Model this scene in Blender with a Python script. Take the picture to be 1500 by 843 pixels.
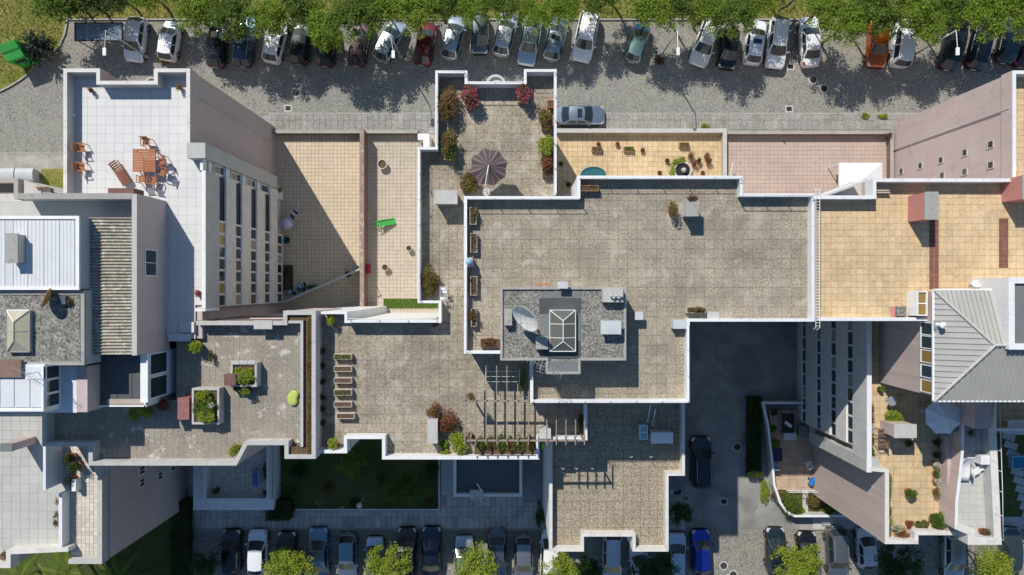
import bpy, math, random
import numpy as np
from math import radians, sin, cos, pi, sqrt, atan2, floor, ceil
SC = bpy.context.scene
COL = SC.collection
for _o in list(bpy.data.objects): bpy.data.objects.remove(_o)
random.seed(7); RNG = np.random.default_rng(11)

# ------------------------------------------------------------------ camera, sky, sun, exposure
CAM_H, FPX = 62.0, 992.0                    # drone height, focal length in photo pixels
cd = bpy.data.cameras.new('camera'); cam = bpy.data.objects.new('camera', cd); COL.objects.link(cam)
cam.location = (0, 0, CAM_H); cam.rotation_euler = (0, 0, 0)
cd.sensor_fit = 'HORIZONTAL'; cd.sensor_width = 36; cd.lens = 36*FPX/1500; cd.clip_start = 1; cd.clip_end = 2000
SC.camera = cam
SUN_EL = radians(45.0)
SDX, SDY = 0.513, -0.858                    # where shadows fall, per metre of height (tan 45 = 1)
w = bpy.data.worlds.new('World'); SC.world = w; w.use_nodes = True
nt = w.node_tree; bg = nt.nodes['Background']
sky = nt.nodes.new('ShaderNodeTexSky'); sky.sky_type = 'NISHITA'; sky.sun_disc = False
sky.sun_elevation = SUN_EL
az = atan2(-SDX, -SDY)                      # compass angle towards the sun, from +Y clockwise
sky.sun_rotation = az; sky.altitude = 50; sky.air_density = 1.25; sky.dust_density = 0.15; sky.ozone_density = 3.0
hs = nt.nodes.new('ShaderNodeHueSaturation'); hs.inputs['Saturation'].default_value = 1.12; nt.links.new(sky.outputs[0], hs.inputs['Color'])
nt.links.new(hs.outputs[0], bg.inputs[0]); bg.inputs[1].default_value = 0.094
sl = bpy.data.lights.new('sun', 'SUN'); so = bpy.data.objects.new('sun', sl); COL.objects.link(so)
sl.energy = 5.0; sl.angle = radians(0.53); sl.color = (1.0, 0.94, 0.85)
from mathutils import Vector
so.location = (-40, 60, 90)
so.rotation_euler = Vector((SDX*cos(SUN_EL), SDY*cos(SUN_EL), -sin(SUN_EL))).to_track_quat('-Z', 'Y').to_euler()
SC.view_settings.view_transform = 'Standard'; SC.view_settings.look = 'None'
SC.view_settings.exposure = -0.02; SC.view_settings.gamma = 1.0
try: SC.view_settings.use_curve_mapping = False
except Exception: pass

# ------------------------------------------------------------------ helpers
def P(px, py, z=0.0):
    k = (CAM_H-z)/FPX
    return ((px-750)*k, (421.5-py)*k)
def PP(pts, z): return [P(a, b, z) for a, b in pts]
OFF = {}
def off(o): return OFF.get(o.name, (0, 0, 0)) if o else (0, 0, 0)
def T(name, label, cat, loc=(0, 0, 0), rz=0.0, group=None):
    o = bpy.data.objects.new(name, None); COL.objects.link(o)
    o.empty_display_size = .3
    o.location = loc; o.rotation_euler = (0, 0, rz); o['label'] = label; o['category'] = cat
    if group: o['group'] = group
    OFF[o.name] = tuple(loc); return o
def tag(o, label, cat, group=None):
    o['label'] = label; o['category'] = cat
    if group: o['group'] = group
    return o
def link(name, me, mat, parent=None, world=False, loc=None, rz=0):
    o = bpy.data.objects.new(name, me); COL.objects.link(o)
    if mat is not None and not me.materials:
        for m in (mat if isinstance(mat, (list, tuple)) else [mat]): me.materials.append(m)
    if parent is not None:
        o.parent = parent
        if parent.name in OFF: OFF[o.name] = OFF[parent.name]
    if loc is not None: o.location = loc
    if rz: o.rotation_euler = (0, 0, rz)
    return o
class MB:
    def __init__(s): s.v = []; s.f = []; s.m = []; s.cur = 0
    def add(s, vs, fs):
        b = len(s.v); s.v += [tuple(p) for p in vs]
        for f in fs: s.f.append(tuple(i+b for i in f)); s.m.append(s.cur)
        return s
    def box(s, x0, x1, y0, y1, z0, z1):
        if x0 > x1: x0, x1 = x1, x0
        if y0 > y1: y0, y1 = y1, y0
        return s.add([(x0,y0,z0),(x1,y0,z0),(x1,y1,z0),(x0,y1,z0),(x0,y0,z1),(x1,y0,z1),(x1,y1,z1),(x0,y1,z1)],
                     [(0,3,2,1),(4,5,6,7),(0,1,5,4),(1,2,6,5),(2,3,7,6),(3,0,4,7)])
    def cbox(s, cx, cy, cz, sx, sy, sz, rz=0, rx=0, ry=0):
        from mathutils import Euler
        m = Euler((rx, ry, rz)).to_matrix(); vs = []
        for z in (-.5, .5):
            for x, y in ((-.5,-.5),(.5,-.5),(.5,.5),(-.5,.5)):
                q = m @ Vector((x*sx, y*sy, z*sz)); vs.append((cx+q.x, cy+q.y, cz+q.z))
        return s.add(vs, [(0,3,2,1),(4,5,6,7),(0,1,5,4),(1,2,6,5),(2,3,7,6),(3,0,4,7)])
    def prism(s, poly, z0, z1, cap=True, bottom=True):
        a = sum(poly[i][0]*poly[(i+1) % len(poly)][1]-poly[(i+1) % len(poly)][0]*poly[i][1] for i in range(len(poly)))
        if a < 0: poly = poly[::-1]
        n = len(poly)
        vs = [(x, y, z0) for x, y in poly]+[(x, y, z1) for x, y in poly]
        fs = [(i, (i+1) % n, n+(i+1) % n, n+i) for i in range(n)]
        if cap: fs.append(tuple(range(n, 2*n)))
        if bottom: fs.append(tuple(range(n-1, -1, -1)))
        return s.add(vs, fs)
    def run(s, pts, t, z0, z1, closed=False):
        """wall strip along pts; body lies to the RIGHT of travel (t>0)"""
        n = len(pts); inn = []
        for i in range(n):
            p = pts[i]
            d1 = d2 = None
            if i > 0 or closed:
                q = pts[i-1]; l = math.hypot(p[0]-q[0], p[1]-q[1]); d1 = ((p[0]-q[0])/l, (p[1]-q[1])/l)
            if i < n-1 or closed:
                q = pts[(i+1) % n]; l = math.hypot(q[0]-p[0], q[1]-p[1]); d2 = ((q[0]-p[0])/l, (q[1]-p[1])/l)
            if d1 is None: d1 = d2
            if d2 is None: d2 = d1
            n1 = (d1[1], -d1[0]); n2 = (d2[1], -d2[0])
            bx, by = n1[0]+n2[0], n1[1]+n2[1]; l = bx*bx+by*by
            if l < 1e-6: bx, by = n1; k = 1
            else: k = 2/l
            inn.append((p[0]+bx*k*t, p[1]+by*k*t))
        b = []
        for (x, y), (u, v) in zip(pts, inn): b += [(x,y,z0),(x,y,z1),(u,v,z1),(u,v,z0)]
        fs = []
        for i in range(n if closed else n-1):
            j = (i+1) % n
            for k in range(4):
                kk = (k+1) % 4
                fs.append((i*4+k, j*4+k, j*4+kk, i*4+kk) if t > 0 else (i*4+kk, j*4+kk, j*4+k, i*4+k))
        if not closed: fs += [(0,1,2,3), tuple((n-1)*4+q for q in (3,2,1,0))]
        s.add(b, fs); return inn
    def tube(s, path, r, n=6, r2=None):
        vs = []; m = len(path)
        for i, p in enumerate(path):
            p = Vector(p); a = Vector(path[max(i-1, 0)]); c = Vector(path[min(i+1, m-1)])
            d = (c-a); d.normalize() if d.length > 1e-9 else None
            u = d.cross(Vector((0, 0, 1)))
            if u.length < 1e-3: u = Vector((1, 0, 0))
            u.normalize(); w_ = d.cross(u)
            rr = r if r2 is None else r+(r2-r)*i/(m-1)
            for k in range(n):
                q = p+u*cos(2*pi*k/n)*rr+w_*sin(2*pi*k/n)*rr; vs.append(tuple(q))
        fs = [(i*n+k, i*n+(k+1) % n, (i+1)*n+(k+1) % n, (i+1)*n+k) for i in range(m-1) for k in range(n)]
        fs += [tuple(range(n-1, -1, -1)), tuple((m-1)*n+k for k in range(n))]
        return s.add(vs, fs)
    def lathe(s, cx, cy, prof, n=16, a0=0):
        vs = [(cx+r*cos(a0+2*pi*k/n), cy+r*sin(a0+2*pi*k/n), z) for r, z in prof for k in range(n)]
        m = len(prof)
        fs = [(i*n+k, i*n+(k+1) % n, (i+1)*n+(k+1) % n, (i+1)*n+k) for i in range(m-1) for k in range(n)]
        fs += [tuple(range(n-1, -1, -1)), tuple((m-1)*n+k for k in range(n))]
        return s.add(vs, fs)
    def me(s, name, o3=(0, 0, 0), smooth=False):
        me = bpy.data.meshes.new(name)
        me.from_pydata([(x-o3[0], y-o3[1], z-o3[2]) for x, y, z in s.v], [], s.f)
        if any(s.m): me.polygons.foreach_set('material_index', s.m)
        if smooth: me.polygons.foreach_set('use_smooth', [True]*len(me.polygons))
        me.update(); return me
    def build(s, name, mat, parent=None, world=True, smooth=False):
        o = link(name, s.me(name, off(parent) if world else (0, 0, 0), smooth), mat, parent)
        return o
def quads_mesh(name, V):
    """V: (n,4,3) array -> mesh of separate quads"""
    n = V.shape[0]; me = bpy.data.meshes.new(name)
    me.vertices.add(n*4); me.vertices.foreach_set('co', V.astype(np.float32).ravel())
    me.loops.add(n*4); me.loops.foreach_set('vertex_index', np.arange(n*4, dtype=np.int32))
    me.polygons.add(n); me.polygons.foreach_set('loop_start', np.arange(0, n*4, 4, dtype=np.int32))
    me.update(calc_edges=True); return me
def leaves(C, size, up=.5, asp=.55, droop=0):
    """leaf quads (diamond-ish) at centres C"""
    n = len(C); d = RNG.normal(size=(n, 3)); d[:, 2] *= .45; d[:, 2] -= droop; d /= np.linalg.norm(d, axis=1)[:, None]
    nn = RNG.normal(size=(n, 3)); nn[:, 2] = np.abs(nn[:, 2])+up; s_ = np.cross(nn, d); s_ /= np.linalg.norm(s_, axis=1)[:, None]+1e-9
    L = size*RNG.uniform(.6, 1.25, size=(n, 1)); W = L*asp
    return np.stack([C-d*L*.5, C+s_*W*.5-d*L*.05, C+d*L*.5, C-s_*W*.5-d*L*.05], axis=1)
def ball_pts(n, r, c=(0, 0, 0), shell=.5):
    d = RNG.normal(size=(n, 3)); d /= np.linalg.norm(d, axis=1)[:, None]
    q = RNG.uniform(shell, 1, size=(n, 1))**.6
    return d*q*np.array(r)+np.array(c)

# ------------------------------------------------------------------ materials
MATS = {}
def N(nt, t, **kw):
    n = nt.nodes.new(t)
    for k, v in kw.items():
        if k.startswith('i_'): n.inputs[k[2:].replace('_', ' ')].default_value = v
        else: setattr(n, k, v)
    return n
def mix(nt, fac, a, b, mode='MIX'):
    n = nt.nodes.new('ShaderNodeMix'); n.data_type = 'RGBA'; n.blend_type = mode
    for s_, v in ((0, fac), (6, a), (7, b)):
        if isinstance(v, bpy.types.NodeSocket): nt.links.new(v, n.inputs[s_])
        elif s_ == 0: n.inputs[0].default_value = v
        else: n.inputs[s_].default_value = (*v, 1) if len(v) == 3 else v
    return n.outputs[2]
def mathn(nt, op, a, b=None, c=None, clamp=False):
    n = nt.nodes.new('ShaderNodeMath'); n.operation = op; n.use_clamp = clamp
    for i, v in enumerate((a, b, c)):
        if v is None: continue
        if isinstance(v, bpy.types.NodeSocket): nt.links.new(v, n.inputs[i])
        else: n.inputs[i].default_value = v
    return n.outputs[0]
def ramp(nt, v, lo, hi):
    n = nt.nodes.new('ShaderNodeMapRange'); n.clamp = True
    nt.links.new(v, n.inputs[0]); n.inputs[1].default_value = lo; n.inputs[2].default_value = hi
    return n.outputs[0]
def noise(nt, pos, sc, det=4, rough=.55, dist=0):
    n = N(nt, 'ShaderNodeTexNoise'); n.inputs['Scale'].default_value = sc; n.inputs['Detail'].default_value = det
    n.inputs['Roughness'].default_value = rough; n.inputs['Distortion'].default_value = dist
    nt.links.new(pos, n.inputs['Vector']); return n.outputs[0]
def M(name, c, rough=.8, metal=0.0, fine=(30, .12), stain=None, cell=None, bump=.15, patch=(1.2, .12), spec=.3, joint=None, streak=None):
    """painted/mineral surface. fine=(scale, amount) grain; stain=(colour, scale, lo, hi, amount); cell=(w,h,ox,oy,amount) per-tile tone;
       patch=(scale, amount) soft uneven tone"""
    if name in MATS: return MATS[name]
    m = bpy.data.materials.new(name); m.use_nodes = True; nt = m.node_tree; b = nt.nodes['Principled BSDF']
    g = N(nt, 'ShaderNodeNewGeometry'); pos = g.outputs['Position']
    col = (*c, 1)
    n1 = noise(nt, pos, fine[0], 5, .65); f = mathn(nt, 'MULTIPLY_ADD', mathn(nt, 'SUBTRACT', n1, .5), fine[1]*5, 1.0)
    n2 = noise(nt, pos, patch[0], 4, .6); f2 = mathn(nt, 'MULTIPLY_ADD', mathn(nt, 'SUBTRACT', n2, .5), patch[1]*4, 1.0)
    f = mathn(nt, 'MULTIPLY', f, f2)
    if cell:
        s_ = N(nt, 'ShaderNodeSeparateXYZ'); nt.links.new(pos, s_.inputs[0])
        fx = mathn(nt, 'FLOOR', mathn(nt, 'DIVIDE', mathn(nt, 'SUBTRACT', s_.outputs[0], cell[2]), cell[0]))
        fy = mathn(nt, 'FLOOR', mathn(nt, 'DIVIDE', mathn(nt, 'SUBTRACT', s_.outputs[1], cell[3]), cell[1]))
        cx = N(nt, 'ShaderNodeCombineXYZ'); nt.links.new(fx, cx.inputs[0]); nt.links.new(fy, cx.inputs[1])
        wn = N(nt, 'ShaderNodeTexWhiteNoise'); wn.noise_dimensions = '3D'; nt.links.new(cx.outputs[0], wn.inputs['Vector'])
        f3 = mathn(nt, 'MULTIPLY_ADD', mathn(nt, 'SUBTRACT', wn.outputs[0], .5), cell[4]*2, 1.0)
        f = mathn(nt, 'MULTIPLY', f, f3)
    cc = N(nt, 'ShaderNodeCombineColor')
    for i in range(3): nt.links.new(f, cc.inputs[i])
    out = mix(nt, 1.0, col, cc.outputs[0], 'MULTIPLY')
    if stain:
        for st in (stain if isinstance(stain, list) else [stain]):
            n3 = noise(nt, pos, st[1], 8, .62, .4); out = mix(nt, mathn(nt, 'MULTIPLY', ramp(nt, n3, st[2], st[3]), st[4]), out, st[0])
    if streak:      # vertical weathering streaks on walls
        mp = N(nt, 'ShaderNodeMapping'); mp.inputs['Scale'].default_value = (3, 3, .18); nt.links.new(pos, mp.inputs[0])
        n4 = noise(nt, mp.outputs[0], 1.0, 6, .7); out = mix(nt, mathn(nt, 'MULTIPLY', ramp(nt, n4, .48, .75), streak[1]), out, streak[0])
    nt.links.new(out, b.inputs['Base Color'])
    b.inputs['Roughness'].default_value = rough; b.inputs['Metallic'].default_value = metal
    b.inputs['Specular IOR Level'].default_value = spec
    if bump:
        bp = N(nt, 'ShaderNodeBump'); bp.inputs['Strength'].default_value = bump; bp.inputs['Distance'].default_value = .02
        nt.links.new(n1, bp.inputs['Height']); nt.links.new(bp.outputs[0], b.inputs['Normal'])
    MATS[name] = m; return m
def leafmat(name, c1, c2, c3=None, trans=.35):
    if name in MATS: return MATS[name]
    m = bpy.data.materials.new(name); m.use_nodes = True; nt = m.node_tree; b = nt.nodes['Principled BSDF']
    g = N(nt, 'ShaderNodeNewGeometry'); r = g.outputs['Random Per Island']
    col = mix(nt, r, c1, c2)
    n_ = noise(nt, g.outputs['Position'], 1.1, 3); col = mix(nt, ramp(nt, n_, .42, .66), col, c3 or tuple(q*.6 for q in c1))
    nt.links.new(col, b.inputs['Base Color']); b.inputs['Roughness'].default_value = .55; b.inputs['Specular IOR Level'].default_value = .25
    tr = N(nt, 'ShaderNodeBsdfTranslucent'); nt.links.new(col, tr.inputs[0])
    mx = N(nt, 'ShaderNodeMixShader'); mx.inputs[0].default_value = trans
    o = nt.nodes['Material Output']; nt.links.new(b.outputs[0], mx.inputs[1]); nt.links.new(tr.outputs[0], mx.inputs[2]); nt.links.new(mx.outputs[0], o.inputs[0])
    MATS[name] = m; return m
def glassmat(name, c=(.02, .03, .035), rough=.06):
    if name in MATS: return MATS[name]
    m = bpy.data.materials.new(name); m.use_nodes = True; b = m.node_tree.nodes['Principled BSDF']
    b.inputs['Base Color'].default_value = (*c, 1); b.inputs['Roughness'].default_value = rough
    b.inputs['Specular IOR Level'].default_value = .7; b.inputs['IOR'].default_value = 1.5
    MATS[name] = m; return m

TS = .64      # concrete roof tile
concrete_tile = M('concrete_tile', (.31, .27, .208), fine=(8, .48), cell=(TS, TS, 0, 0, .07), patch=(.32, .3), stain=[((.47,.44,.37), .7, .53, .66, .6), ((.19,.172,.14), .5, .5, .68, .55), ((.13,.12,.10), 5, .58, .74, .6), ((.52,.50,.45), 2.6, .64, .72, .5)], bump=.4)
concrete_tile_k = M('concrete_tile_speckled', (.30, .258, .192), fine=(8, .6), cell=(TS, TS, 0, 0, .05), patch=(.5, .12), stain=((.17,.15,.12), 9, .58, .7, .5), bump=.4)
tile_grey = M('grey_square_tile', (.28, .25, .205), fine=(8, .35), cell=(.42, .42, 0, 0, .07), patch=(.45, .18), stain=[((.66,.64,.60), 1.3, .58, .68, .7), ((.19,.17,.15), 1.1, .55, .7, .5)])
tan_tile = M('tan_tile', (.57, .43, .255), fine=(9, .2), cell=(.43, .43, 0, 0, .085), patch=(.3, .13), stain=[((.68,.53,.36), 1.0, .5, .7, .6), ((.35,.25,.14), 1.1, .56, .72, .55)])
tan_tile_cream = M('cream_tan_tile', (.56, .47, .35), fine=(12, .1), cell=(.34, .34, 0, 0, .06), patch=(.3, .1), stain=((.42,.34,.26), 1.2, .58, .76, .45))  # cream tan is the tile's own colour
tan_tile_pale = M('pale_tan_tile', (.47, .41, .335), fine=(12, .08), cell=(.43, .43, 0, 0, .06), patch=(.3, .1), stain=((.36,.30,.23), 1.2, .58, .76, .45))
pink_tile = M('pink_tile', (.44, .35, .30), fine=(14, .07), cell=(.43, .43, 0, 0, .05), patch=(.3, .08), stain=((.44,.34,.29), 1.3, .58, .75, .35))
patio_tile = M('patio_tile', (.55, .42, .25), fine=(10, .16), cell=(.5, .5, 0, 0, .08), patch=(.5, .14), stain=[((.30,.22,.14), .9, .54, .70, .65), ((.66,.54,.38), 1.8, .58, .7, .5)])
white_tile = M('white_tile', (.60, .605, .60), rough=.6, fine=(10, .04), cell=(.62, .62, 0, 0, .025), patch=(.5, .04), stain=((.56,.54,.50), 1.4, .6, .78, .35))
pale_grey_tile = M('pale_grey_tile', (.45, .455, .43), fine=(14, .06), cell=(.66, .66, 0, 0, .04), patch=(.3, .08), stain=((.38,.37,.33), 1.1, .58, .75, .4))
cream_tile = M('cream_small_tile', (.56, .52, .45), fine=(14, .12), cell=(.3, .3, 0, 0, .14), patch=(.5, .08))
grout_dark = M('grout_dark', (.12, .105, .085), patch=(.6, .2)); grout_brown = M('grout_brown', (.20, .13, .065)); grout_mid = M('grout_mid', (.42, .41, .40)); grout_pale = M('grout_pale', (.50, .47, .41))
grout_stone = M('grout_stone', (.20, .18, .145), patch=(.6, .25))
white_paint = M('white_paint', (.71, .72, .73), rough=.55, fine=(8, .03), patch=(.8, .07), stain=[((.42,.40,.36), 2.2, .60, .78, .5), ((.30,.22,.15), 6, .66, .78, .45)], bump=.05, streak=((.45,.43,.40), .25))
white_metal = M('white_metal', (.78, .79, .80), rough=.35, fine=(20, .03), bump=0, stain=((.5,.45,.38), 5, .66, .8, .35))
weathered_white = M('weathered_white', (.62, .60, .565), rough=.7, fine=(10, .08), patch=(1.2, .1), stain=[((.36,.34,.30), 2.6, .56, .72, .6), ((.75,.74,.72), 1.5, .55, .7, .5)], bump=.1)
render_grey = M('grey_render', (.50, .50, .49), fine=(18, .06), patch=(.7, .1), stain=((.30,.29,.26), 1.8, .58, .75, .5), streak=((.3,.29,.27), .4))
pink_render = M('pink_render', (.50, .41, .40), rough=.9, fine=(24, .05), patch=(.35, .05), stain=[((.54,.46,.45), .35, .55, .62, .5), ((.36,.29,.29), 1.4, .56, .7, .5)], streak=((.33,.28,.28), .4), bump=.08)
pink_brick = M('pink_small_cladding', (.47, .38, .35), rough=.9, fine=(9, .1), cell=(.3, .3, 0, 0, .06), patch=(.35, .06))
rose_paint = M('rose_paint', (.50, .22, .20), fine=(14, .06), patch=(.6, .08), stain=((.3,.17,.14), 3, .6, .75, .5))
rust_brown = M('maroon_panel', (.16, .085, .075), fine=(20, .1), patch=(1.4, .2))
brown_render = M('brown_render', (.21, .135, .11), fine=(12, .1), patch=(1.0, .15))
concrete = M('weathered_concrete', (.34, .335, .31), fine=(20, .14), patch=(.9, .14), stain=[((.13,.13,.12), 1.8, .55, .72, .6), ((.55,.54,.51), 3.5, .66, .76, .5)], bump=.3)
lichen_conc = M('lichen_concrete', (.21, .205, .185), fine=(8, .9), patch=(2.0, .3), stain=[((.08,.08,.075), 1.4, .48, .72, .6), ((.40,.38,.33), 2.2, .58, .8, .5), ((.40,.33,.10), 2.1, .66, .74, .6)], bump=.4)
pale_lid = M('pale_lid', (.48, .51, .53), fine=(12, .08), patch=(1.5, .1), stain=((.34,.34,.32), 3, .58, .74, .5))
conc_light = M('light_concrete', (.45, .445, .425), fine=(18, .08), patch=(1.2, .1), stain=((.28,.27,.24), 3, .58, .74, .5), bump=.2)
slate_sheet = M('grey_membrane', (.16, .18, .18), rough=.6, fine=(10, .05), patch=(.9, .1)); slate_dark = M('dark_membrane', (.07, .08, .085), rough=.6, fine=(12, .07), patch=(.8, .15))
fibre_cement = M('old_corrugated_cement', (.33, .31, .25), fine=(16, .22), patch=(1.3, .2), stain=[((.60,.58,.50), 3, .54, .64, .75), ((.11,.10,.08), 2, .54, .7, .6), ((.42,.30,.08), 1.2, .68, .76, .5)], bump=.3)
roof_metal = M('pale_ribbed_metal', (.37, .37, .35), rough=.5, fine=(10, .05), patch=(.6, .1), stain=((.33,.31,.27), 2.4, .56, .74, .4))
roof_white = M('white_roof_sheet', (.62, .64, .66), rough=.4, fine=(8, .03), patch=(.8, .06), stain=((.42,.42,.40), 3, .6, .78, .4))
roof_dark = M('charcoal_roof_sheet', (.09, .095, .10), rough=.45, fine=(10, .06), patch=(.6, .15))
wood = M('orange_wood', (.36, .135, .055), rough=.5, fine=(40, .15), patch=(3, .12), bump=.1)
dark_wood = M('weathered_wood', (.16, .10, .075), rough=.7, fine=(30, .2), patch=(3, .15)); pergola_wood = M('grey_pergola_wood', (.27, .225, .19), rough=.75, fine=(30, .2), patch=(2, .12))
black_plastic = M('black_plastic', (.018, .018, .02), rough=.5, fine=(20, .1), bump=0); tyre_m = M('tyre_rubber', (.02, .02, .021), rough=.85, bump=0)
grey_plastic = M('grey_plastic', (.42, .45, .46), rough=.5, fine=(12, .05)); green_plastic = M('green_plastic', (.05, .36, .07), rough=.6, fine=(8, .15), stain=((.02,.28,.04), 2, .55, .7, .4))
chrome = M('brushed_alloy', (.55, .56, .57), rough=.28, metal=.9, bump=0); galv = M('galvanised_steel', (.50, .51, .52), rough=.42, metal=.6, fine=(14, .08))
dish_m = M('dish_off_white', (.62, .62, .60), rough=.55, fine=(8, .06), patch=(1.6, .1), stain=((.36,.33,.28), 3, .58, .74, .5))
soil = M('planter_soil', (.10, .065, .04), fine=(26, .35), patch=(5, .2), bump=.6, stain=((.20,.12,.05), 6, .5, .65, .5)); terracotta = M('terracotta', (.36, .13, .07), fine=(14, .08))
planter_m = M('planter_concrete', (.50, .46, .41), fine=(18, .1), stain=((.28,.24,.2), 4, .55, .7, .4)); tub_tan = M('tan_planter', (.42, .27, .15), fine=(14, .1))
lamp_m = M('lamp_post_grey', (.46, .48, .49), rough=.45, metal=.3, bump=0); red_paint = M('red_paint', (.5, .015, .02), rough=.4, bump=0)
tent_m = M('white_canvas', (.66, .69, .73), rough=.7, fine=(6, .03), patch=(1, .05)); lime = M('lime_fabric', (.42, .50, .12), rough=.9, fine=(8, .15), patch=(2.5, .08))
canopy_grey = M('canopy_charcoal', (.075, .068, .075), rough=.85, fine=(18, .06), patch=(2, .1)); canopy_rose = M('canopy_dusty_rose', (.22, .13, .12), rough=.85, fine=(18, .06))
canopy_white = M('canopy_pale', (.66, .68, .70), rough=.8, fine=(12, .03), patch=(1.5, .06)); blue_fabric = M('blue_fabric', (.04, .09, .30), rough=.8); teal_m = M('teal_cover', (.02, .11, .13), rough=.5)
turf_m = M('artificial_turf', (.09, .17, .02), fine=(50, .3), patch=(3, .1), bump=.5)
clothes_m = M('mixed_cloth', (.45, .45, .5), rough=.9, fine=(10, .35), patch=(5, .4)); skyblue_m = M('pale_blue_plastic', (.25, .42, .52), rough=.4)
glass_d = glassmat('dark_glass'); glass_w = glassmat('window_glass', (.035, .05, .06), .05); glass_amber = glassmat('amber_blind_glass', (.28, .19, .06), .2)
blind_glass = glassmat('window_with_blind', (.30, .29, .26), .15); brown_glass = glassmat('window_with_curtain', (.12, .085, .06), .1)
sky_glass = glassmat('skylight_glass', (.12, .12, .10), .12); lampglass = glassmat('lamp_cover', (.55, .55, .45), .3)
asphalt = M('asphalt', (.27, .265, .25), fine=(30, .2), patch=(.5, .14), stain=[((.34,.33,.31), .5, .52, .66, .5), ((.15,.15,.15), .35, .47, .64, .75), ((.10,.10,.10), 1.3, .6, .72, .5)], bump=.3)

def cobble_mat(name, c, sx, sy, c2, weeds):
    m = bpy.data.materials.new(name); m.use_nodes = True; nt = m.node_tree; b = nt.nodes['Principled BSDF']
    g = N(nt, 'ShaderNodeNewGeometry'); mp = N(nt, 'ShaderNodeMapping'); mp.inputs['Scale'].default_value = (sx, sy, 1); nt.links.new(g.outputs['Position'], mp.inputs[0])
    v = N(nt, 'ShaderNodeTexVoronoi'); v.feature = 'F1'; v.inputs['Scale'].default_value = 1; v.inputs['Randomness'].default_value = .75; nt.links.new(mp.outputs[0], v.inputs['Vector'])
    e = N(nt, 'ShaderNodeTexVoronoi'); e.feature = 'DISTANCE_TO_EDGE'; e.inputs['Scale'].default_value = 1; e.inputs['Randomness'].default_value = .75; nt.links.new(mp.outputs[0], e.inputs['Vector'])
    s_ = N(nt, 'ShaderNodeSeparateColor'); nt.links.new(v.outputs['Color'], s_.inputs[0])
    col = mix(nt, s_.outputs[0], tuple(q*.82 for q in c), tuple(min(1, q*1.2) for q in c))
    n1 = noise(nt, g.outputs['Position'], .25, 6, .6); col = mix(nt, mathn(nt, 'MULTIPLY', ramp(nt, n1, .42, .68), .75), col, c2)
    n5 = noise(nt, g.outputs['Position'], 1.7, 6, .7); col = mix(nt, mathn(nt, 'MULTIPLY', ramp(nt, n5, .5, .7), .4), col, tuple(q*.55 for q in c))
    jt = ramp(nt, e.outputs[0], .0, .13)
    n2 = noise(nt, g.outputs['Position'], .9, 4); jc = mix(nt, ramp(nt, n2, .45, .62), (.07, .068, .06), weeds)
    col = mix(nt, jt, jc, col)
    nt.links.new(col, b.inputs['Base Color']); b.inputs['Roughness'].default_value = .8; b.inputs['Specular IOR Level'].default_value = .3
    bp = N(nt, 'ShaderNodeBump'); bp.inputs['Strength'].default_value = .6; bp.inputs['Distance'].default_value = .03
    nt.links.new(ramp(nt, e.outputs[0], 0, .3), bp.inputs['Height']); nt.links.new(bp.outputs[0], b.inputs['Normal'])
    MATS[name] = m; return m
cobble = cobble_mat('granite_setts', (.335, .33, .31), 9.5, 10.4, (.37, .365, .34), (.13, .14, .06))
cobble_park = cobble_mat('parking_setts', (.345, .33, .30), 8.5, 9.2, (.35, .33, .29), (.13, .13, .06))
def grassground(name, c1, c2, c3):
    m = bpy.data.materials.new(name); m.use_nodes = True; nt = m.node_tree; b = nt.nodes['Principled BSDF']
    g = N(nt, 'ShaderNodeNewGeometry'); p = g.outputs['Position']
    col = mix(nt, ramp(nt, noise(nt, p, .35, 6, .65), .4, .62), c1, c2); col = mix(nt, ramp(nt, noise(nt, p, 7, 6, .75), .45, .62), col, c3)
    nt.links.new(col, b.inputs['Base Color']); b.inputs['Roughness'].default_value = .95; b.inputs['Specular IOR Level'].default_value = .1
    bp = N(nt, 'ShaderNodeBump'); bp.inputs['Strength'].default_value = .8; bp.inputs['Distance'].default_value = .05
    nt.links.new(noise(nt, p, 18, 5, .7), bp.inputs['Height']); nt.links.new(bp.outputs[0], b.inputs['Normal']); MATS[name] = m; return m
dry_grass = grassground('dry_grass_ground', (.20, .21, .05), (.32, .25, .10), (.13, .16, .03)); lawn_m = grassground('lawn_ground', (.08, .11, .03), (.15, .14, .06), (.05, .08, .02))
leaf_tree = leafmat('tree_leaf_bright', (.13, .22, .02), (.28, .38, .045), (.19, .28, .03), .42); leaf_tree2 = leafmat('tree_leaf_mid', (.09, .16, .02), (.19, .27, .04), (.08, .13, .02), .4)
leaf_dark = leafmat('tree_leaf_dark', (.04, .075, .02), (.09, .13, .03), (.03, .055, .015)); leaf_lime = leafmat('leaf_yellow_green', (.24, .33, .03), (.40, .44, .06), (.18, .26, .03), .42)
leaf_olive = leafmat('leaf_olive', (.14, .14, .04), (.24, .19, .06), (.16, .09, .04)); leaf_dry = leafmat('leaf_dry_brown', (.20, .12, .05), (.30, .19, .08), (.12, .09, .03))
leaf_red = leafmat('leaf_rusty_red', (.22, .06, .04), (.30, .12, .06), (.12, .10, .03)); leaf_magenta = leafmat('blossom_magenta', (.42, .03, .13), (.50, .10, .22), (.12, .13, .04))
leaf_blue = leafmat('needle_dark', (.02, .04, .03), (.05, .075, .06), (.015, .03, .02)); leaf_white = leafmat('blossom_white', (.6, .6, .5), (.7, .7, .62), (.2, .25, .1))
grass_blade = leafmat('grass_blade', (.20, .24, .04), (.34, .30, .10), (.15, .20, .03), .4); lawn_blade = leafmat('lawn_blade', (.08, .13, .02), (.14, .18, .04), (.12, .12, .04), .3)
bark = M('bark', (.13, .105, .08), fine=(14, .25), patch=(3, .2), bump=.6); branch_dark = M('dead_branch', (.06, .05, .04), fine=(10, .2))

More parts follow.
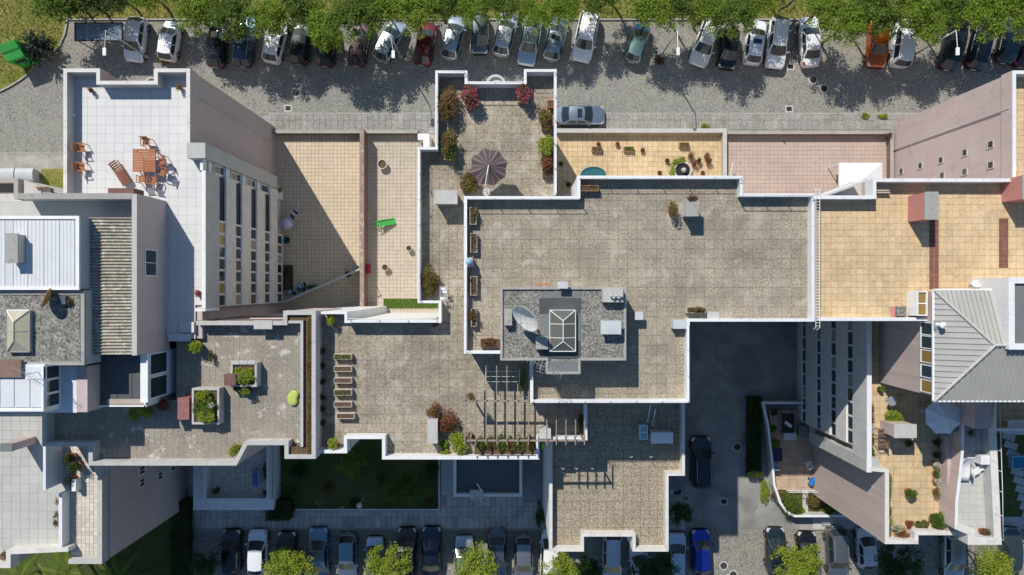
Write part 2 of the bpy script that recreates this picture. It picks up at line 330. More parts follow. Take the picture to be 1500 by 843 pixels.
# paint takes its tone from each car's own colour
paint = bpy.data.materials.new('car_paint'); paint.use_nodes = True
_n = paint.node_tree; _b = _n.nodes['Principled BSDF']; _i = N(_n, 'ShaderNodeObjectInfo')
_g = N(_n, 'ShaderNodeNewGeometry'); _d = noise(_n, _g.outputs['Position'], 5, 6, .7)
_c = mix(_n, mathn(_n, 'MULTIPLY', ramp(_n, _d, .45, .75), .16), _i.outputs['Color'], (.30, .28, .25))
_n.links.new(_c, _b.inputs['Base Color']); _v = N(_n, 'ShaderNodeRGBToBW'); _n.links.new(_i.outputs['Color'], _v.inputs[0]); _m = mathn(_n, 'MULTIPLY_ADD', ramp(_n, _v.outputs[0], .66, .56), .7, .05)
_n.links.new(_m, _b.inputs['Metallic']); _b.inputs['Roughness'].default_value = .3
_b.inputs['Coat Weight'].default_value = .8; _b.inputs['Coat Roughness'].default_value = .06
# ------------------------------------------------------------------ builders: paving, walls, windows, cars, plants
def clip(poly, x0, x1, y0, y1):
    def cut(ps, ax, v, keep_less):
        out = []
        for i in range(len(ps)):
            a, b = ps[i-1], ps[i]
            ia = (a[ax] <= v) if keep_less else (a[ax] >= v); ib = (b[ax] <= v) if keep_less else (b[ax] >= v)
            if ia != ib:
                t = (v-a[ax])/(b[ax]-a[ax]); out.append((a[0]+(b[0]-a[0])*t, a[1]+(b[1]-a[1])*t))
            if ib: out.append(b)
        return out
    for ax, v, k in ((0, x0, False), (0, x1, True), (1, y0, False), (1, y1, True)):
        poly = cut(poly, ax, v, k)
        if len(poly) < 3: return []
    return poly
def area(p): return abs(sum(p[i-1][0]*p[i][1]-p[i][0]*p[i-1][1] for i in range(len(p))))/2
TILES_LEFT = {}
def paving(owner, parent_name, polys, z, mat, grout, ts=TS, joint=.02, indiv=300, th=.02, label=None, ty=None, piece='tile', jit=.003):
    """base slab + tiles laid on it. owner: thing or None (setting). Tiles one by one, the nearest to the lens first"""
    ty = ty or ts
    base = MB()
    for p in polys: base.prism(p, z-.12, z-th)
    b = base.build(parent_name, grout, owner)
    if owner is None: b['kind'] = 'structure'
    key = owner.name if owner else b.name
    left = min(indiv, TILES_LEFT.get(key, 300))
    full = []; part = []
    for p in polys:
        xs = [q[0] for q in p]; ys = [q[1] for q in p]
        for i in range(floor(min(xs)/ts), ceil(max(xs)/ts)):
            for j in range(floor(min(ys)/ty), ceil(max(ys)/ty)):
                c = clip(list(p), i*ts+joint/2, (i+1)*ts-joint/2, j*ty+joint/2, (j+1)*ty-joint/2)
                if not c or area(c) < .004: continue
                if abs(area(c)-(ts-joint)*(ty-joint)) < 1e-4: full.append(((i+.5)*ts, (j+.5)*ty))
                else: part.append(c)
    full.sort(key=lambda q: q[0]**2+q[1]**2)
    ind, rest = full[:left], full[left:]
    TILES_LEFT[key] = TILES_LEFT.get(key, 300)-len(ind)
    o3 = off(owner)
    if ind:
        hx, hy = (ts-joint)/2, (ty-joint)/2
        mb = MB(); mb.add([(-hx,-hy,-th),(hx,-hy,-th),(hx,hy,-th),(-hx,hy,-th),(-hx,-hy,0),(hx,-hy,0),(hx,hy,0),(-hx,hy,0)], [(4,5,6,7),(0,1,5,4),(1,2,6,5),(2,3,7,6),(3,0,4,7)])
        me = mb.me(piece)
        for x, y in ind:
            link(piece, me, mat, b, loc=(x-o3[0], y-o3[1], z+random.uniform(-jit, jit)-o3[2]), rz=random.uniform(-.006, .006))
    mb = MB()
    for x, y in rest: part.append([(x-(ts-joint)/2, y-(ty-joint)/2), (x+(ts-joint)/2, y-(ty-joint)/2), (x+(ts-joint)/2, y+(ty-joint)/2), (x-(ts-joint)/2, y+(ty-joint)/2)])
    for c in part: mb.prism(c, z-th-.002, z+random.uniform(-jit, jit), bottom=False)
    if part:
        o = mb.build(piece+'_field', mat, b); o['kind'] = 'stuff'
    return b
def rect(x0, y0, x1, y1, z): # photo pixels -> world rectangle
    a = P(x0, y0, z); c = P(x1, y1, z); return [(a[0], c[1]), (c[0], c[1]), (c[0], a[1]), (a[0], a[1])]
def parapet(owner, pts, z, zf, t=.16, side=1, mat=None, cap=None, closed=False, capw=.03, name='parapet', low=None, skin=None):
    """pts: photo pixels of the OUTER top edge at height z"""
    w_ = MB().run(PP(pts, z), -.018*side, 0, 1, closed)
    mb = MB(); mb.run(w_, t*side, (zf-.15) if low is None else low, z-.05, closed); o = mb.build(name, mat or white_paint, owner)
    if skin: q_ = MB(); q_.run(w_, -.012*side, (zf-.2) if low is None else low, z-.06, closed); q_.build('parapet_face', skin, o)
    # coping stones: slightly wider, laid end to end with open joints
    inn = MB().run(w_, (t+capw)*side, 0, 1, closed); m = len(w_); cm = cap or mat or white_paint
    for i in range(m if closed else m-1):
        j = (i+1) % m; A, B_, C_, D_ = w_[i], w_[j], inn[j], inn[i]; L = math.hypot(B_[0]-A[0], B_[1]-A[1]); k = max(1, round(L/1.9)); g = .008/L
        for q in range(k):
            u, v = q/k+(g if q else 0), (q+1)/k-(g if q < k-1 else 0); f = lambda P_, Q_, t_: (P_[0]+(Q_[0]-P_[0])*t_, P_[1]+(Q_[1]-P_[1])*t_)
            MB().prism([f(A, B_, u), f(A, B_, v), f(D_, C_, v), f(D_, C_, u)], z-.048, z+random.uniform(-.006, .004)).build('coping', cm, o)
    return o
def railing(owner, pts, z, ztop, step=1.7, r=.022, mat=None, inset=0):
    w_ = PP(pts, z); mb = MB(); mb.tube([(x, y, ztop) for x, y in w_], r, 6)
    o = mb.build('railing', mat or white_metal, owner, smooth=True)
    me = MB().cbox(0, 0, 0, .04, .04, ztop-z+.2).me('railing_post'); o3 = off(owner); seen = set()
    for (a, b) in zip(w_, w_[1:]):
        L = math.hypot(b[0]-a[0], b[1]-a[1]); n = max(1, round(L/step))
        for i in range(n+1):
            x = a[0]+(b[0]-a[0])*i/n; y = a[1]+(b[1]-a[1])*i/n
            if (round(x, 1), round(y, 1)) in seen: continue
            seen.add((round(x, 1), round(y, 1))); link('railing_post', me, mat or white_metal, o, loc=(x-o3[0], y-o3[1], (z+ztop)/2-.1-o3[2]))
    return o
WM = {}
def win_meshes(w_, h, nm, axis):
    k = (round(w_, 2), round(h, 2), nm, axis)
    if k not in WM:
        f = MB(); t = .06
        def bx(a0, a1, z0, z1, d0=-.03, d1=.03):
            f.box(d0, d1, a0, a1, z0, z1) if axis == 'x' else f.box(a0, a1, d0, d1, z0, z1)
        bx(-w_/2, w_/2, 0, t, -.06, .08); bx(-w_/2, w_/2, h-t, h); bx(-w_/2, -w_/2+t, t, h-t); bx(w_/2-t, w_/2, t, h-t)
        for i in range(1, nm): bx(-w_/2+w_*i/nm-.02, -w_/2+w_*i/nm+.02, t, h-t)
        g = MB()
        g.box(-.012, .012, -w_/2+t*.5, w_/2-t*.5, t*.5, h-t*.5) if axis == 'x' else g.box(-w_/2+t*.5, w_/2-t*.5, -.012, .012, t*.5, h-t*.5)
        WM[k] = (f.me('window'), g.me('pane'))
    return WM[k]
def window(owner, x, y, z, w_, h, axis='x', nm=1, glass=None, frame=None, name='window'):
    a, b = win_meshes(w_, h, nm, axis)
    if (glass and glass is not glass_w) or (frame and frame is not white_metal): a, b = a.copy(), b.copy(); a.materials.clear(); b.materials.clear()
    o3 = off(owner); o = link(name, a, frame or white_metal, owner, loc=(x-o3[0], y-o3[1], z-o3[2]))
    link('pane', b, glass or glass_w, o); return o
def facade(owner, X, s, y0, y1, bands, wins, n, depth=.45, ysplit=None, ambers=(), sp=None):
    """parapet bands standing proud of ribbon windows; above ysplit the gaps are open loggias, their inner shade given by dark panes set back"""
    ysplit = y1 if ysplit is None else ysplit
    for a, b in bands:
        MB().box(X-s*.14, X, y0, y1, a, b).build('spandrel', sp or conc_light, owner)
        MB().box(X-s*.6, X-s*.142, y0, y1, a, a+.14).build('slab', render_grey, owner)
    wd = (ysplit-y0)/n
    for r_, (a, b) in enumerate(wins):
        for i in range(n): window(owner, X-s*.12, y0+(i+.5)*wd, a-.02, wd-.03, b-a+.04, 'x', 1, glass_amber if (r_, i) in ambers else random.choice((glass_w, glass_w, glass_d, brown_glass, blind_glass)))
        if ysplit < y1-.5:
            k = 3
            for i in range(k): window(owner, X-s*.54, ysplit+(i+.5)*(y1-ysplit)/k, a-.55, (y1-ysplit)/k-.06, b-a+.5, 'x', 1, glass_d)  # dark panes put in as the shade inside the open loggia
            MB().box(X-s*.6, X-s*.02, ysplit-.03, ysplit+.05, a, b).build('partition', white_paint, owner)
# ---- cars
CART = {}
def lerp(a, b, t): return a+(b-a)*t
def car_type(kind):
    if kind in CART: return CART[kind]
    S = dict(  # L, W, H, belt, nose z, tail z, windscreen base/top, rear glass top/base (fractions from the nose)
        hatch=(4.05, 1.74, 1.47, .96, .66, .90, .25, .42, .84, .95), sedan=(4.55, 1.78, 1.43, .95, .64, .90, .27, .43, .70, .84),
        wagon=(4.65, 1.80, 1.47, .96, .64, .92, .26, .41, .89, .97), suv=(4.6, 1.88, 1.66, 1.05, .78, 1.0, .25, .39, .88, .97),
        mini=(3.6, 1.64, 1.48, .95, .68, .9, .23, .41, .86, .96), van=(4.4, 1.80, 1.82, 1.08, .82, 1.04, .17, .32, .93, .985),
        saloon=(4.85, 1.86, 1.44, .95, .62, .92, .28, .44, .69, .83))[kind]
    L, W, H, belt, zn, zt, f0, f1, f2, f3 = S; hw = W/2; zb = .2
    Y = lambda f: L/2-L*f
    def deck(f):
        if f < f0: return lerp(zn, belt, (f/f0)**.55) if f > 0 else zn
        if f > f3: return lerp(belt, zt, ((f-f3)/(1-f3+1e-6))**1.5)
        return belt
    def hwf(f):
        e = min(f, 1-f)*L; k = 1-.24*max(0, 1-e/.55)**2.3
        return hw*k*(1-.02*abs(f-.5)*2)
    fs = [0, .012, .03, .06, .1, .16, .22, f0, .36, .5, .64, .76, f2 if f2 > .8 else .84, .92, .95, .975, .99, 1]
    fs = sorted(set(fs)); body = MB(); ring = []
    for f in fs:
        h = hwf(f); d = deck(f); e = min(f, 1-f)*L
        if e < .06: d = d-.07*(1-e/.06); zlo = zb+.12*(1-e/.06)
        else: zlo = zb
        half = [(h*.86, zlo), (h*.97, zlo+.1), (h*1.0, zlo+.28), (h*.99, d-.17), (h*.955, d-.06), (h*.88, d-.005), (h*.6, d+.018), (h*.3, d+.03)]
        pts = half+[(0, d+.034)]+[(-x, z) for x, z in half[::-1]]
        ring.append([(x, Y(f), z) for x, z in pts])
    n = len(ring[0]); vs = [p for r_ in ring for p in r_]
    fc = [(i*n+k, i*n+(k+1) % n, (i+1)*n+(k+1) % n, (i+1)*n+k) for i in range(len(ring)-1) for k in range(n)]
    fc = [t[::-1] for t in fc]; fc.append(tuple(range(n))); fc.append(tuple(range((len(ring))*n-1, (len(ring)-1)*n-1, -1)))
    body.add(vs, fc)
    wb, wt = hw*.895, hw*.70; zr = H
    def front(u, v, rear=False):
        y = (lerp(Y(f3), Y(f2), v) if rear else lerp(Y(f0), Y(f1), v)); sg = -1 if rear else 1
        return (u*lerp(wb, wt, v), y+sg*.16*(1-u*u)*(1-.45*v), lerp(belt+.01, zr-.045, v)+.045*(1-u*u)*v)
    def side(sx, t, v):     # t 0 front..1 rear
        a = front(sx, v); b = front(sx, v, True); bow = .05*sin(pi*t)
        return (lerp(a[0], b[0], t)+sx*bow*.5, lerp(a[1], b[1], t), lerp(a[2], b[2], t)+.02*sin(pi*t)*v)
    def grid(mb, fn, us, vs_, o=(0, 0, 0), flip=False):
        p = [[tuple(c+q for c, q in zip(fn(u, v), o)) for u in us] for v in vs_]
        nu = len(us); base = [q for r_ in p for q in r_]
        f_ = [(i*nu+j, i*nu+j+1, (i+1)*nu+j+1, (i+1)*nu+j) for i in range(len(vs_)-1) for j in range(nu-1)]
        mb.add(base, [t[::-1] for t in f_] if flip else f_)
    U = [-1, -.6, -.2, .2, .6, 1]
    cab = MB()
    grid(cab, lambda u, v: front(u, v), U, [0, .5, 1], flip=True); grid(cab, lambda u, v: front(u, v, True), U, [0, .5, 1])
    for sx in (-1, 1): grid(cab, lambda t, v: side(sx, t, v), [0, .25, .5, .75, 1], [0, .5, 1], flip=(sx < 0))
    def roof(u, t):
        a = front(u, 1); b = front(u, 1, True); s1 = side(1, t, 1)[0]
        return (u*s1, lerp(a[1], b[1], t), lerp(a[2], b[2], t)+.035*sin(pi*t)*(1-.3*u*u))
    grid(cab, roof, U, [0, .2, .5, .8, 1], flip=False)
    g1 = MB(); grid(g1, lambda u, v: front(u, v), [-.93, -.5, 0, .5, .93], [.04, .5, .96], (0, .012, .014), True)
    g2 = MB(); grid(g2, lambda u, v: front(u, v, True), [-.9, -.5, 0, .5, .9], [.08, .5, .94], (0, -.012, .014))
    sides = []
    for sx in (-1, 1):
        for a, b in ((.10, .50), (.54, .90)):
            q = MB(); grid(q, lambda t, v: side(sx, t, v), [a, (a+b)/2, b], [.1, .5, .9], (sx*.012, 0, .004), sx < 0); sides.append(q)
    bon = MB()
    def bonf(u, f): h = hwf(f)*.84; return (u*h*lerp(.9, 1, f/f0), Y(f), deck(f)+.034*(1-(u*.9)**2*.62)+.008)
    grid(bon, bonf, [-1, -.72, -.4, 0, .4, .72, 1], [.045, .08, .13, .19, f0-.012], flip=False)
    boot = None
    if f3 < .9:
        boot = MB(); grid(boot, lambda u, f: (u*hwf(f)*.82, Y(f), deck(f)+.034*(1-(u*.85)**2*.6)+.008), [-1, -.5, 0, .5, 1], [f3+.01, .9, .97])
    def lamp(rear, sx):
        mb = MB()
        ff = (.985, .945, .91) if rear else (.012, .045, .085)
        pr = []
        for f in ff:
            h = hwf(f); d = deck(f)
            pr.append([(sx*h*(.62 if f != ff[2] else .84), Y(f), d+.012), (sx*h*.90, Y(f), d-.0), (sx*(h*.985+.012), Y(f), d-.11)])
        vs = [p for r_ in pr for p in r_]
        fq = [(i*3+k, i*3+k+1, (i+1)*3+k+1, (i+1)*3+k) for i in range(2) for k in range(2)]
        mb.add(vs, fq); return mb
    mir = []
    for sx in (-1, 1):
        q = MB(); q.cbox(sx*(hw+.07), Y(f0+.055), belt+.06, .17, .10, .12, rz=sx*.15); q.cbox(sx*(hw-.04), Y(f0+.05), belt+.0, .1, .05, .05); mir.append(q)
    wr = .31; ty = MB(); ty.v = []
    def wheelm(sx):
        t = MB(); r_ = MB()
        for k, (R_, x) in enumerate(((wr-.03, -.1), (wr, -.07), (wr, .07), (wr-.03, .1), (wr-.1, .1), (wr-.1, -.1))):
            for i in range(18): t.v.append((x*1.0, R_*cos(2*pi*i/18), R_*sin(2*pi*i/18)))
        for k in range(6):
            for i in range(18): t.f.append((k*18+i, k*18+(i+1) % 18, ((k+1) % 6)*18+(i+1) % 18, ((k+1) % 6)*18+i)); t.m.append(0)
        for i in range(5):
            a = 2*pi*i/5; r_.cbox(sx*.075, .11*cos(a), .11*sin(a), .02, .2, .055, rx=a)
        r_.cbox(sx*.07, 0, 0, .03, .09, .09); r_.cbox(sx*.03, 0, 0, .02, .38, .38, rx=.4)
        return t, r_
    trim = MB(); trim.box(-hw*.62, hw*.62, Y(.0)-.03, Y(0)+.012, .3, .46)
    for f in (0.17, .80):
        for sx in (-1, 1):
            for i in range(10):
                a0, a1 = pi*i/10, pi*(i+1)/10; r0, r1 = wr+.01, wr+.07
                x = sx*(hwf(f)*1.0+.006)
                trim.add([(x, Y(f)+r0*cos(a0), wr+r0*sin(a0)), (x, Y(f)+r1*cos(a0), wr+r1*sin(a0)), (x, Y(f)+r1*cos(a1), wr+r1*sin(a1)), (x, Y(f)+r0*cos(a1), wr+r0*sin(a1))], [(0, 1, 2, 3)])
    D = dict(body=body.me('body', smooth=True), roof=cab.me('cabin', smooth=True), ws=g1.me('windscreen', smooth=True), rw=g2.me('rear_window', smooth=True),
             sides=[q.me('side_window') for q in sides], bon=bon.me('bonnet', smooth=True), boot=boot.me('boot_lid', smooth=True) if boot else None,
             hl=[lamp(False, s_).me('headlight') for s_ in (-1, 1)], tl=[lamp(True, s_).me('tail_light') for s_ in (-1, 1)], mir=[q.me('wing_mirror') for q in mir],
             wh=[tuple(q.me(nm, smooth=(nm == 'tyre')) for q, nm in zip(wheelm(s_), ('tyre', 'rim'))) for s_ in (-1, 1)], trim=trim.me('trim'),
             wpos=[(sx*(hwf(f)-.085), Y(f), wr) for f in (.17, .80) for sx in (-1, 1)], L=L, W=W, H=H)
    pl = MB(); pl.box(-.25, .25, Y(1)-.014, Y(1)+.01, .5, .61); D['plate'] = pl.me('number_plate')
    if kind in ('wagon', 'suv'):
        D['rails'] = []
        for sx in (-1, 1):
            q = MB(); q.tube([(sx*wt*.93, lerp(Y(f1), Y(f2), t), H-.0+.045*sin(pi*t)+.02) for t in (.05, .3, .6, .95)], .018, 5); D['rails'].append(q.me('roof_rail'))
    sr = MB(); yy = lerp(Y(f1), Y(f2), .3); sr.cbox(0, yy, H+.032, wt*1.25, .42, .012); D['sun'] = sr.me('sunroof')
    CART[kind] = D; return D
headl = M('headlight_lens', (.62, .66, .68), rough=.1, bump=0, metal=.3); taill = M('tail_light_red', (.35, .012, .012), rough=.2, bump=0)
def car(px, py, tilt, kind, color, label, sun=False, front='up', group='cars parked along the street'):
    """px,py: picture centre; tilt: clockwise lean in degrees of the car's upward axis"""
    D = car_type(kind); x, y = P(px, py, .75); rz = -radians(tilt)+(pi if front == 'down' else 0)
    t = T('parked_car', label, 'car', (x, y, 0), rz, group)
    def pt(nm, me, mat, par=t):
        o = link(nm, me, mat, par); return o
    for nm, me in (('body', D['body']), ('roof', D['roof']), ('bonnet', D['bon'])): pt(nm, me, paint).color = (*color, 1)
    if D['boot']: pt('boot_lid', D['boot'], paint).color = (*color, 1)
    pt('windscreen', D['ws'], glass_d); pt('rear_window', D['rw'], glass_d)
    for q in D['sides']: pt('side_window', q, glass_d)
    for q in D['hl']: pt('headlight', q, headl)
    for q in D['tl']: pt('tail_light', q, taill)
    for q in D['mir']: pt('wing_mirror', q, paint).color = (*color, 1)
    for i, (wx, wy, wz) in enumerate(D['wpos']):
        a, b = D['wh'][i % 2]
        wv = link('wheel', a, tyre_m, t, loc=(wx, wy, wz)); link('rim', b, chrome, wv)
    pt('trim', D['trim'], black_plastic); pt('number_plate', D['plate'], white_metal)
    if 'rails' in D:
        for q in D['rails']: pt('roof_rail', q, galv)
    if sun: pt('sunroof', D['sun'], glass_d)
    return t
# ---- plants
def foliage_me(name, pts, size, **k): return quads_mesh(name, leaves(pts, size, **k))
def blob(n, rx, ry, rz, clumps=7, cz=0, shell=.35):
    cs = ball_pts(clumps, (rx*.62, ry*.62, rz*.6), (0, 0, cz), .3); out = []
    for c in cs:
        m = n//clumps; out.append(ball_pts(m, (rx*.46, ry*.46, rz*.46), c, shell))
    return np.concatenate(out)
def plant(px, py, z, w_, d_, h, mat, label, n=500, size=.11, name='shrub', pot=None, cat='plant', group=None, clumps=8, rz=0, droop=0, stems=3, z0=None, upx=.5):
    """px,py at the height of the foliage's middle"""
    zz = z+(pot[1] if pot else 0); x, y = P(px, py, zz+h*.5)
    t = T(name, label, cat, (x, y, z), rz, group)
    if pot:
        kind, ph = pot[0], pot[1]
        if kind == 'round':
            r = pot[2]; q = MB(); q.lathe(0, 0, [(r*.75, 0), (r, ph*.9), (r*1.08, ph*.9), (r*1.08, ph), (r*.92, ph), (r*.9, ph-.04)], 16); link('pot', q.me('pot', smooth=False), pot[3], t)
            link('soil', MB().lathe(0, 0, [(r*.9, ph-.06), (r*.9, ph-.03)], 14).me('soil'), soil, t)
        else:
            a, b = pot[2]/2, pot[4]/2; q = MB(); q.run([(-a, -b), (-a, b), (a, b), (a, -b)], .05, 0, ph, True); link('planter_box', q.me('planter_box'), pot[3], t)
            link('soil', MB().box(-a+.05, a-.05, -b+.05, b-.05, 0, ph-.06).me('soil'), soil, t)
    zs = pot[1]-.06 if pot else 0
    if stems:
        s_ = MB()
        for i in range(stems):
            a = RNG.uniform(0, 2*pi); r = RNG.uniform(.1, .5)
            s_.tube([(0, 0, zs), (cos(a)*r*w_*.25, sin(a)*r*d_*.25, zs+h*.35), (cos(a)*r*w_*.5, sin(a)*r*d_*.5, zs+h*.75)], .018, 5, .008)
        link('stem', s_.me('stem'), bark, t)
    pts = blob(int(n*1.25), w_*.62, d_*.60, h/2, clumps+3); pts[:, 2] = np.maximum(pts[:, 2], -h/2+.02); pts[:, 2] += zs+h*.5
    if mat is leaf_magenta:
        k = RNG.random(len(pts)) < .4; link('foliage', foliage_me('foliage', pts[k], size, droop=droop, up=upx), leaf_olive, t); pts = pts[~k]
    link('foliage', foliage_me('foliage', pts, size, droop=droop, up=upx), mat, t); return t
TM = {}
def crown_mesh(k, leaf=.2, n=5400):
    if k in TM: return TM[k]
    cl = 70; out = []
    d = RNG.normal(size=(cl, 3)); d /= np.linalg.norm(d, axis=1)[:, None]; d[:, 2] = np.abs(d[:, 2])*.9-.25
    rad = RNG.uniform(.3, 1.12, size=(cl, 1)); cs = d*rad*np.array([.86, .86, .55])
    cs *= np.array([RNG.uniform(.9, 1.1), RNG.uniform(.9, 1.1), 1])
    for c in cs:
        r = RNG.uniform(.12, .32); m = int(n/cl*(r/.235)**2)
        out.append(ball_pts(m, (r, r, r*.6), c, .12))
    V = leaves(np.concatenate(out), leaf, up=.7); TM[k] = (quads_mesh('crown', V), cs); return TM[k]
def tree(px, py, r, zc, mat, label, k, name='street_tree', group='street trees', trunk_r=.13, base=None):
    x, y = P(px, py, zc); s_ = r*(CAM_H-zc)/FPX; bx, by = base or (x, y)
    t = T(name, label, 'tree', (bx, by, 0), 0, group)
    me, cs = crown_mesh((k, 1), .2/2.4)
    if (k, mat.name) not in TM:
        m2 = me.copy(); m2.materials.clear(); m2.materials.append(mat); TM[(k, mat.name)] = m2
    me = TM[(k, mat.name)]
    o = link('crown', me, None, t, loc=(x-bx, y-by, zc)); o.scale = (s_, s_, s_*1.0); o.rotation_euler = (0, 0, RNG.uniform(0, 6.28)); a0 = o.rotation_euler[2]
    tb = MB(); h0 = zc-s_*.45; tb.tube([(0, 0, 0), (.03, .02, h0*.5), ((x-bx)*.6, (y-by)*.6, h0), (x-bx, y-by, zc)], trunk_r, 8, trunk_r*.45)
    tr = link('trunk', tb.me('trunk'), bark, t); lm = MB()
    for c in cs[::6]:
        q = np.array([c[0]*cos(a0)-c[1]*sin(a0), c[0]*sin(a0)+c[1]*cos(a0), c[2]])*s_+np.array([x-bx, y-by, zc])
        lm.tube([((x-bx)*.6, (y-by)*.6, h0), tuple((np.array([(x-bx)*.7, (y-by)*.7, h0])+q)/2+np.array([0, 0, .1])), tuple(q)], .05, 5, .018)
    link('limbs', lm.me('limbs'), bark, tr); return t
def hedge(x0, y0, x1, y1, z, h, label, mat=leaf_dark, dens=420):
    (a, b), (c, d) = P(x0, y0, z+h), P(x1, y1, z+h)
    if b < d: b, d = d, b
    cx, cy = (a+c)/2, (b+d)/2; w_, l = abs(c-a), abs(b-d); t = T('hedge', label, 'hedge', (cx, cy, z))
    n = int(dens*(w_*l+h*(w_+l)*.8)); q = RNG.uniform(-.5, .5, size=(n, 3)); f = RNG.integers(0, 4, size=n)
    q[f <= 1, 2] = .5-RNG.exponential(.06, size=(f <= 1).sum()); m = f == 2; q[m, 0] = np.sign(q[m, 0])*(.5-RNG.exponential(.05, size=m.sum())); m = f == 3; q[m, 1] = np.sign(q[m, 1])*(.5-RNG.exponential(.03, size=m.sum()))
    q = q*np.array([w_, l, h])+np.array([0, 0, h/2]); q += RNG.normal(size=(n, 3))*.04
    link('foliage', foliage_me('foliage', q, .12), mat, t)
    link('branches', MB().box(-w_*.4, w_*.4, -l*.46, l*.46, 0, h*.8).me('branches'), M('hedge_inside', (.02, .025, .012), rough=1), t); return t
# ---- garden furniture
def planter(px0, py0, px1, py1, z, h, label, pm=planter_m, veg=None, n=120, group='terrace planters', vh=.18, tubmat=None):
    """px box = top rim in the picture at z+h"""
    (x0, y0), (x1, y1) = P(px0, py0, z+h), P(px1, py1, z+h); cx, cy = (x0+x1)/2, (y0+y1)/2; a, b = abs(x1-x0)/2, abs(y1-y0)/2
    t = T('planter', label, 'planter', (cx, cy, z), 0, group)
    q = MB(); q.run([(-a, -b), (-a, b), (a, b), (a, -b)], .035, 0, h, True); link('box', q.me('box'), pm, t)
    link('soil', MB().box(-a+.035, a-.035, -b+.035, b-.035, .03, h-.05).me('soil'), soil, t)
    if veg:
        q = RNG.uniform(-1, 1, size=(n, 3))*np.array([a*.9, b*.9, vh/2])+np.array([0, 0, h+vh/2-.05]); q[:, 0] += RNG.normal(size=n)*.03
        link('foliage', foliage_me('foliage', q, .1), veg, t)
    return t
def chimney(px0, py0, px1, py1, z, h, label, mat=conc_light, lid=True, lidm=None, cat='chimney', name='chimney', lt=.1, ov=.08):
    (x0, y0), (x1, y1) = P(px0, py0, z+h), P(px1, py1, z+h); cx, cy = (x0+x1)/2, (y0+y1)/2; a, b = abs(x1-x0)/2, abs(y1-y0)/2
    t = T(name, label, cat, (cx, cy, z)); o = ov if lid else 0
    link('shaft', MB().box(-a+o, a-o, -b+o, b-o, 0, h-(lt if lid else 0)).me('shaft'), mat, t)
    if lid: link('lid', MB().box(-a, a, -b, b, h-lt, h).me('lid'), lidm or mat, t)
    return t
# ================================================================== THE GROUND
def sheet(name, poly, z, mat, kind='structure', th=.3):
    o = MB().prism(poly, z-th, z).build(name, mat); o['kind'] = kind; return o
sheet('ground', [(-420, -420), (420, -420), (420, 420), (-420, 420)], -.03, asphalt, th=.1)
sheet('street', [(-200, P(0, 168)[1]), (200, P(0, 168)[1]), (200, P(0, 95)[1]), (-200, P(0, 95)[1])], 0, cobble)
sheet('parking_strip', [(-200, P(0, 95)[1]), (200, P(0, 95)[1]), (200, P(0, 30)[1]), (-200, P(0, 30)[1])], 0, cobble_park)
sheet('west_street', [(-200, P(0, 226)[1]), (P(300, 0)[0], P(0, 226)[1]), (P(300, 0)[0], P(0, 168)[1]), (-200, P(0, 168)[1])], 0, cobble)
sheet('grass_verge', [(-300, P(0, 27)[1]), (300, P(0, 27)[1]), (300, 300), (-300, 300)], .09, dry_grass, th=.5)
corner = [(-300, 136), (0, 136), (14, 129), (32, 118), (44, 108), (54, 97), (72, 84), (88, 70), (97, 50), (101, 27), (-300, 27)]
sheet('grass_corner', PP(corner, 0), .095, dry_grass, th=.5)
kb = MB(); kb.run([(-200, P(0, 27)[1]), (P(101, 0)[0], P(0, 27)[1])][:0] or [P(101, 28), P(1700, 28)], .14, -.2, .13); kb.run(PP(corner[1:10], 0), -.14, -.2, .13)
kb.build('kerb', concrete)['kind'] = 'structure'
# pavement in front of the block: kerb stones and slabs
paving(None, 'pavement', [[P(395, 196), P(1420, 196), P(1420, 168), P(395, 168)]], .12, M('pavement_slab', (.29, .285, .265), fine=(7, .4), cell=(.55, .9, 0, 0, .09), patch=(.6, .14), stain=[((.17,.17,.11), .7, .52, .68, .6), ((.48,.46,.42), .6, .58, .68, .6)], bump=.3), grout_stone, ts=.55, ty=.9, joint=.03, indiv=300, piece='paving_slab')
kb = MB()
for i in range(66): kb.box(P(395, 0)[0]+i*1.0, P(395, 0)[0]+i*1.0+.98, P(0, 168)[1]-.02, P(0, 168)[1]+.13, -.2, .125+random.uniform(0, .008))
for i in range(50): kb.box(-80+i*1.0, -80+i*1.0+.98, P(0, 226)[1]-.02, P(0, 226)[1]+.12, -.2, .12)
kb.build('kerb', concrete)['kind'] = 'structure'
sheet('west_pavement', [P(-600, 226), P(300, 226), P(300, 330), P(-600, 330)], .1, M('old_pavement', (.33, .32, .29), fine=(16, .2), cell=(.4, .4, 0, 0, .1), patch=(.7, .18), stain=((.15,.16,.08), 1.2, .55, .7, .5)))
sheet('grass_patch', [P(62, 248), P(96, 248), P(96, 300), P(62, 300)], .16, dry_grass)
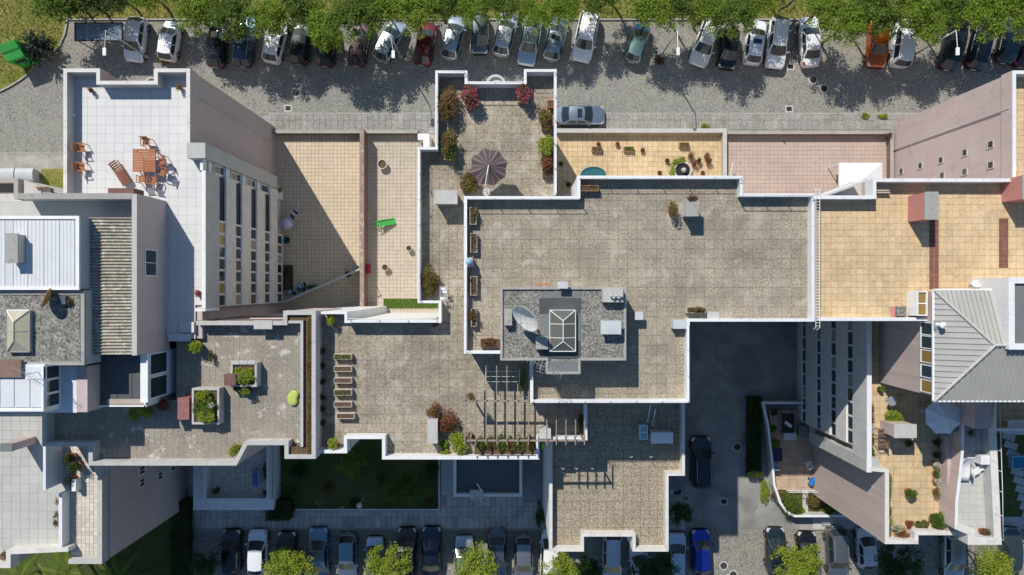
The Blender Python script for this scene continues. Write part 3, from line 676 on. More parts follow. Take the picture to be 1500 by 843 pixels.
# south side: paved forecourt, parking, lawns, yard
sheet('yard', [P(1003, 460), P(1192, 460), P(1192, 776), P(1003, 776)], 0.004, asphalt)
paving(None, 'forecourt', [[P(275, 748), P(1003, 748), P(1003, 776), P(275, 776)], [P(275, 672), P(412, 672), P(412, 748), P(275, 748)], [P(645, 650), P(805, 650), P(805, 748), P(645, 748)]], .10,
       M('forecourt_slab', (.46, .445, .41), fine=(14, .2), cell=(.5, 1.0, 0, 0, .16), patch=(.6, .16), stain=((.14,.14,.12), 1.3, .55, .7, .5)), grout_stone, ts=.5, ty=1.0, joint=.03, indiv=300, piece='paving_slab')
sheet('south_parking', [(-200, P(0, 776)[1]), (200, P(0, 776)[1]), (200, -60), (-200, -60)], 0.0, cobble_park)
kb = MB()
for a, b in ((275, 1010), (1170, 1500)):
    n = int((b-a)/16)
    for i in range(n): kb.box(P(a, 0)[0]+i*1.0, P(a, 0)[0]+i*1.0+.98, P(0, 776)[1]-.02, P(0, 776)[1]+.13, -.2, .112+random.uniform(0, .006))
kb.build('kerb', concrete)['kind'] = 'structure'
sheet('west_lawn', [P(-200, 720), P(276, 720), P(276, 900), P(-200, 900)], .1, lawn_m)
sheet('east_pavement', [P(1190, 757), P(1700, 757), P(1700, 775), P(1190, 775)], .1, conc_light)
sheet('east_garden_ground', [P(1375, 560), P(1700, 560), P(1700, 757), P(1375, 757)], .1, lawn_m)
sheet('front_lawn', [P(412, 640), P(645, 640), P(645, 747), P(412, 747)], .14, lawn_m)
# grass as real blades
def blades(name, boxes, dens, size, mat, z, clear=()):
    C = []
    for a, b, c, d in boxes:
        (x0, y0), (x1, y1) = P(a, b), P(c, d); n = int(abs(x1-x0)*abs(y1-y0)*dens)
        C.append(np.stack([RNG.uniform(x0, x1, n), RNG.uniform(y1, y0, n), np.full(n, z)+RNG.uniform(0, .08, n)], 1))
    o = link(name, quads_mesh(name, leaves(np.concatenate(C), size, up=.1, asp=.25, droop=-.8)), mat); o['kind'] = 'stuff'; return o
blades('tall_grass', [(-20, -20, 92, 84), (-20, 84, 46, 112), (92, -20, 1520, 27), (0, 112, 26, 122)], 55, .26, grass_blade, .14)
blades('lawn_grass', [(413, 660, 644, 746), (64, 250, 94, 278), (150, 740, 246, 850)], 45, .14, lawn_blade, .16)
blades('kerb_weeds', [(0, 224, 95, 228), (398, 166, 640, 168), (818, 166, 1300, 168), (1228, 168, 1302, 180), (640, 28, 1500, 33)], 14, .16, grass_blade, .1)

cast_iron = M('cast_iron', (.045, .042, .04), fine=(30, .3), rough=.8, spec=.2)
def manhole(px, py, label, sq=False):
    x, y = P(px, py); t = T('manhole_cover' if not sq else 'drain_grate', label, 'manhole' if not sq else 'drain', (x, y, .002))
    if sq:
        MBx = MB(); MBx.run([(-.36, -.32), (-.36, .32), (.36, .32), (.36, -.32)], .12, 0, .012, True); link('frame', MBx.me('frame'), conc_light, t)
        link('pit', MB().box(-.25, .25, -.21, .21, 0, .004).me('pit'), black_plastic, t)
        for i in range(5): link('bar', MB().box(-.24, .24, -.2+i*.085, -.17+i*.085, .004, .012).me('bar'), cast_iron, t)
    else:
        link('ring', MB().lathe(0, 0, [(.42, 0), (.42, .008), (.3, .009)], 20).me('ring'), conc_light, t); link('lid', MB().lathe(0, 0, [(.31, .004), (.31, .016), (.26, .018)], 18).me('lid'), dark_wood if False else cast_iron, t)
manhole(434, 136, 'pale round manhole cover in the street left of the long tree shadow'); manhole(1191, 117, 'upper round manhole cover in the street near the right tree shadow')
manhole(1207, 130, 'lower round manhole cover in the street near the right tree shadow'); manhole(422, 159, 'square drain grate with pale frame near the left pavement kerb', True)
manhole(1158, 98, 'square drain grate behind the white estate car with the branch', True); manhole(1156, 160, 'square drain grate by the right pavement kerb', True)
manhole(1060, 829, 'round manhole cover in the cobbled lane below the yard'); manhole(1074, 842, 'round manhole cover cut by the lower edge of the photo')

# ================================================================== CENTRAL BLOCK
ZM, ZMP, ZB, ZBP, ZK, ZKP, ZQ = 17.0, 17.7, 14.2, 15.25, 11.4, 12.2, 19.4
CB = T('apartment_block', 'stepped white apartment block with grey tiled roof terraces in the middle', 'building', (0, -2, 0))
main_px = [(680, 288), (846, 288), (846, 258), (1088, 258), (1088, 284), (1193, 284), (1193, 471), (1010, 471), (1010, 590), (777, 590), (777, 528), (733, 528), (733, 518), (680, 518)]
bcd_px = [(638, 104), (684, 104), (684, 120), (768, 120), (768, 102), (815, 102), (815, 330), (860, 330), (860, 645), (790, 645), (790, 673), (560, 673), (560, 643), (508, 643), (508, 664), (440, 664), (440, 457), (508, 457), (508, 470), (643, 470), (643, 444), (612, 444), (612, 216), (638, 216)]
k_px = [(805, 560), (1003, 560), (1003, 697), (979, 697), (979, 808), (927, 808), (927, 786), (855, 786), (855, 808), (805, 808)]
def inset(poly, d):     # shrink a clockwise-on-screen outline a little, so walls sit inside the coping line
    m = MB(); return m.run(poly, d, 0, 1, True)
b = MB(); b.prism(inset(PP(main_px, ZMP), .02), 0, ZM-.13); b.prism(inset(PP(bcd_px, ZBP), .02), 0, ZB-.13); b.prism(inset(PP(k_px, ZKP), .02), 0, ZK-.13)
b.build('wall', white_paint, CB)
pm = PP(main_px, ZMP)
mr = [(682, 290, 735, 516), (735, 290, 846, 422), (846, 260, 1088, 422), (1088, 286, 1191, 422), (915, 422, 1191, 469), (915, 469, 1008, 588), (779, 527, 915, 588)]
TILES_LEFT[CB.name] = 300
paving(CB, 'main_terrace', [rect(*r_, ZMP) for r_ in mr], ZM, concrete_tile, grout_dark, indiv=190, joint=.014)
br = [(640, 106, 683, 216), (683, 122, 768, 286), (768, 104, 813, 286), (614, 218, 683, 442), (683, 286, 700, 286.5), (445, 459, 508, 662), (508, 472, 641, 640), (562, 640, 790, 671), (641, 442, 700, 640), (700, 500, 858, 643)]
br = [r_ for r_ in br if abs(r_[3]-r_[1]) > 1]
paving(CB, 'lower_terrace', [rect(*r_, ZBP) for r_ in br], ZB, concrete_tile, grout_dark, indiv=70, joint=.014)
kr = [(806, 575, 1001, 696), (806, 696, 978, 787), (806, 787, 854, 806), (928, 787, 978, 806)]
paving(CB, 'south_terrace', [rect(*r_, ZKP) for r_ in kr], ZK, concrete_tile_k, grout_dark, indiv=40, joint=.02)
parapet(CB, main_px[:10]+[(777, 530)], ZMP, ZM, .17); parapet(CB, [(735, 518), (680, 518), (680, 288)], ZMP, ZM, .17)
parapet(CB, [(815, 284), (815, 102)][::-1], ZBP, ZB, .16)
parapet(CB, [(612, 444), (612, 216), (638, 216), (638, 104), (684, 104), (684, 120), (768, 120), (768, 102), (815, 102)], ZBP, ZB, .15)
parapet(CB, [(470, 457), (508, 457), (508, 470), (643, 470), (643, 444), (612, 444)], ZBP, ZB, .15)
parapet(CB, [(860, 594), (860, 645), (790, 645), (790, 673), (560, 673), (560, 643), (508, 643), (508, 664), (464, 664)], ZBP-.1, ZB, .2)
parapet(CB, k_px[1:] + [(805, 592)], ZKP, ZK, .2, mat=weathered_white)
# outward skirt strips of the main parapet (rendered metal capping line)
railing(CB, [(684, 291.5), (849, 291.5), (849, 261.5), (1085, 261.5), (1085, 287.5), (1189, 287.5)], ZMP, 18.08)
railing(CB, [(684, 516), (684, 291.5)], ZMP, 18.08)
railing(CB, [(1007, 474), (1007, 587), (780, 587), (780, 532)], ZMP, 17.95); railing(CB, [(641, 213), (641, 107), (681, 107)], ZBP, 15.6); railing(CB, [(687, 123), (765, 123)], ZBP, 15.6)
railing(CB, [(771, 105), (812, 105), (812, 280)], ZBP, 15.6); railing(CB, [(615, 440), (615, 219)], ZBP, 15.6); railing(CB, [(512, 467), (638, 467)], ZBP, 15.6)
# half-round bay under the north parapet
hb = MB(); x, y = P(726, 124, 13.8); hb.lathe(x, y, [(.72, 12.6), (.72, 13.8), (.55, 13.8), (.55, 13.6)], 26); hb.build('bay', conc_light, CB)
# stair head on the main terrace
qp = [(733, 421), (917, 421), (917, 528), (850, 528), (850, 548), (800, 548), (800, 528), (733, 528)]
MB().prism(PP(qp, ZQ), ZM-.1, ZQ-.16).build('stair_head', render_grey, CB)
qb = MB(); qb.prism(inset(PP(qp, ZQ), .05), ZQ-.16, ZQ-.13); q_roof = qb.build('stair_head_roof', lichen_conc, CB)
parapet(CB, qp+[qp[0]], ZQ, ZQ-.2, .14, mat=concrete, capw=.02, name='roof_rim')
for k, (a, b_, c, d, m_) in enumerate(((793, 428, 851, 437, slate_sheet), (790, 437, 851, 460, slate_dark), (797, 460, 851, 500, slate_sheet), (793, 500, 851, 526, slate_dark))):
    (x0, y0), (x1, y1) = P(a, b_, ZQ), P(c, d, ZQ); MB().box(x0, x1, y0-.003, y1+.003, ZQ-.13, ZQ-.10).build('roof_membrane', m_, CB)
(x0, y0), (x1, y1) = P(802, 530, ZQ), P(848, 546, ZQ); MB().box(x0, x1, y0, y1, ZQ-.13, ZQ-.09).build('roof_membrane', slate_sheet, CB)

# things on the stair head
def skylight(px0, py0, px1, py1, z, h, label, ridge=.5, glass=sky_glass, fr=white_metal, nb=3):
    (x0, y0), (x1, y1) = P(px0, py0, z+h), P(px1, py1, z+h); cx, cy = (x0+x1)/2, (y0+y1)/2; a, b = abs(x1-x0)/2, abs(y1-y0)/2
    t = T('skylight', label, 'skylight', (cx, cy, z)); q = MB(); q.run([(-a, -b), (-a, b), (a, b), (a, -b)], .07, 0, h*.45, True); link('curb', q.me('curb'), fr, t)
    zr, z0 = h, h*.45; r0, r1 = b*ridge, -b*ridge
    A, B_, C_, D_ = (-a, b, z0), (a, b, z0), (a, -b, z0), (-a, -b, z0); E, F_ = (0, r0, zr), (0, r1, zr)
    for vs in ((A, B_, E), (B_, C_, F_, E), (C_, D_, F_), (D_, A, E, F_)):
        m_ = MB(); m_.add(vs, [tuple(range(len(vs)-1, -1, -1))]); link('pane', m_.me('pane'), glass, t)
    for p0, p1 in ((A, E), (B_, E), (C_, F_), (D_, F_), (E, F_), (A, B_), (B_, C_), (C_, D_), (D_, A)):
        m_ = MB(); m_.tube([tuple(np.array(p0)+[0, 0, .015]), tuple(np.array(p1)+[0, 0, .015])], .026, 5); link('glazing_bar', m_.me('glazing_bar'), fr, t)
    for i in range(1, nb):
        y_ = b-2*b*i/nb
        if abs(y_) < b*ridge+.01:
            for sx in (-1, 1): m_ = MB(); m_.tube([(sx*a, y_, z0+.015), (0, y_, zr+.015)], .022, 5); link('glazing_bar', m_.me('glazing_bar'), fr, t)
    return t
skylight(806, 455, 844, 516, ZQ-.1, .75, 'glazed hipped skylight with white bars on the stair head roof', .5)
def dish(px, py, z, r, nx, ny, tilt, label, mat=dish_m, feed=True, name='satellite_dish', mast=.6):
    x, y = P(px, py, z+mast); t = T(name, label, 'satellite dish', (x, y, z)); n = Vector((nx, ny, 0)).normalized()*sin(tilt)+Vector((0, 0, cos(tilt)))
    R_ = n.to_track_quat('Z', 'Y').to_matrix(); m_ = MB(); prof = [(r*q, .28*r*q*q) for q in (.05, .25, .5, .75, .92, 1)]
    m_.lathe(0, 0, prof+[(r*1.02, .28*r+.03), (r, .28*r+.035)]+[(q_[0]*.985, q_[1]+.03) for q_ in prof[::-1]], 40)
    def tr(p): q = R_ @ Vector(p); return (q.x, q.y, q.z+mast)
    m_.v = [tr(p) for p in m_.v]; link('reflector', m_.me('reflector', smooth=True), mat, t)
    s_ = MB(); s_.tube([(0, 0, 0), (0, 0, mast-.02)], .05, 8); s_.cbox(0, 0, .03, .3, .3, .06); s_.tube([(0, 0, mast*.4), tr((0, r*.3, -.02))], .025, 5); link('mast', s_.me('mast'), galv, t)
    if feed:
        s_ = MB(); s_.tube([tr((0, -r*.98, .28*r)), tr((0, 0, r*.8))], .018, 5); s_.tube([tr((0, 0, r*.8)), tr((0, 0, r*.68))], .05, 8); link('feed_arm', s_.me('feed_arm'), galv, t)
        if r > .8:
            s_ = MB(); s_.tube([tr((r*.8, .5*r, .3*r)), tr((0, 0, r*.8))], .012, 4); s_.tube([tr((-r*.8, .5*r, .3*r)), tr((0, 0, r*.8))], .012, 4); link('strut', s_.me('strut'), galv, t)
    return t
dish(774, 463, ZQ-.1, .96, -.72, -.69, radians(57), 'large off white satellite dish on the stair head roof', mast=1.7)
chimney(739, 453, 750, 477, ZQ-.12, .55, 'long low concrete block left of the large satellite dish', concrete, lid=False, cat='roof vent', name='vent_block')
chimney(785, 494, 803, 512, ZQ-.12, .6, 'square concrete block below the large satellite dish', concrete, lid=False, cat='roof vent', name='vent_block')
chimney(880, 470, 910, 490, ZQ-.12, .75, 'white slab topped vent on the right of the stair head roof', render_grey, lidm=pale_lid, cat='roof vent', name='vent_block', ov=.1)
vb = chimney(883, 423, 913, 443, ZQ-.12, .6, 'corner concrete vent with five shiny metal cowls', conc_light, lid=False, cat='roof vent', name='vent_block')
for i in range(5):
    m_ = MB(); xx = -.12+.15*i; yy = .05*(-1)**i-.1; m_.lathe(xx, yy, [(.05, .6), (.05, .72), (.1, .74), (.1, .80), (.02, .86)], 10); link('cowl', m_.me('cowl', smooth=True), chrome, vb)
wv = chimney(817, 413, 832, 423, ZM, 2.9, 'small white framed vent on the upper rim of the stair head', conc_light, lidm=pale_lid, cat='roof vent', name='vent_block')
def yagi(px, py, z, h, L, dx, dy, n, label, el=.25):
    x, y = P(px, py, z); t = T('tv_antenna', label, 'antenna', (x, y, z)); m_ = MB(); m_.tube([(0, 0, 0), (0, 0, h)], .025, 6); link('mast', m_.me('mast'), galv, t)
    b_ = MB(); d = np.array([dx, dy])/math.hypot(dx, dy); b_.tube([(-d[0]*L*.3, -d[1]*L*.3, h), (d[0]*L*.7, d[1]*L*.7, h+.0)], .016, 5); link('boom', b_.me('boom'), galv, t)
    for i in range(n):
        s_ = -L*.3+L*i/(n-1); w_ = el*(1.1-.3*i/n); e = MB(); e.tube([(d[0]*s_-d[1]*w_, d[1]*s_+d[0]*w_, h+.01), (d[0]*s_+d[1]*w_, d[1]*s_-d[0]*w_, h+.01)], .010, 4); link('element', e.me('element'), galv, t)
    return t
yagi(806, 538, ZQ-.1, 1.6, 2.2, -1, .45, 12, 'tv antenna with long boom over the lower edge of the stair head'); yagi(790, 532, ZM+.1, 2.6, 1.0, .3, 1, 6, 'small tv antenna at the foot of the stair head wall')
chimney(930, 457, 942, 469, ZM, .75, 'small white cube vent right of the stair head', pale_lid, cat='roof vent', name='vent_block')
chimney(986, 469, 1006, 482, ZM, .7, 'white box against the inner corner of the parapet above the yard', pale_lid, lid=False, cat='roof vent', name='vent_block')
chimney(1036, 457, 1054, 470, ZM, .12, 'flat grey slab lying beside the terrace planter', conc_light, lid=False, cat='slab', name='concrete_slab')
ch = chimney(1005, 290, 1024, 317, ZM, 1.35, 'grey concrete chimney standing alone on the big terrace', render_grey, lidm=concrete, ov=.07)
# wall lamp / blue cowl on west parapet
t = T('ventilator', 'pale blue ventilator cowl on the left parapet of the big terrace', 'ventilator', (*P(687, 384, 18.0), ZM)); link('pipe', MB().box(-.22, .22, -.3, .3, 0, .85).me('pipe'), render_grey, t); link('cowl', MB().lathe(0, 0, [(.16, .85), (.16, 1.0), (.22, 1.02), (.2, 1.12), (.04, 1.17)], 14).me('cowl', smooth=True), skyblue_m, t)
# planters of the main terrace
for a, lab, v in (((688, 304, 698, 329), 'topmost long planter by the left parapet of the big terrace', leaf_olive), ((689, 342, 699, 370), 'second long planter by the left parapet, above the blue ventilator', leaf_dry),
                  ((689, 405, 699, 433), 'third long planter by the left parapet, below the blue ventilator', leaf_olive), ((690, 452, 698, 479), 'lowest long planter by the left parapet with a straggling red brown shrub', leaf_dry)):
    planter(*a, ZM, .45, lab, veg=v, n=110)
planter(704, 497, 731, 509, ZM, .4, 'brown planter in the lower left corner of the big terrace with a dry bush', dark_wood, leaf_red, 160, vh=.5)
planter(849, 272, 877, 280, ZM, .5, 'planter in the shade under the upper parapet step', tub_tan, leaf_dry, 60); planter(1006, 450, 1034, 459, ZM, .45, 'planter with dry plants at the lower edge of the big terrace', planter_m, leaf_dry, 110)
plant(692, 462, ZM+.4, .8, .7, .6, leaf_red, 'straggling red brown shrub hanging over the lowest left planter', 260, .09); plant(717, 500, ZM+.3, .8, .5, .6, leaf_red, 'dry reddish bush in the brown corner planter', 260, .09)
plant(987, 307, ZM, .7, 1.1, .9, leaf_dry, 'brown shrub beside the lone chimney', 520, .1, pot=('round', .35, .26, terracotta)); plant(694, 314, ZM+.4, .5, .9, .35, leaf_olive, 'olive green plants in the topmost left planter', 200, .09)
plant(1014, 290, ZM+1.3, .7, .45, .35, leaf_red, 'red brown creeper on top of the lone chimney', 220, .09); plant(1020, 452, ZM+.35, .9, .4, .6, leaf_dry, 'dry stalks rising from the planter at the lower edge', 150, .1)
m_ = T('downpipe', 'long grey pipe lying on the tiles beside the left planters', 'pipe', (*P(693, 440, ZM), ZM)); link('pipe', MB().tube([(0, -1.6, .04), (0, 3.4, .04)], .03, 6).me('pipe'), galv, m_)
t = T('mat', 'orange strip of paint or cloth above the stair head', 'mat', (*P(796, 417, ZM), ZM+.003)); link('strip', MB().box(-.45, .4, -.06, .07, 0, .01).me('strip'), M('orange_cloth', (.45, .17, .10), fine=(20, .3)), t)

# north roof garden (umbrella terrace)
def parasol(px, py, z, h, r, nseg, mat, label, two=None, scallop=.06, post=(0, 0), band=.28, peak=.45, a0=0.2):
    x, y = P(px, py, z+h); t = T('parasol', label, 'parasol', (x+post[0], y+post[1], z)); ox, oy = -post[0], -post[1]
    for i in range(nseg):
        m_ = MB(); aa, bb = a0+2*pi*i/nseg, a0+2*pi*(i+1)/nseg; K = 12; ms = []
        for k in range(K):
            for l in range(6):
                p = []
                for (kk, ll) in ((k, l), (k+1, l), (k+1, l+1), (k, l+1)):
                    u = kk/K; q = ll/6; a = lerp(aa, bb, u); sag = sin(pi*u)
                    rr = r*q*(1-(scallop*sag+ (1-cos(pi/nseg))*sag*.9)*q); zz = h+peak*(1-q)**1.05-.10*sag*q*r*.5*(1 if q > .1 else 0)-.0
                    p.append((ox+rr*cos(a), oy+rr*sin(a), zz))
                m_.cur = 1 if two and (k == 0 or (k == K-1 and l > 1)) else (1 if two and k == 6 and l > 0 else 0)
                if l == 0: m_.add([p[0], p[2], p[3]], [(0, 1, 2)])
                else: m_.add(p, [(0, 1, 2, 3)])
        link('canopy_panel', m_.me('canopy_panel'), [mat, two or mat], t)
    for i in range(nseg):
        a = a0+2*pi*i/nseg; q = MB(); q.tube([(ox, oy, h+peak-.08), (ox+r*.98*cos(a), oy+r*.98*sin(a), h-.03)], .012, 4); link('rib', q.me('rib'), galv, t)
    link('finial', MB().lathe(ox, oy, [(.05, h+peak-.02), (.05, h+peak+.06), (.02, h+peak+.1)], 8).me('finial'), galv, t)
    q = MB()
    if post == (0, 0): q.tube([(0, 0, 0), (0, 0, h+peak)], .03, 8)
    else: q.tube([(0, 0, 0), (0, 0, h+peak+.1), (ox*.5, oy*.5, h+peak+.35), (ox, oy, h+peak+.08)], .03, 8)
    link('pole', q.me('pole'), white_metal, t); link('base', MB().lathe(0, 0, [(.3, 0), (.3, .08), (.1, .1)], 16).me('base'), conc_light, t)
    return t
parasol(716, 245, ZB, 2.35, 1.32, 8, canopy_grey, 'charcoal parasol with dusty pink stripes on the flower terrace', canopy_rose, post=(-.22, -1.35), band=.4, a0=.28)
for (px, py, w_, d_, h_, mm, lab, nn) in ((656, 150, 1.3, 2.5, 1.3, leaf_dry, 'tall rusty brown shrub in the upper left of the flower terrace', 1500), (655, 205, 1.3, 1.8, 1.3, leaf_olive, 'olive green shrub on the left of the flower terrace', 1100),
        (657, 222, 1.2, 1.4, 1.0, leaf_tree2, 'green shrub at the left step of the flower terrace', 700), (686, 268, 1.5, 1.6, .9, leaf_olive, 'low olive shrub left of the striped parasol', 1000),
        (689, 141, 1.35, 1.5, 1.3, leaf_magenta, 'magenta flowering shrub left of the north parapet', 1100), (766, 137, 1.15, 1.3, 1.1, leaf_magenta, 'red and pink flowering shrub right of the north parapet', 900),
        (800, 172, 1.0, 1.9, 1.2, leaf_olive, 'olive shrub at the upper right parapet of the flower terrace', 1000), (801, 213, 1.05, 1.9, 1.2, leaf_lime, 'yellow green shrub by the right parapet of the flower terrace', 1000), (800, 238, .95, 1.0, 1.0, leaf_red, 'russet shrub in the lowest pot by the right parapet', 520)):
    plant(px, py, ZB, w_, d_, h_, mm, lab, int(nn*1.25), .13, pot=('box', .4, w_*.6, tub_tan, d_*.7), cat='shrub', clumps=10)
chimney(636, 279, 670, 299, ZB, 1.5, 'pale box chimney left of the striped parasol', conc_light, lidm=conc_light, ov=.06)
planter(802, 147, 812, 158, ZB, .5, 'red brown planter at the upper right of the flower terrace', terracotta); planter(795, 247, 811, 259, ZB, .5, 'dark square tub near the right parapet of the flower terrace', dark_wood, leaf_olive, 60)
# west strip
plant(630, 413, ZB, 1.15, 2.35, 1.2, leaf_olive, 'dense mixed red and green bush filling the corner of the narrow terrace', 2600, .11, cat='shrub', clumps=16)
t = T('drying_rack', 'white folding clothes rack on the narrow terrace', 'drying rack', (*P(650, 430, ZB+.6), ZB))
for sx in (-.24, .24): m_ = MB(); m_.tube([(sx, -.5, .75), (sx, .5, .75)], .015, 5); m_.tube([(sx, -.42, .75), (-sx, -.30, 0)], .012, 5); m_.tube([(sx, .42, .75), (-sx, .30, 0)], .012, 5); link('side_frame', m_.me('side_frame'), white_metal, t)
for i in range(9): m_ = MB(); m_.tube([(-.24, -.5+i*.125, .75), (.24, -.5+i*.125, .75)], .008, 4); link('rail', m_.me('rail'), white_metal, t)
for i, (a, b_) in enumerate(((-.1, -.35), (.08, .1), (-.02, .32))): link('cloth', MB().cbox(a, b_, .77, .3, .18, .02).me('cloth'), tent_m, t)
plant(637, 475, ZB, .5, .5, .6, leaf_red, 'small red leaved pot plant in the shaded corner below the clothes rack', 260, .08, pot=('round', .3, .2, terracotta))

# big lower terrace
for i, (y0, y1, x0, veg, lab) in enumerate(((519, 527, 489, leaf_tree2, 'topmost of the six pale edged planters'), (537, 545, 489, None, 'second from the top of the six pale edged planters'), (554, 562, 489, None, 'third from the top of the six pale edged planters'),
        (571, 580, 489, leaf_tree2, 'fourth of the six pale edged planters, filled with green'), (589, 597, 489, None, 'fifth of the six pale edged planters with bare soil'), (606, 614, 493, None, 'lowest of the six pale edged planters, set slightly right'))):
    planter(x0, y0, x0+26, y1, ZB, .48, lab, planter_m, veg, 120, group='row of six pale edged planters', vh=.15)
plant(484, 469, ZB, .6, .9, .8, leaf_lime, 'bright yellow green shrub in the shade of the upper left corner', 420, .11, pot=('round', .3, .22, terracotta)); plant(487, 652, ZB, .7, 1.0, .9, leaf_lime, 'yellow green shrub in the lower left corner of the big lower terrace', 450, .12, pot=('round', .3, .22, terracotta))
for i, py in enumerate((515, 537, 560, 583, 600, 620)):
    plant(472, py, ZB, .45, .55, .45, leaf_dark, 'small dark green pot plant under the tall wall, number %s from the top' % ('one', 'two', 'three', 'four', 'five', 'six')[i], 200, .09, pot=('round', .2, .16, terracotta), group='pots under the tall wall')
box_ = chimney(626, 615, 641, 650, ZB, 1.2, 'pale upright slab chimney by the yellow green bushes', conc_light, lidm=conc_light, ov=.03)
for (px, py, w_, d_, h_, mm, lab, nn, sz) in ((635, 603, .95, .95, .9, leaf_red, 'dark russet shrub above the slab chimney', 700, .11), (657, 617, 1.2, 1.4, 1.2, leaf_red, 'large russet shrub right of the slab chimney', 1200, .12), (671, 650, 1.3, 1.4, 1.2, leaf_lime, 'large bright yellow green shrub near the pergola foot', 1200, .14),
        (650, 651, .55, .55, .5, leaf_lime, 'small spiky yellow plant right of the slab chimney', 240, .16), (651, 663, .6, .5, .5, leaf_lime, 'lowest spiky yellow plant on the white parapet', 260, .16), (690, 640, .5, .6, .6, leaf_dry, 'brown leaved plant at the pergola corner', 300, .1), (690, 583, .5, .6, .6, leaf_dry, 'brown climber on top of the upper pergola post', 320, .1)):
    plant(px, py, ZB+(1.9 if 'climber' in lab else 0), w_*1.2, d_*1.2, h_, mm, lab, nn, sz, cat='shrub')
for i in range(7): plant(705+i*14, 650, ZB, .85, 1.15, .95, leaf_olive if i % 2 else leaf_tree2, 'section of the green hedge under the lower pergola beam, %s from the left' % ('first', 'second', 'third', 'fourth', 'fifth', 'sixth', 'seventh')[i], 620, .11, name='hedge_bush', cat='shrub', group='hedge bushes under the pergola')
planter(695, 655, 787, 669, ZB, .4, 'long low planter along the white parapet under the pergola', dark_wood, None)
for k, (px, py, d_) in enumerate(((765, 557, 2.2), )): plant(px, py, ZB, .55, d_, 1.6, leaf_tree2, 'green climber on the wall beneath the tv antenna', 700, .1, cat='climber')
# pergolas
def pergola(xs, y0, y1, beams, z, label, post_px, w_=.06):
    h = 2.35; x_, y_ = P((xs[0]+xs[-1])/2, (y0+y1)/2, z+h); t = T('pergola', label, 'pergola', (x_, y_, z)); OFF[t.name] = (x_, y_, z)
    for q in xs:
        a, b_ = P(q, y0, z+h+.1), P(q, y1, z+h+.1); MB().box(a[0]-w_/2, a[0]+w_/2, b_[1], a[1], z+h, z+h+.15).build('rafter', pergola_wood, t)
    for (xa, xb, yy) in beams:
        a, b_ = P(xa, yy, z+h), P(xb, yy, z+h); MB().box(a[0], b_[0], a[1]-.05, a[1]+.05, z+h-.16, z+h-.003).build('beam', pergola_wood, t)
    for (xx, yy) in post_px: a = P(xx, yy, z+h); MB().box(a[0]-.05, a[0]+.05, a[1]-.05, a[1]+.05, z, z+h-.16).build('post', pergola_wood, t)
    return t
pergola([681, 697, 712, 727.5, 742.5, 758.5, 774], 536, 652, [(681, 777, 588)], ZB, 'weathered timber pergola with thin rafters on the lower terrace', [(688, 588), (688, 646)])
MB_p = pergola([801, 815, 829, 843, 856], 615, 652, [(683, 856, 646)], ZB, 'small timber pergola over the projecting corner right of the hedge', [(855, 646), (775, 646)])
chimney(790, 629, 807, 643, ZB, 1.3, 'small grey box at the end of the long hedge', render_grey, lid=False, cat='box', name='service_box')
plant(851, 622, ZB, .45, 1.6, 1.2, leaf_dark, 'dark climber on the right parapet of the pergola corner', 500, .1, cat='climber')
t = T('clothes_line', 'thin metal clothes line frame above the pergola rafters', 'clothes line', (*P(720, 552, ZB+1.9), ZB))
for dy in (-.35, 0, .35): link('wire', MB().tube([(-.4, dy, 1.9), (1.9, dy, 1.9)], .012, 4).me('wire'), white_metal, t)
for dx in (-.4, 1.9): link('upright', MB().tube([(dx, 0, 0), (dx, 0, 1.9), (dx, .5, 1.9), (dx, -.5, 1.9)], .02, 5).me('upright'), white_metal, t)

# south terrace items
chimney(954, 634, 986, 650, ZK, 1.3, 'long white topped chimney on the shaded south terrace', conc_light, lidm=white_paint, ov=.05)
t = T('water_tank', 'pale blue framed box left of the white topped chimney', 'tank', (*P(943, 634, ZK+.9), ZK)); link('tank', MB().box(-.28, .28, -.5, .5, 0, .8).me('tank'), skyblue_m, t); q = MB(); q.run([(-.3, -.52), (-.3, .52), (.3, .52), (.3, -.52)], .05, .8, .88, True); link('rim', q.me('rim'), white_metal, t); link('strap', MB().box(-.3, .3, -.03, .03, .8, .86).me('strap'), white_metal, t)
for (xa, ya, yb, lab) in ((953, 594, 618, 'left white pole on the shaded south terrace'), (960.5, 600, 623, 'right white pole on the shaded south terrace')):
    a, b_ = P(xa, ya, ZK+1.2), P(xa, yb, ZK+.2); t = T('pole', lab, 'pole', (a[0], b_[1], ZK)); link('pole', MB().tube([(0, 0, .1), (0, a[1]-b_[1], 1.2)], .04, 6).me('pole'), white_metal, t); link('foot', MB().box(-.12, .12, -.12, .12, 0, .1).me('foot'), galv, t)
for i, px in enumerate((824, 844, 867, 924, 953)):
    a = P(px, 688 if i < 3 else 671, ZK+.9); t = T('rail_post', 'thin forked post on the south terrace, %s from the left' % ('first', 'second', 'third', 'fourth', 'fifth')[i], 'post', (a[0], a[1], ZK), 0, 'forked posts on the south terrace')
    link('post', MB().tube([(0, 0, 0), (0, 0, .9), (.12, .12, 1.0)], .018, 5).me('post'), white_metal, t); link('fork', MB().tube([(0, 0, .9), (-.1, .14, 1.0)], .014, 5).me('fork'), white_metal, t)

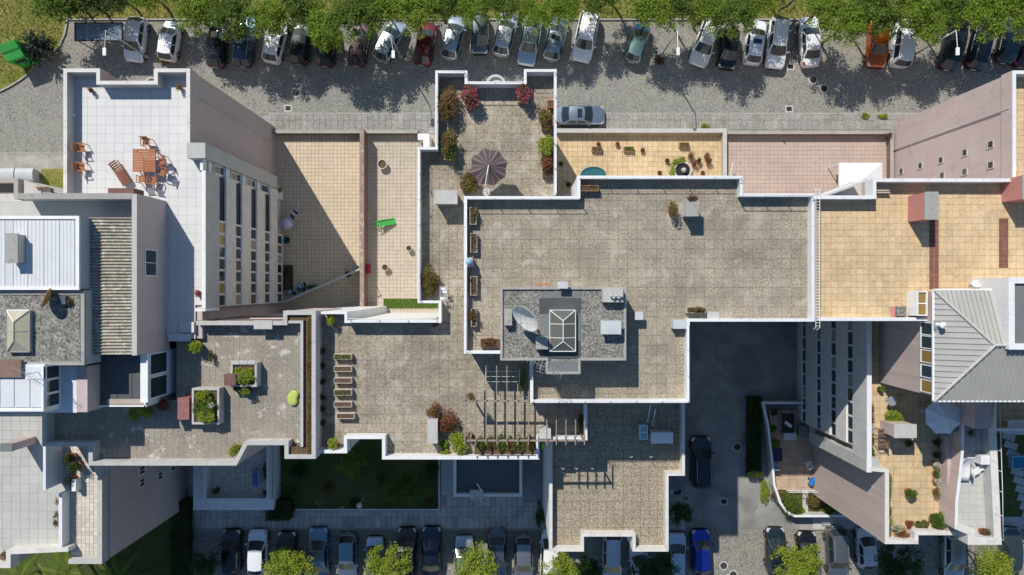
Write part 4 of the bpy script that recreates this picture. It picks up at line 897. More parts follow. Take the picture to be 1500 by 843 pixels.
n = 1300; LC = np.stack([RNG.uniform(P(100, 0)[0], P(1500, 0)[0], n), RNG.uniform(P(0, 120)[1], P(0, 30)[1], n)-np.abs(RNG.normal(size=n))*.5, np.full(n, .02)], 1)
o = link('leaf_litter', quads_mesh('leaf_litter', leaves(LC, .13, up=3)), leaf_dry); o['kind'] = 'stuff'
n = 900; LC = np.stack([RNG.uniform(P(280, 0)[0], P(1180, 0)[0], n), RNG.uniform(P(0, 840)[1], P(0, 778)[1], n), np.full(n, .02)], 1)
o = link('leaf_litter', quads_mesh('leaf_litter', leaves(LC, .13, up=3)), leaf_dry); o['kind'] = 'stuff'
manhole(1080, 655, 'round manhole cover in the shaded yard'); manhole(1060, 735, 'small drain grate where the yard meets the cobbles', True)
for (px, py, w_, h_, mm, lab) in ((437, 690, 1.1, .9, leaf_dark, 'dark rounded shrub at the left of the front lawn'), (560, 700, .9, .7, leaf_tree2, 'small rounded shrub in the middle of the front lawn'), (632, 690, 1.3, 1.0, leaf_dark, 'dark shrub against the right kerb wall of the front lawn'), (425, 722, 1.0, .8, leaf_tree2, 'low shrub near the square hedge on the front lawn'), (480, 716, .8, .6, leaf_olive, 'low olive shrub on the front lawn above the white flowers'), (628, 735, .9, .7, leaf_olive, 'low olive shrub in the right corner of the front lawn'), (520, 736, .7, .5, leaf_dark, 'small dark shrub beside the lawn lamp')):
    plant(px, py, .14, w_*1.3, w_*1.3, h_, mm, lab, 700, .13, cat='shrub')
# ================================================================== TOWER WITH THE WHITE TERRACE
ZW, ZWP = 15.5, 16.4
TW = T('apartment_tower', 'apartment block with dazzling white roof terrace and ribbon windows on its right side', 'building', (-25, 6, 0))
XF = -20.65; YS = P(0, 452, ZWP)[1]; Y8 = 8.0
xw = P(93, 0, ZWP)[0]
poly = PP([(93.5, 101.5), (145, 101.5), (145, 119), (226, 119), (226, 101.5), (277.5, 101.5), (277.5, 219)], ZWP)
ye = poly[-1][1]
poly += [(XF-.62, ye), (XF-.62, YS), (P(286, 0, ZWP)[0], YS), (P(286, 0, ZWP)[0], P(0, 498, ZWP)[1]), (xw, P(0, 498, ZWP)[1])]
MB().prism(poly, 0, ZW-.13).build('wall', pink_render, TW)
TILES_LEFT[TW.name] = 300
paving(TW, 'white_terrace', [rect(94, 120, 277, 300, ZWP), rect(94, 103, 144, 120, ZWP), rect(227, 103, 277, 120, ZWP), [P(190, 300, ZWP), P(277, 300, ZWP), P(277, 498, ZWP), P(190, 498, ZWP)],
     [P(277, 222, ZWP), (XF-.2, P(0, 222, ZWP)[1]), (XF-.2, YS+.2), (P(277, 0, ZWP)[0], YS+.2)]], ZW, white_tile, grout_mid, ts=.62, joint=.012, indiv=170)
parapet(TW, [(93, 288), (93, 101), (146, 101), (146, 119), (226, 119), (226, 101), (278, 101), (278, 219)], ZWP, ZW, .24, mat=conc_light, cap=weathered_white, capw=.01, skin=pink_render)
mb = MB(); mb.box(XF-.2, XF, YS, P(0, 250, ZWP)[1], 14.2, ZWP-.05); o = mb.build('parapet', conc_light, TW); MB().box(XF-.24, XF+.015, YS-.02, P(0, 250, ZWP)[1], ZWP-.05, ZWP).build('coping', white_paint, o)
mb = MB(); mb.box(P(286, 0, ZWP)[0]-.05, XF, YS-.2, YS, 14.2, ZWP); mb.build('parapet', white_paint, TW)
# north pier and gap
MB().box(-21.9, XF, 8.72, 9.75, 2.4, ZWP+.02).build('pier', conc_light, TW)
MB().box(XF-.5, XF-.3, 7.95, 8.72, 0, ZWP-.3).build('recess_wall', white_paint, TW)
for i, z in enumerate((13.0, 10.0, 7.0, 4.0)): window(TW, XF-.24, 8.34, z, .62, 1.6, 'x', 1); MB().box(XF-.3, XF-.02, 8.0, 8.7, z-.14, z).build('balcony_slab', white_paint, TW)
facade(TW, XF, 1, -1.35, 8.0, [(11.3, 13.05), (8.4, 10.15), (5.35, 7.1), (2.3, 4.05)], [(13.07, 14.18), (10.17, 11.28), (7.12, 8.38), (4.07, 5.33), (.9, 2.28)], 7, ysplit=4.7, ambers=((0, 6), (0, 1), (0, 5)), sp=weathered_white)
b = MB()
for y_ in range(1): b.box(XF-.62, XF-.5, -1.35, 8.0, 0, 14.2)
b.build('balcony_back', render_grey, TW)
x, y = P(222, 123, 13.8); MB().lathe(x, y, [(.5, 12.6), (.5, 13.8), (.38, 13.8), (.38, 13.6)], 24).build('bay', conc_light, TW)
for (px, py) in ((181, 127), (206, 127), (107, 170)): x, y = P(px, py, ZW+.3); MB().box(x-.1, x+.1, y, y+.08, ZW+.2, ZW+.4).build('wall_light', white_metal, TW)
# step slabs at the south end of the terrace
for r_, zz in (((248, 489, 280, 500), .18), ((266, 472, 286, 487), .2)): (x0, y0), (x1, y1) = P(r_[0], r_[1], ZW), P(r_[2], r_[3], ZW); MB().box(x0, x1, y0, y1, ZW, ZW+zz).build('step', white_tile, TW)

# furniture on the white terrace
def slat_table(px, py, z, s_, label):
    x, y = P(px, py, z+.72); t = T('table', label, 'table', (x, y, z))
    for sx in (-1, 1):
        for i in range(9): link('slat', MB().box(sx*s_*.5-s_*.485, sx*s_*.5+s_*.485, -s_+i*s_*2/9, -s_+(i+.88)*s_*2/9, .70, .725).me('slat'), wood, t)
        link('batten', MB().box(sx*s_*.98-.02, sx*s_*.98+.02, -s_, s_, .66, .70).me('batten'), wood, t)
    for sx in (-1, 1):
        for sy in (-1, 1): link('leg', MB().box(sx*s_*.85-.03, sx*s_*.85+.03, sy*s_*.85-.03, sy*s_*.85+.03, 0, .7).me('leg'), wood, t)
    return t
slat_table(211, 235, ZW, .78, 'square orange slatted table on the white terrace')
def chair(px, py, z, rz, label, mat=wood, group='wooden chairs on the white terrace', sling=None, name='chair', s=1.0):
    x, y = P(px, py, z+.45); t = T(name, label, 'chair', (x, y, z), rz, group)
    for i in range(5): link('seat_slat', MB().box(-.23, .23, -.22+i*.09, -.145+i*.09, .43, .45).me('seat_slat'), mat, t)
    for i in range(5): link('back_slat', MB().cbox(-.19+i*.095, -.27, .68, .07, .018, .46, rx=.18).me('back_slat'), mat, t)
    for sx in (-.27, .27):
        link('armrest', MB().box(sx-.03, sx+.03, -.25, .25, .64, .665).me('armrest'), mat, t)
        for sy in (-.24, .22): link('leg', MB().box(sx-.02, sx+.02, sy-.02, sy+.02, 0, .64).me('leg'), mat, t)
    link('back_rail', MB().box(-.29, .29, -.33, -.29, .88, .93).me('back_rail'), mat, t); return t
chair(119, 217, ZW, -pi/2, 'upper wooden chair by the left parapet of the white terrace'); chair(119, 245, ZW, -pi/2, 'lower wooden chair by the left parapet of the white terrace')
chair(214, 209, ZW, pi, 'wooden chair tucked above the slatted table'); chair(238, 236, ZW, pi/2+.3, 'open wooden chair right of the slatted table'); chair(240, 252, ZW, pi/2-.3, 'wooden chair at the lower right corner of the slatted table'); chair(208, 262, ZW, .1, 'wooden chair below the slatted table'); chair(224, 264, ZW, -.25, 'wooden chair near the brown box, right of the others')
def lounger(px, py, z, rz, label, mat=wood, L=1.9, name='sun_lounger', slm=None, n=13):
    x, y = P(px, py, z+.35); t = T(name, label, 'sun lounger', (x, y, z), rz)
    for sx in (-.3, .3): link('side_rail', MB().box(sx-.025, sx+.025, -L/2, L/2, .26, .33).me('side_rail'), mat, t)
    for i in range(n):
        yy = -L/2+(i+.5)*L/n; up = max(0, (yy-.3))*.45; link('slat', MB().cbox(0, yy, .345+up, .56, L/n*.78, .02, rx=.4 if up > 0 else 0).me('slat'), slm or mat, t)
    for sx in (-.27, .27):
        for sy in (-L/2+.2, L/2-.3): link('leg', MB().box(sx-.025, sx+.025, sy-.025, sy+.025, 0, .26).me('leg'), mat, t)
    return t
lounger(176, 254, ZW, radians(33), 'slatted wooden sun lounger lying at an angle on the white terrace', M('red_wood', (.22, .085, .05), fine=(30, .15)), 1.75)
plant(130, 131, ZW, .35, .5, .5, leaf_dry, 'withered pot plant in the upper left of the white terrace', 120, .09, pot=('round', .2, .14, terracotta)); plant(261, 127, ZW, .35, .55, .5, leaf_dry, 'withered pot plant in the upper right of the white terrace', 140, .09, pot=('round', .2, .14, terracotta))
plant(288, 430, ZW, .5, .5, .45, leaf_magenta, 'red flowers in a clay pot by the ribbon window parapet', 240, .07, pot=('round', .3, .2, terracotta))
chimney(158, 276, 196, 290, 17.4, 1.2, 'maroon box on the corner of the grey rooftop wall', rust_brown, lid=False, cat='box', name='service_box')

# ------------------------------------------------------------------ rooftop house left of the tower
ZN = 19.2
NH = T('rooftop_house', 'rooftop storey with corrugated, white metal and stained concrete roofs at the left edge', 'building', (-30, 0, ZW))
xe = P(200, 0, ZN)[0]; yn, ys = P(0, 284, ZN)[1], P(0, 521, ZN)[1]; xr = P(190, 0, ZN)[0]
mb = MB(); mb.prism([(-60, yn-1.4), (xr, yn-1.4), (xr, ys), (-60, ys)], 0, ZN-1.1); mb.prism([(-60, yn-.3), (xr, yn-.3), (xr, yn-1.4), (-60, yn-1.4)], 0, ZN-1.35); mb.build('wall', pink_render, NH)
mb = MB(); mb.box(xe-.28, xe, ys, yn, ZW-.5, ZN-.05); o = mb.build('east_wall', pink_render, NH); MB().box(xe-.3, xe+.02, ys, yn, ZN-.05, ZN).build('coping', conc_light, o)
MB().box(xr, xe-.28, ys, yn-1.4, ZN-1.2, ZN-.75).build('gutter', dark_wood, NH)
mb = MB(); mb.box(P(26, 0, ZN)[0], xe-.28, yn-.3, yn, ZN-1.6, ZN-.06); o = mb.build('north_parapet', render_grey, NH); MB().box(P(26, 0, ZN)[0]-.02, xe-.28, yn-.34, yn+.03, ZN-.06, ZN).build('coping', concrete, o)
MB().box(-60, xe-.3, yn-1.45, yn-.31, ZN-1.35, ZN-1.3).build('walkway', conc_light, NH)
window(NH, xe+.02, P(0, 385, 18)[1], 16.9, 1.75, 1.35, 'x', 2)
# corrugated cement roof (ridges are geometry)
ny = 150; y0, y1 = ys+.02, P(0, 319, ZN)[1]; xa, xb = P(126, 0, ZN)[0], xr; mb = MB(); K = 230
vs = [];
for i in range(K+1):
    y_ = lerp(y1, y0, i/K); zz = .055*cos(i/K*42*2*pi)
    vs += [(xa, y_, ZN-.35+zz), (xb, y_, ZN-.62+zz)]
mb.add(vs, [(2*i, 2*i+2, 2*i+3, 2*i+1) for i in range(K)]); o = mb.build('corrugated_roof', fibre_cement, NH); o['kind'] = 'stuff'
# white metal roof with five standing panels
ZR = 20.0; (x0, y0), (x1, y1) = P(-60, 321, ZR), P(110, 422, ZR)
MB().box(-60, P(115, 0, ZR)[0], P(0, 424, ZR)[1], P(0, 317, ZR)[1], ZN-1.2, ZR-.1).build('raised_block', skyblue_m if False else M('blue_grey_fascia', (.36, .42, .47), fine=(12, .05), patch=(1, .1)), NH)
wpx = [-60, -38, -16, 6, 18, 39.5, 63, 86, 108, 114]
for a, b_ in zip(wpx, wpx[1:]):
    xa_, xb_ = P(a, 0, ZR)[0], P(b_, 0, ZR)[0]; m_ = MB(); m_.box(xa_+.02, xb_-.03, P(0, 421, ZR)[1], P(0, 323, ZR)[1], ZR-.1, ZR-.05); m_.box(xb_-.05, xb_+.02, P(0, 421, ZR)[1], P(0, 323, ZR)[1], ZR-.1, ZR-.015)
    for k in range(3): xx = lerp(xa_, xb_, (k+1)/4); m_.box(xx-.015, xx+.015, P(0, 421, ZR)[1], P(0, 323, ZR)[1], ZR-.05, ZR-.035)
    m_.build('roof_panel', roof_white, NH)
mb = MB(); mb.run([P(-60, 316.5, ZR), P(116, 316.5, ZR), P(116, 425, ZR), P(-60, 425, ZR)], .2, ZR-.12, ZR+.02); mb.build('roof_edge', white_metal, NH)
ZC = 19.75
MB().prism(PP([(-60, 425.5), (122, 425.5), (122, 535), (38, 535), (38, 560), (-60, 560)], ZC), ZN-1.25, ZC-.1).build('concrete_block', M('blue_grey_fascia', (.36, .42, .47)), NH)
MB().prism(PP([(-60, 427), (116, 427), (116, 530), (36, 530), (0, 535), (-60, 535)], ZC), ZC-.1, ZC-.06).build('concrete_roof', lichen_conc, NH)
parapet(NH, [(-60, 427), (123, 427), (123, 535), (34, 535)], ZC, ZC-.1, .2, mat=concrete, name='roof_rim')
sk = skylight(3, 455, 37, 517, ZC-.1, .7, 'rusty framed glazed skylight on the stained concrete roof', .45, M('aged_glass', (.42, .40, .30), rough=.25, fine=(10, .1)), galv, 4)
chimney(8, 342, 26, 386, ZR-.1, .8, 'long concrete chimney on the white metal roof', conc_light, lidm=concrete, ov=.06)
dish(73, 438, ZC-.1, .62, -.9, .35, radians(66), 'orange brown satellite dish on the stained concrete roof', M('rusty_dish', (.36, .19, .07), rough=.6, fine=(10, .1), patch=(3, .2)), mast=.6)
chimney(84, 434, 96, 446, ZC-.1, .35, 'small dark blue ventilation box beside the orange dish', M('blue_grey_dark', (.07, .10, .13)), lid=False, cat='roof vent', name='vent_block')
plant(101, 442, ZC-.1, .4, .7, .4, leaf_olive, 'tuft of weeds growing beside the orange dish', 160, .09)
# lower roofs and glazed fronts south of it
ZS = 20.0
mb = MB(); mb.prism([P(-60, 534, ZS), P(64, 534, ZS), P(64, 605, ZS), P(-60, 605, ZS)], 12, ZS-.1); o = mb.build('annex_wall', M('blue_white_wall', (.62, .66, .70), patch=(.8, .06)), NH)
for a, b_ in ((-60, -40), (-40, -20), (-20, 0), (0, 20), (20.5, 43), (43.5, 64)):
    (x0, y0), (x1, y1) = P(a, 556, ZS), P(b_, 597, ZS); MB().box(x0+.015, x1-.02, y1, y0, ZS-.1, ZS-.04).build('roof_panel', roof_white, NH)
(x0, y0), (x1, y1) = P(-60, 528, ZS), P(33, 553, ZS); MB().box(x0, x1, y1, y0, ZS-.1, ZS+.12).build('brown_sheet', brown_render, NH)
(x0, y0), (x1, y1) = P(40, 538, ZS), P(64, 556, ZS); MB().box(x0, x1, y1, y0, ZS-.1, ZS+.0).build('roof_patch', roof_white, NH)
mb = MB(); mb.run([P(64, 536, ZS), P(64, 603, ZS), P(-60, 603, ZS)], .12, ZS-.1, ZS+.03); mb.build('roof_edge', white_metal, NH)
for i in range(3): window(NH, P(64, 0, ZS)[0]+.04, P(0, 545+i*20.5, 19.3)[1], 18.62, .86, 1.25, 'x', 1, glass_d)
mb = MB(); mb.prism(PP([(64, 537), (112, 537), (112, 605), (64, 605)], 18.5), 12, 18.45); mb.build('ledge', M('blue_white_wall', (.62, .66, .70)), NH)
mb = MB(); mb.prism(PP([(112.2, 537), (128, 537), (128, 604), (112.2, 604)], 18.5), 12, 18.5); mb.build('pink_block', pink_render, NH)
# dark metal roof and conservatory
ZD = 17.2; (x0, y0), (x1, y1) = P(128, 524, ZD), P(215, 596, ZD)
MB().box(x0, x1, y1, y0+1.0, 12, ZD-.1).build('conservatory_wall', white_paint, NH)
for i in range(4): MB().box(lerp(x0, x1, i/4)+.015, lerp(x0, x1, (i+1)/4)-.035, y1+.12, y0+.2, ZD-.1, ZD-.04).build('dark_roof_panel', roof_dark, NH)
mb = MB(); mb.run([(x0, y1), (x1, y1)], -.1, ZD-.1, ZD+.04); mb.run([(x1-.06, y1), (x1-.06, y0-1.7)], -.1, ZD-.1, ZD+.04); mb.build('roof_edge', white_metal, NH)
MB().box(x0+1.3, x1-.15, y1+.14, y1+.5, ZD-.04, ZD+.02).build('brown_flashing', M('beige_flashing', (.42, .36, .30)), NH)
zt = 17.9; xg = P(215, 0, zt)[0]
MB().box(xg-.4, xg, P(0, 588, zt)[1], ys+.0, 12, zt-.08).build('glazed_front', white_paint, NH); MB().box(xg-.42, xg+.06, P(0, 590, zt)[1], ys-.02, zt-.08, zt).build('eaves', white_metal, NH)
for i in range(2): window(NH, xg+.04, lerp(P(0, 588, zt)[1], ys, (i+.5)/2), 15.4, 1.42, 2.2, 'x', 1, glass_d)
yagi(58, 545, ZS-.1, 1.2, 1.4, -1, .55, 9, 'thin tv antenna over the small white metal roof')

# ------------------------------------------------------------------ left terrace block
ZL, ZLP = 15.0, 15.9
LB = T('terrace_block', 'terrace block with a long planting trough and a lime bean bag, left of centre', 'building', (-20, -8, 0))
L_px = [(287, 470), (415, 470), (415, 456), (462, 456), (462, 672), (417, 672), (417, 652), (362, 652), (347, 682), (130, 682), (130, 654), (62, 654), (62, 600), (248, 600), (248, 501), (287, 501)]
MB().prism(inset(PP(L_px, ZLP), .02), 8.6, ZL-.13).build('wall', pink_render, LB)
MB().prism(PP([(287, 471), (461, 471), (461, 650), (300, 650)], ZLP), 0, ZL-.2).build('wall', render_grey, LB)
x0, y0 = P(287, 470, ZLP); x1, _ = P(413, 470, ZLP); MB().box(x0, x1, y0-.3, y0+.004, 8, ZLP-.3).build('brown_wall', brown_render, LB); MB().box(x0, x1, y0, y0+.05, 13.0, 13.07).build('string_course', white_metal, LB)
TILES_LEFT[LB.name] = 300
paving(LB, 'terrace', [[P(286, 471, ZLP), P(444, 471, ZLP), P(444, 654, ZLP), P(286, 654, ZLP)], [P(249, 499, ZLP), P(286, 499, ZLP), P(286, 654, ZLP), P(249, 654, ZLP)], [P(64, 590, ZLP), P(249, 590, ZLP), P(249, 653, ZLP), P(64, 653, ZLP)], [P(132, 653, ZLP), P(362, 653, ZLP), P(347, 680, ZLP), P(132, 680, ZLP)]],
       ZL, tile_grey, grout_pale, ts=.42, joint=.028, indiv=150)
parapet(LB, [(287, 471), (415, 471), (415, 456), (462, 456), (462, 672), (417, 672), (417, 652), (362, 652), (346, 682), (130, 682), (130, 654), (62, 654), (62, 600)], ZLP, ZL, .26, mat=render_grey, cap=conc_light, capw=.02)
mb = MB(); w_ = PP([(444, 655), (444, 470), (421, 470)], ZLP-.1); mb.run(w_, -.18, ZL-.1, ZLP-.1); mb.build('trough_wall', conc_light, LB)
for r_ in ((422, 461, 456, 470), (448, 470, 456, 668), (420, 656, 448, 668)): (x0, y0), (x1, y1) = P(r_[0], r_[1], ZLP-.2), P(r_[2], r_[3], ZLP-.2); MB().box(x0, x1, y1, y0, ZL-.1, ZLP-.22).build('trough_soil', soil, LB)
C = np.stack([RNG.uniform(P(449, 0, ZLP)[0], P(455, 0, ZLP)[0], 2600), RNG.uniform(P(0, 667, ZLP)[1], P(0, 462, ZLP)[1], 2600), np.full(2600, ZLP-.16)+RNG.uniform(0, .1, 2600)], 1)
t = T('ground_cover', 'strip of dry ground cover filling the long planting trough', 'plant', (*P(452, 560, ZLP-.2), ZLP-.22)); link('foliage', quads_mesh('foliage', leaves(C-np.array(t.location), .09)), leaf_olive, t)
sx, sy = P(372, 477, ZLP); MB().box(sx, sx+1.25, sy-.25, sy+.35, ZLP-.02, ZLP+.05).build('cover_slab', conc_light, LB)
# planted islands
def island(px0, py0, px1, py1, z, h, label, backs, mat, n, veg='veg'):
    (x0, y0), (x1, y1) = P(px0, py0, z+h), P(px1, py1, z+h); cx, cy = (x0+x1)/2, (y0+y1)/2; a, b_ = abs(x1-x0)/2, abs(y1-y0)/2
    t = T('raised_bed', label, 'raised bed', (cx, cy, z)); q = MB(); q.run([(-a, -b_), (-a, b_), (a, b_), (a, -b_)], .14, 0, h, True); link('wall', q.me('wall'), conc_light, t)
    link('soil', MB().box(-a+.14, a-.14, -b_+.14, b_-.14, 0, h-.12).me('soil'), soil, t)
    for bx in backs: link('cover_slab', MB().box(*bx).me('cover_slab'), conc_light, t)
    pts = blob(n, a*.92, b_*.92, .32, 14); pts[:, 2] += h+.15; link('foliage', foliage_me('foliage', pts, .13), mat, t); return t
island(338, 532, 376, 567, ZL, .85, 'raised bed with three white slabs and yellow green plants', [(-.85, -.3, .72, .98, .85, .9), (-.27, .25, .74, 1.0, .85, .9), (.28, .8, .74, 1.0, .85, .9)], leaf_lime, 1500)
island(281, 569, 321, 622, ZL, .85, 'larger raised bed overflowing with green plants', [], leaf_tree2, 2600)
plant(303, 612, ZL+.8, 1.1, .9, .6, leaf_lime, 'bright grassy clump at the foot of the larger raised bed', 800, .14); plant(298, 580, ZL+.8, 1.2, .8, .6, leaf_lime, 'yellow green shrub at the top of the larger raised bed', 800, .13); plant(309, 594, ZL+.9, .5, .5, .4, leaf_white, 'pale pink flowers in the larger raised bed', 160, .1)
chimney(260, 583, 277, 615, ZL, 1.0, 'faded red box against the larger raised bed', M('faded_red', (.27, .12, .11), fine=(12, .15), patch=(2, .2), stain=((.42,.33,.30), 4, .58, .7, .5)), lid=False, cat='box', name='service_box'); chimney(328, 549, 345, 565, ZL, 1.2, 'maroon box left of the smaller raised bed', rust_brown, lid=False, cat='box', name='service_box'); chimney(346, 547, 360, 558, ZL, 1.05, 'slate grey box at the corner of the smaller raised bed', M('slate_box', (.12, .14, .16)), lid=False, cat='box', name='service_box')
plant(357, 574, ZL, .75, .6, .7, leaf_lime, 'shrub in a dark pot below the smaller raised bed', 420, .11, pot=('round', .4, .32, black_plastic)); plant(345, 569, ZL, .45, .4, .5, leaf_dark, 'dark leaved plant in a blue black pot below the maroon box', 160, .1, pot=('round', .35, .25, black_plastic))
plant(285, 507, ZL, 1.0, .9, .8, leaf_lime, 'bright yellow green shrub in the shaded corner by the white steps', 700, .13, pot=('round', .35, .3, terracotta)); plant(309, 523, ZL, .35, .9, .5, leaf_dark, 'dark thin leaved pot plant beside the raised bed area', 200, .1, pot=('round', .2, .14, terracotta))
plant(344, 660, ZL, .75, .9, .8, leaf_lime, 'yellow green shrub beside the lower white parapet', 620, .12, pot=('round', .35, .3, terracotta))
for (px, w_, lab, mm) in ((196, 1.0, 'left yellow leaved shrub below the dark roof', leaf_lime), (214, 1.1, 'middle yellow green shrub below the dark roof', leaf_lime), (238, .9, 'red leaved shrub under the conservatory window', leaf_red)): plant(px, 607 if 'left' in lab else 603 if 'middle' in lab else 593, ZL, w_, .9, .9, mm, lab, 620, .13)
# heart shaped bean bag
x, y = P(429, 584, ZL+.25); t = T('bean_bag', 'lime green kidney shaped bean bag on the grey tiles', 'bean bag', (x, y, ZL)); K = 28; q = MB(); pr = []
for r_, zz in ((.8, 0), (.98, .05), (1, .11), (.95, .17), (.82, .21), (.5, .23), (.02, .235)):
    for k in range(K):
        a = 2*pi*k/K; rad = (.47-.10*cos(a-.25)*1.0-.09*np.exp(-((((a+pi) % (2*pi))-pi-.25)/.4)**2)); rad = .45-.17*math.exp(-((((a-(-.1)+pi) % (2*pi))-pi)/.55)**2)+.03*cos(2*(a-1.2)); q.v.append((rad*r_*cos(a), rad*1.15*r_*sin(a), zz))
for i in range(6):
    for k in range(K): q.f.append((i*K+k, i*K+(k+1) % K, (i+1)*K+(k+1) % K, (i+1)*K+k)); q.m.append(0)
link('cushion', q.me('cushion', smooth=True), lime, t)
# small front patio under the left terrace block
FP = T('front_patio', 'raised ground floor patio with white walls under the left terrace block', 'patio', (-20, -16.5, 0)); zf, zp = 2.1, 2.95
MB().prism(PP([(298, 640), (411, 640), (411, 737), (298, 737)], 0), 0, zf-.12).build('wall', white_paint, FP)
(x0, y0), (x1, y1) = P(298, 640, zp), P(394, 734, zp)
paving(FP, 'patio_floor', [[(x0, y1), (x1, y1), (x1, y0), (x0, y0)]], zf, cream_tile, grout_mid, ts=.4, joint=.02, indiv=150)
mb = MB(); mb.run([(x0, y0), (x0, y1), (x1, y1), (x1, y0)], -.22, 0, zp); mb.build('parapet', white_paint, FP)
mb = MB(); (a, b_), (c, d) = P(341, 731, 1.6), P(368, 742, 1.6); mb.box(a, c, d, b_, 0, 1.6); mb.build('steps', render_grey, FP)
lounger(374, 700, zf, 0, 'blue and white spotted lounger on the small shaded patio', white_metal, 1.5, slm=M('spotted_blue', (.10, .18, .42), fine=(6, .6), patch=(6, .5)))
plant(389, 690, zf, .55, 1.5, 1.2, leaf_dark, 'dark climbing plant in the upper right of the small patio', 700, .1); plant(315, 720, zf, .6, .6, .9, leaf_dark, 'dark pot plant in the lower left of the small patio', 400, .1, pot=('round', .3, .2, terracotta)); plant(389, 722, zf, .5, .6, .8, leaf_dark, 'dark pot plant in the lower right of the small patio', 350, .1, pot=('round', .3, .2, terracotta))

# ------------------------------------------------------------------ lower left block
ZA, ZAP = 12.0, 12.9
MBK = T('lower_left_block', 'block with pale grey terraces and a tall mauve wall in the lower left corner', 'building', (-38, -16, 0))
MB().prism(PP([(-60, 600), (149, 600), (149, 826), (100, 826), (100, 812), (15, 816), (15, 832), (-60, 832)], ZAP), 0, ZA-.13).build('wall', pink_render, MBK)
paving(MBK, 'left_terrace', [[P(-60, 600, ZAP), P(90, 600, ZAP), P(90, 808, ZAP), P(16, 812, ZAP), P(16, 828, ZAP), P(-60, 828, ZAP)]], ZA, pale_grey_tile, grout_mid, ts=.66, joint=.015, indiv=150)
paving(MBK, 'right_terrace', [[P(92, 640, ZAP), P(147, 640, ZAP), P(147, 824, ZAP), P(92, 824, ZAP)]], ZA, cream_tile, grout_mid, ts=.3, joint=.03, indiv=150)
parapet(MBK, [(149, 700), (149, 826), (100, 826)], ZAP-.3, ZA, .3, mat=conc_light, skin=pink_render); parapet(MBK, [(100, 808), (15, 812), (15, 832), (-60, 833)], ZAP, ZA, .3, mat=weathered_white)
mb = MB(); (x0, y0), (x1, y1) = P(86, 723, ZAP), P(91, 808, ZAP); mb.box(x0, x1, y1, y0, ZA-.1, ZAP); mb.build('divider', white_paint, MBK)
(x0, y0), (x1, y1) = P(63, 650, 13.9), P(67, 718, 13.9); MB().box(x0, x1, y1, y0, ZA-.1, 13.9).build('screen_wall', M('blue_white_wall', (.62, .66, .70)), MBK)
(x0, y0), (x1, y1) = P(64, 600, 15.0), P(69, 655, 15.0); MB().box(x0, x1, y1, y0, ZA, 15.0).build('screen_wall', render_grey, MBK)
(x0, y0), (x1, y1) = P(0, 650, 14.2), P(18, 662, 14.2); chimney(0, 650, 18, 662, ZA, 2.4, 'maroon sided chimney leaning across the pale terrace at the left edge', pink_render, lidm=slate_sheet, ov=.02)
x0 = P(0, 655, 14.0)
for (px, py, z) in ((170, 707, 7.6), (172, 689, 7.6), (205, 697, 4.8), (232, 684, 2.6)):
    X = P(149, 0, ZAP)[0]+.03; yy = (421.5-py)*(CAM_H-z)/FPX; window(MBK, X, yy, z-.4, .7, .8, 'x', 2, glass_d)
for (px, py, w_, d_, h_, mm, lab, nn) in ((99, 672, .7, 1.1, .9, leaf_dark, 'dark shrub at the top of the narrow left terrace', 500), (106, 685, .9, .9, 1.0, leaf_dark, 'dark spreading shrub in the middle of the narrow left terrace', 600), (101, 705, .7, 1.2, .8, leaf_blue, 'blue black shrub lowest on the narrow left terrace', 500)): plant(px, py, ZA, w_, d_, h_, mm, lab, nn, .11, pot=('round', .4, .3, terracotta))
for (px, py) in ((84, 735), (82, 755), (80, 768)): plant(px, py, ZA, .35, .7, .4, leaf_red, 'rusty climber on the inner edge of the pale terrace, %s' % {735: 'top clump', 755: 'middle clump', 768: 'bottom clump'}[py], 150, .08)
plant(6, 812, ZA, .9, .8, .6, leaf_red, 'red flowering plant at the bottom left of the pale terrace', 400, .09)
chimney(105, 703, 111, 720, ZA, .7, 'small white pedestal beside the dark shrubs', white_paint, lid=False, cat='pedestal', name='pedestal')

# ================================================================== RIGHT BLOCK
ZT, ZTP, Z2, Z2P, ZG, ZGP = 16.4, 17.25, 11.4, 12.3, 14.2, 15.1
RB = T('tan_terrace_block', 'block with warm tan tiled roof terraces on the right', 'building', (30, 6, 0))
MB().prism(PP([(1189, 287), (1279, 287), (1279, 263), (1560, 263), (1560, 470), (1189, 470)], ZTP), 0, ZT-.13).build('wall', pink_render, RB)
MB().prism(PP([(1485, 105.5), (1640, 105.5), (1640, 300), (1485, 300)], ZGP), 0, ZG-.13).build('wall', pink_render, RB)
TILES_LEFT[RB.name] = 300
paving(RB, 'tan_terrace', [rect(1195, 288, 1280, 468, ZTP), rect(1280, 265, 1560, 468, ZTP)], ZT, tan_tile, grout_brown, ts=.43, joint=.014, indiv=260)
paving(RB, 'upper_tan_terrace', [rect(1486, 107, 1640, 270, ZGP)], ZG, tan_tile, grout_brown, ts=.43, joint=.014, indiv=40)
parapet(RB, [(1191, 287), (1279, 287), (1279, 262), (1560, 262)], ZTP, ZT, .2); parapet(RB, [(1484, 262), (1484, 104), (1640, 104)], ZGP, ZG, .2, skin=pink_render)
parapet(RB, [(1360, 470), (1199, 470)], ZTP, ZT, .2)
mb = MB(); mb.run(PP([(1202, 285), (1264, 263)], ZTP), .12, ZTP-1.2, ZTP); mb.run(PP([(1206, 289), (1279, 289)], ZTP), .1, ZTP-1.5, ZTP-.05); mb.build('niche_wall', white_paint, RB)
MB().prism(PP([(1202, 285), (1264, 262), (1279, 262), (1279, 287)], ZTP), ZTP-1.6, ZTP-1.5).build('niche_floor', conc_light, RB)
X34 = P(1485, 0, ZGP)[0]-.03
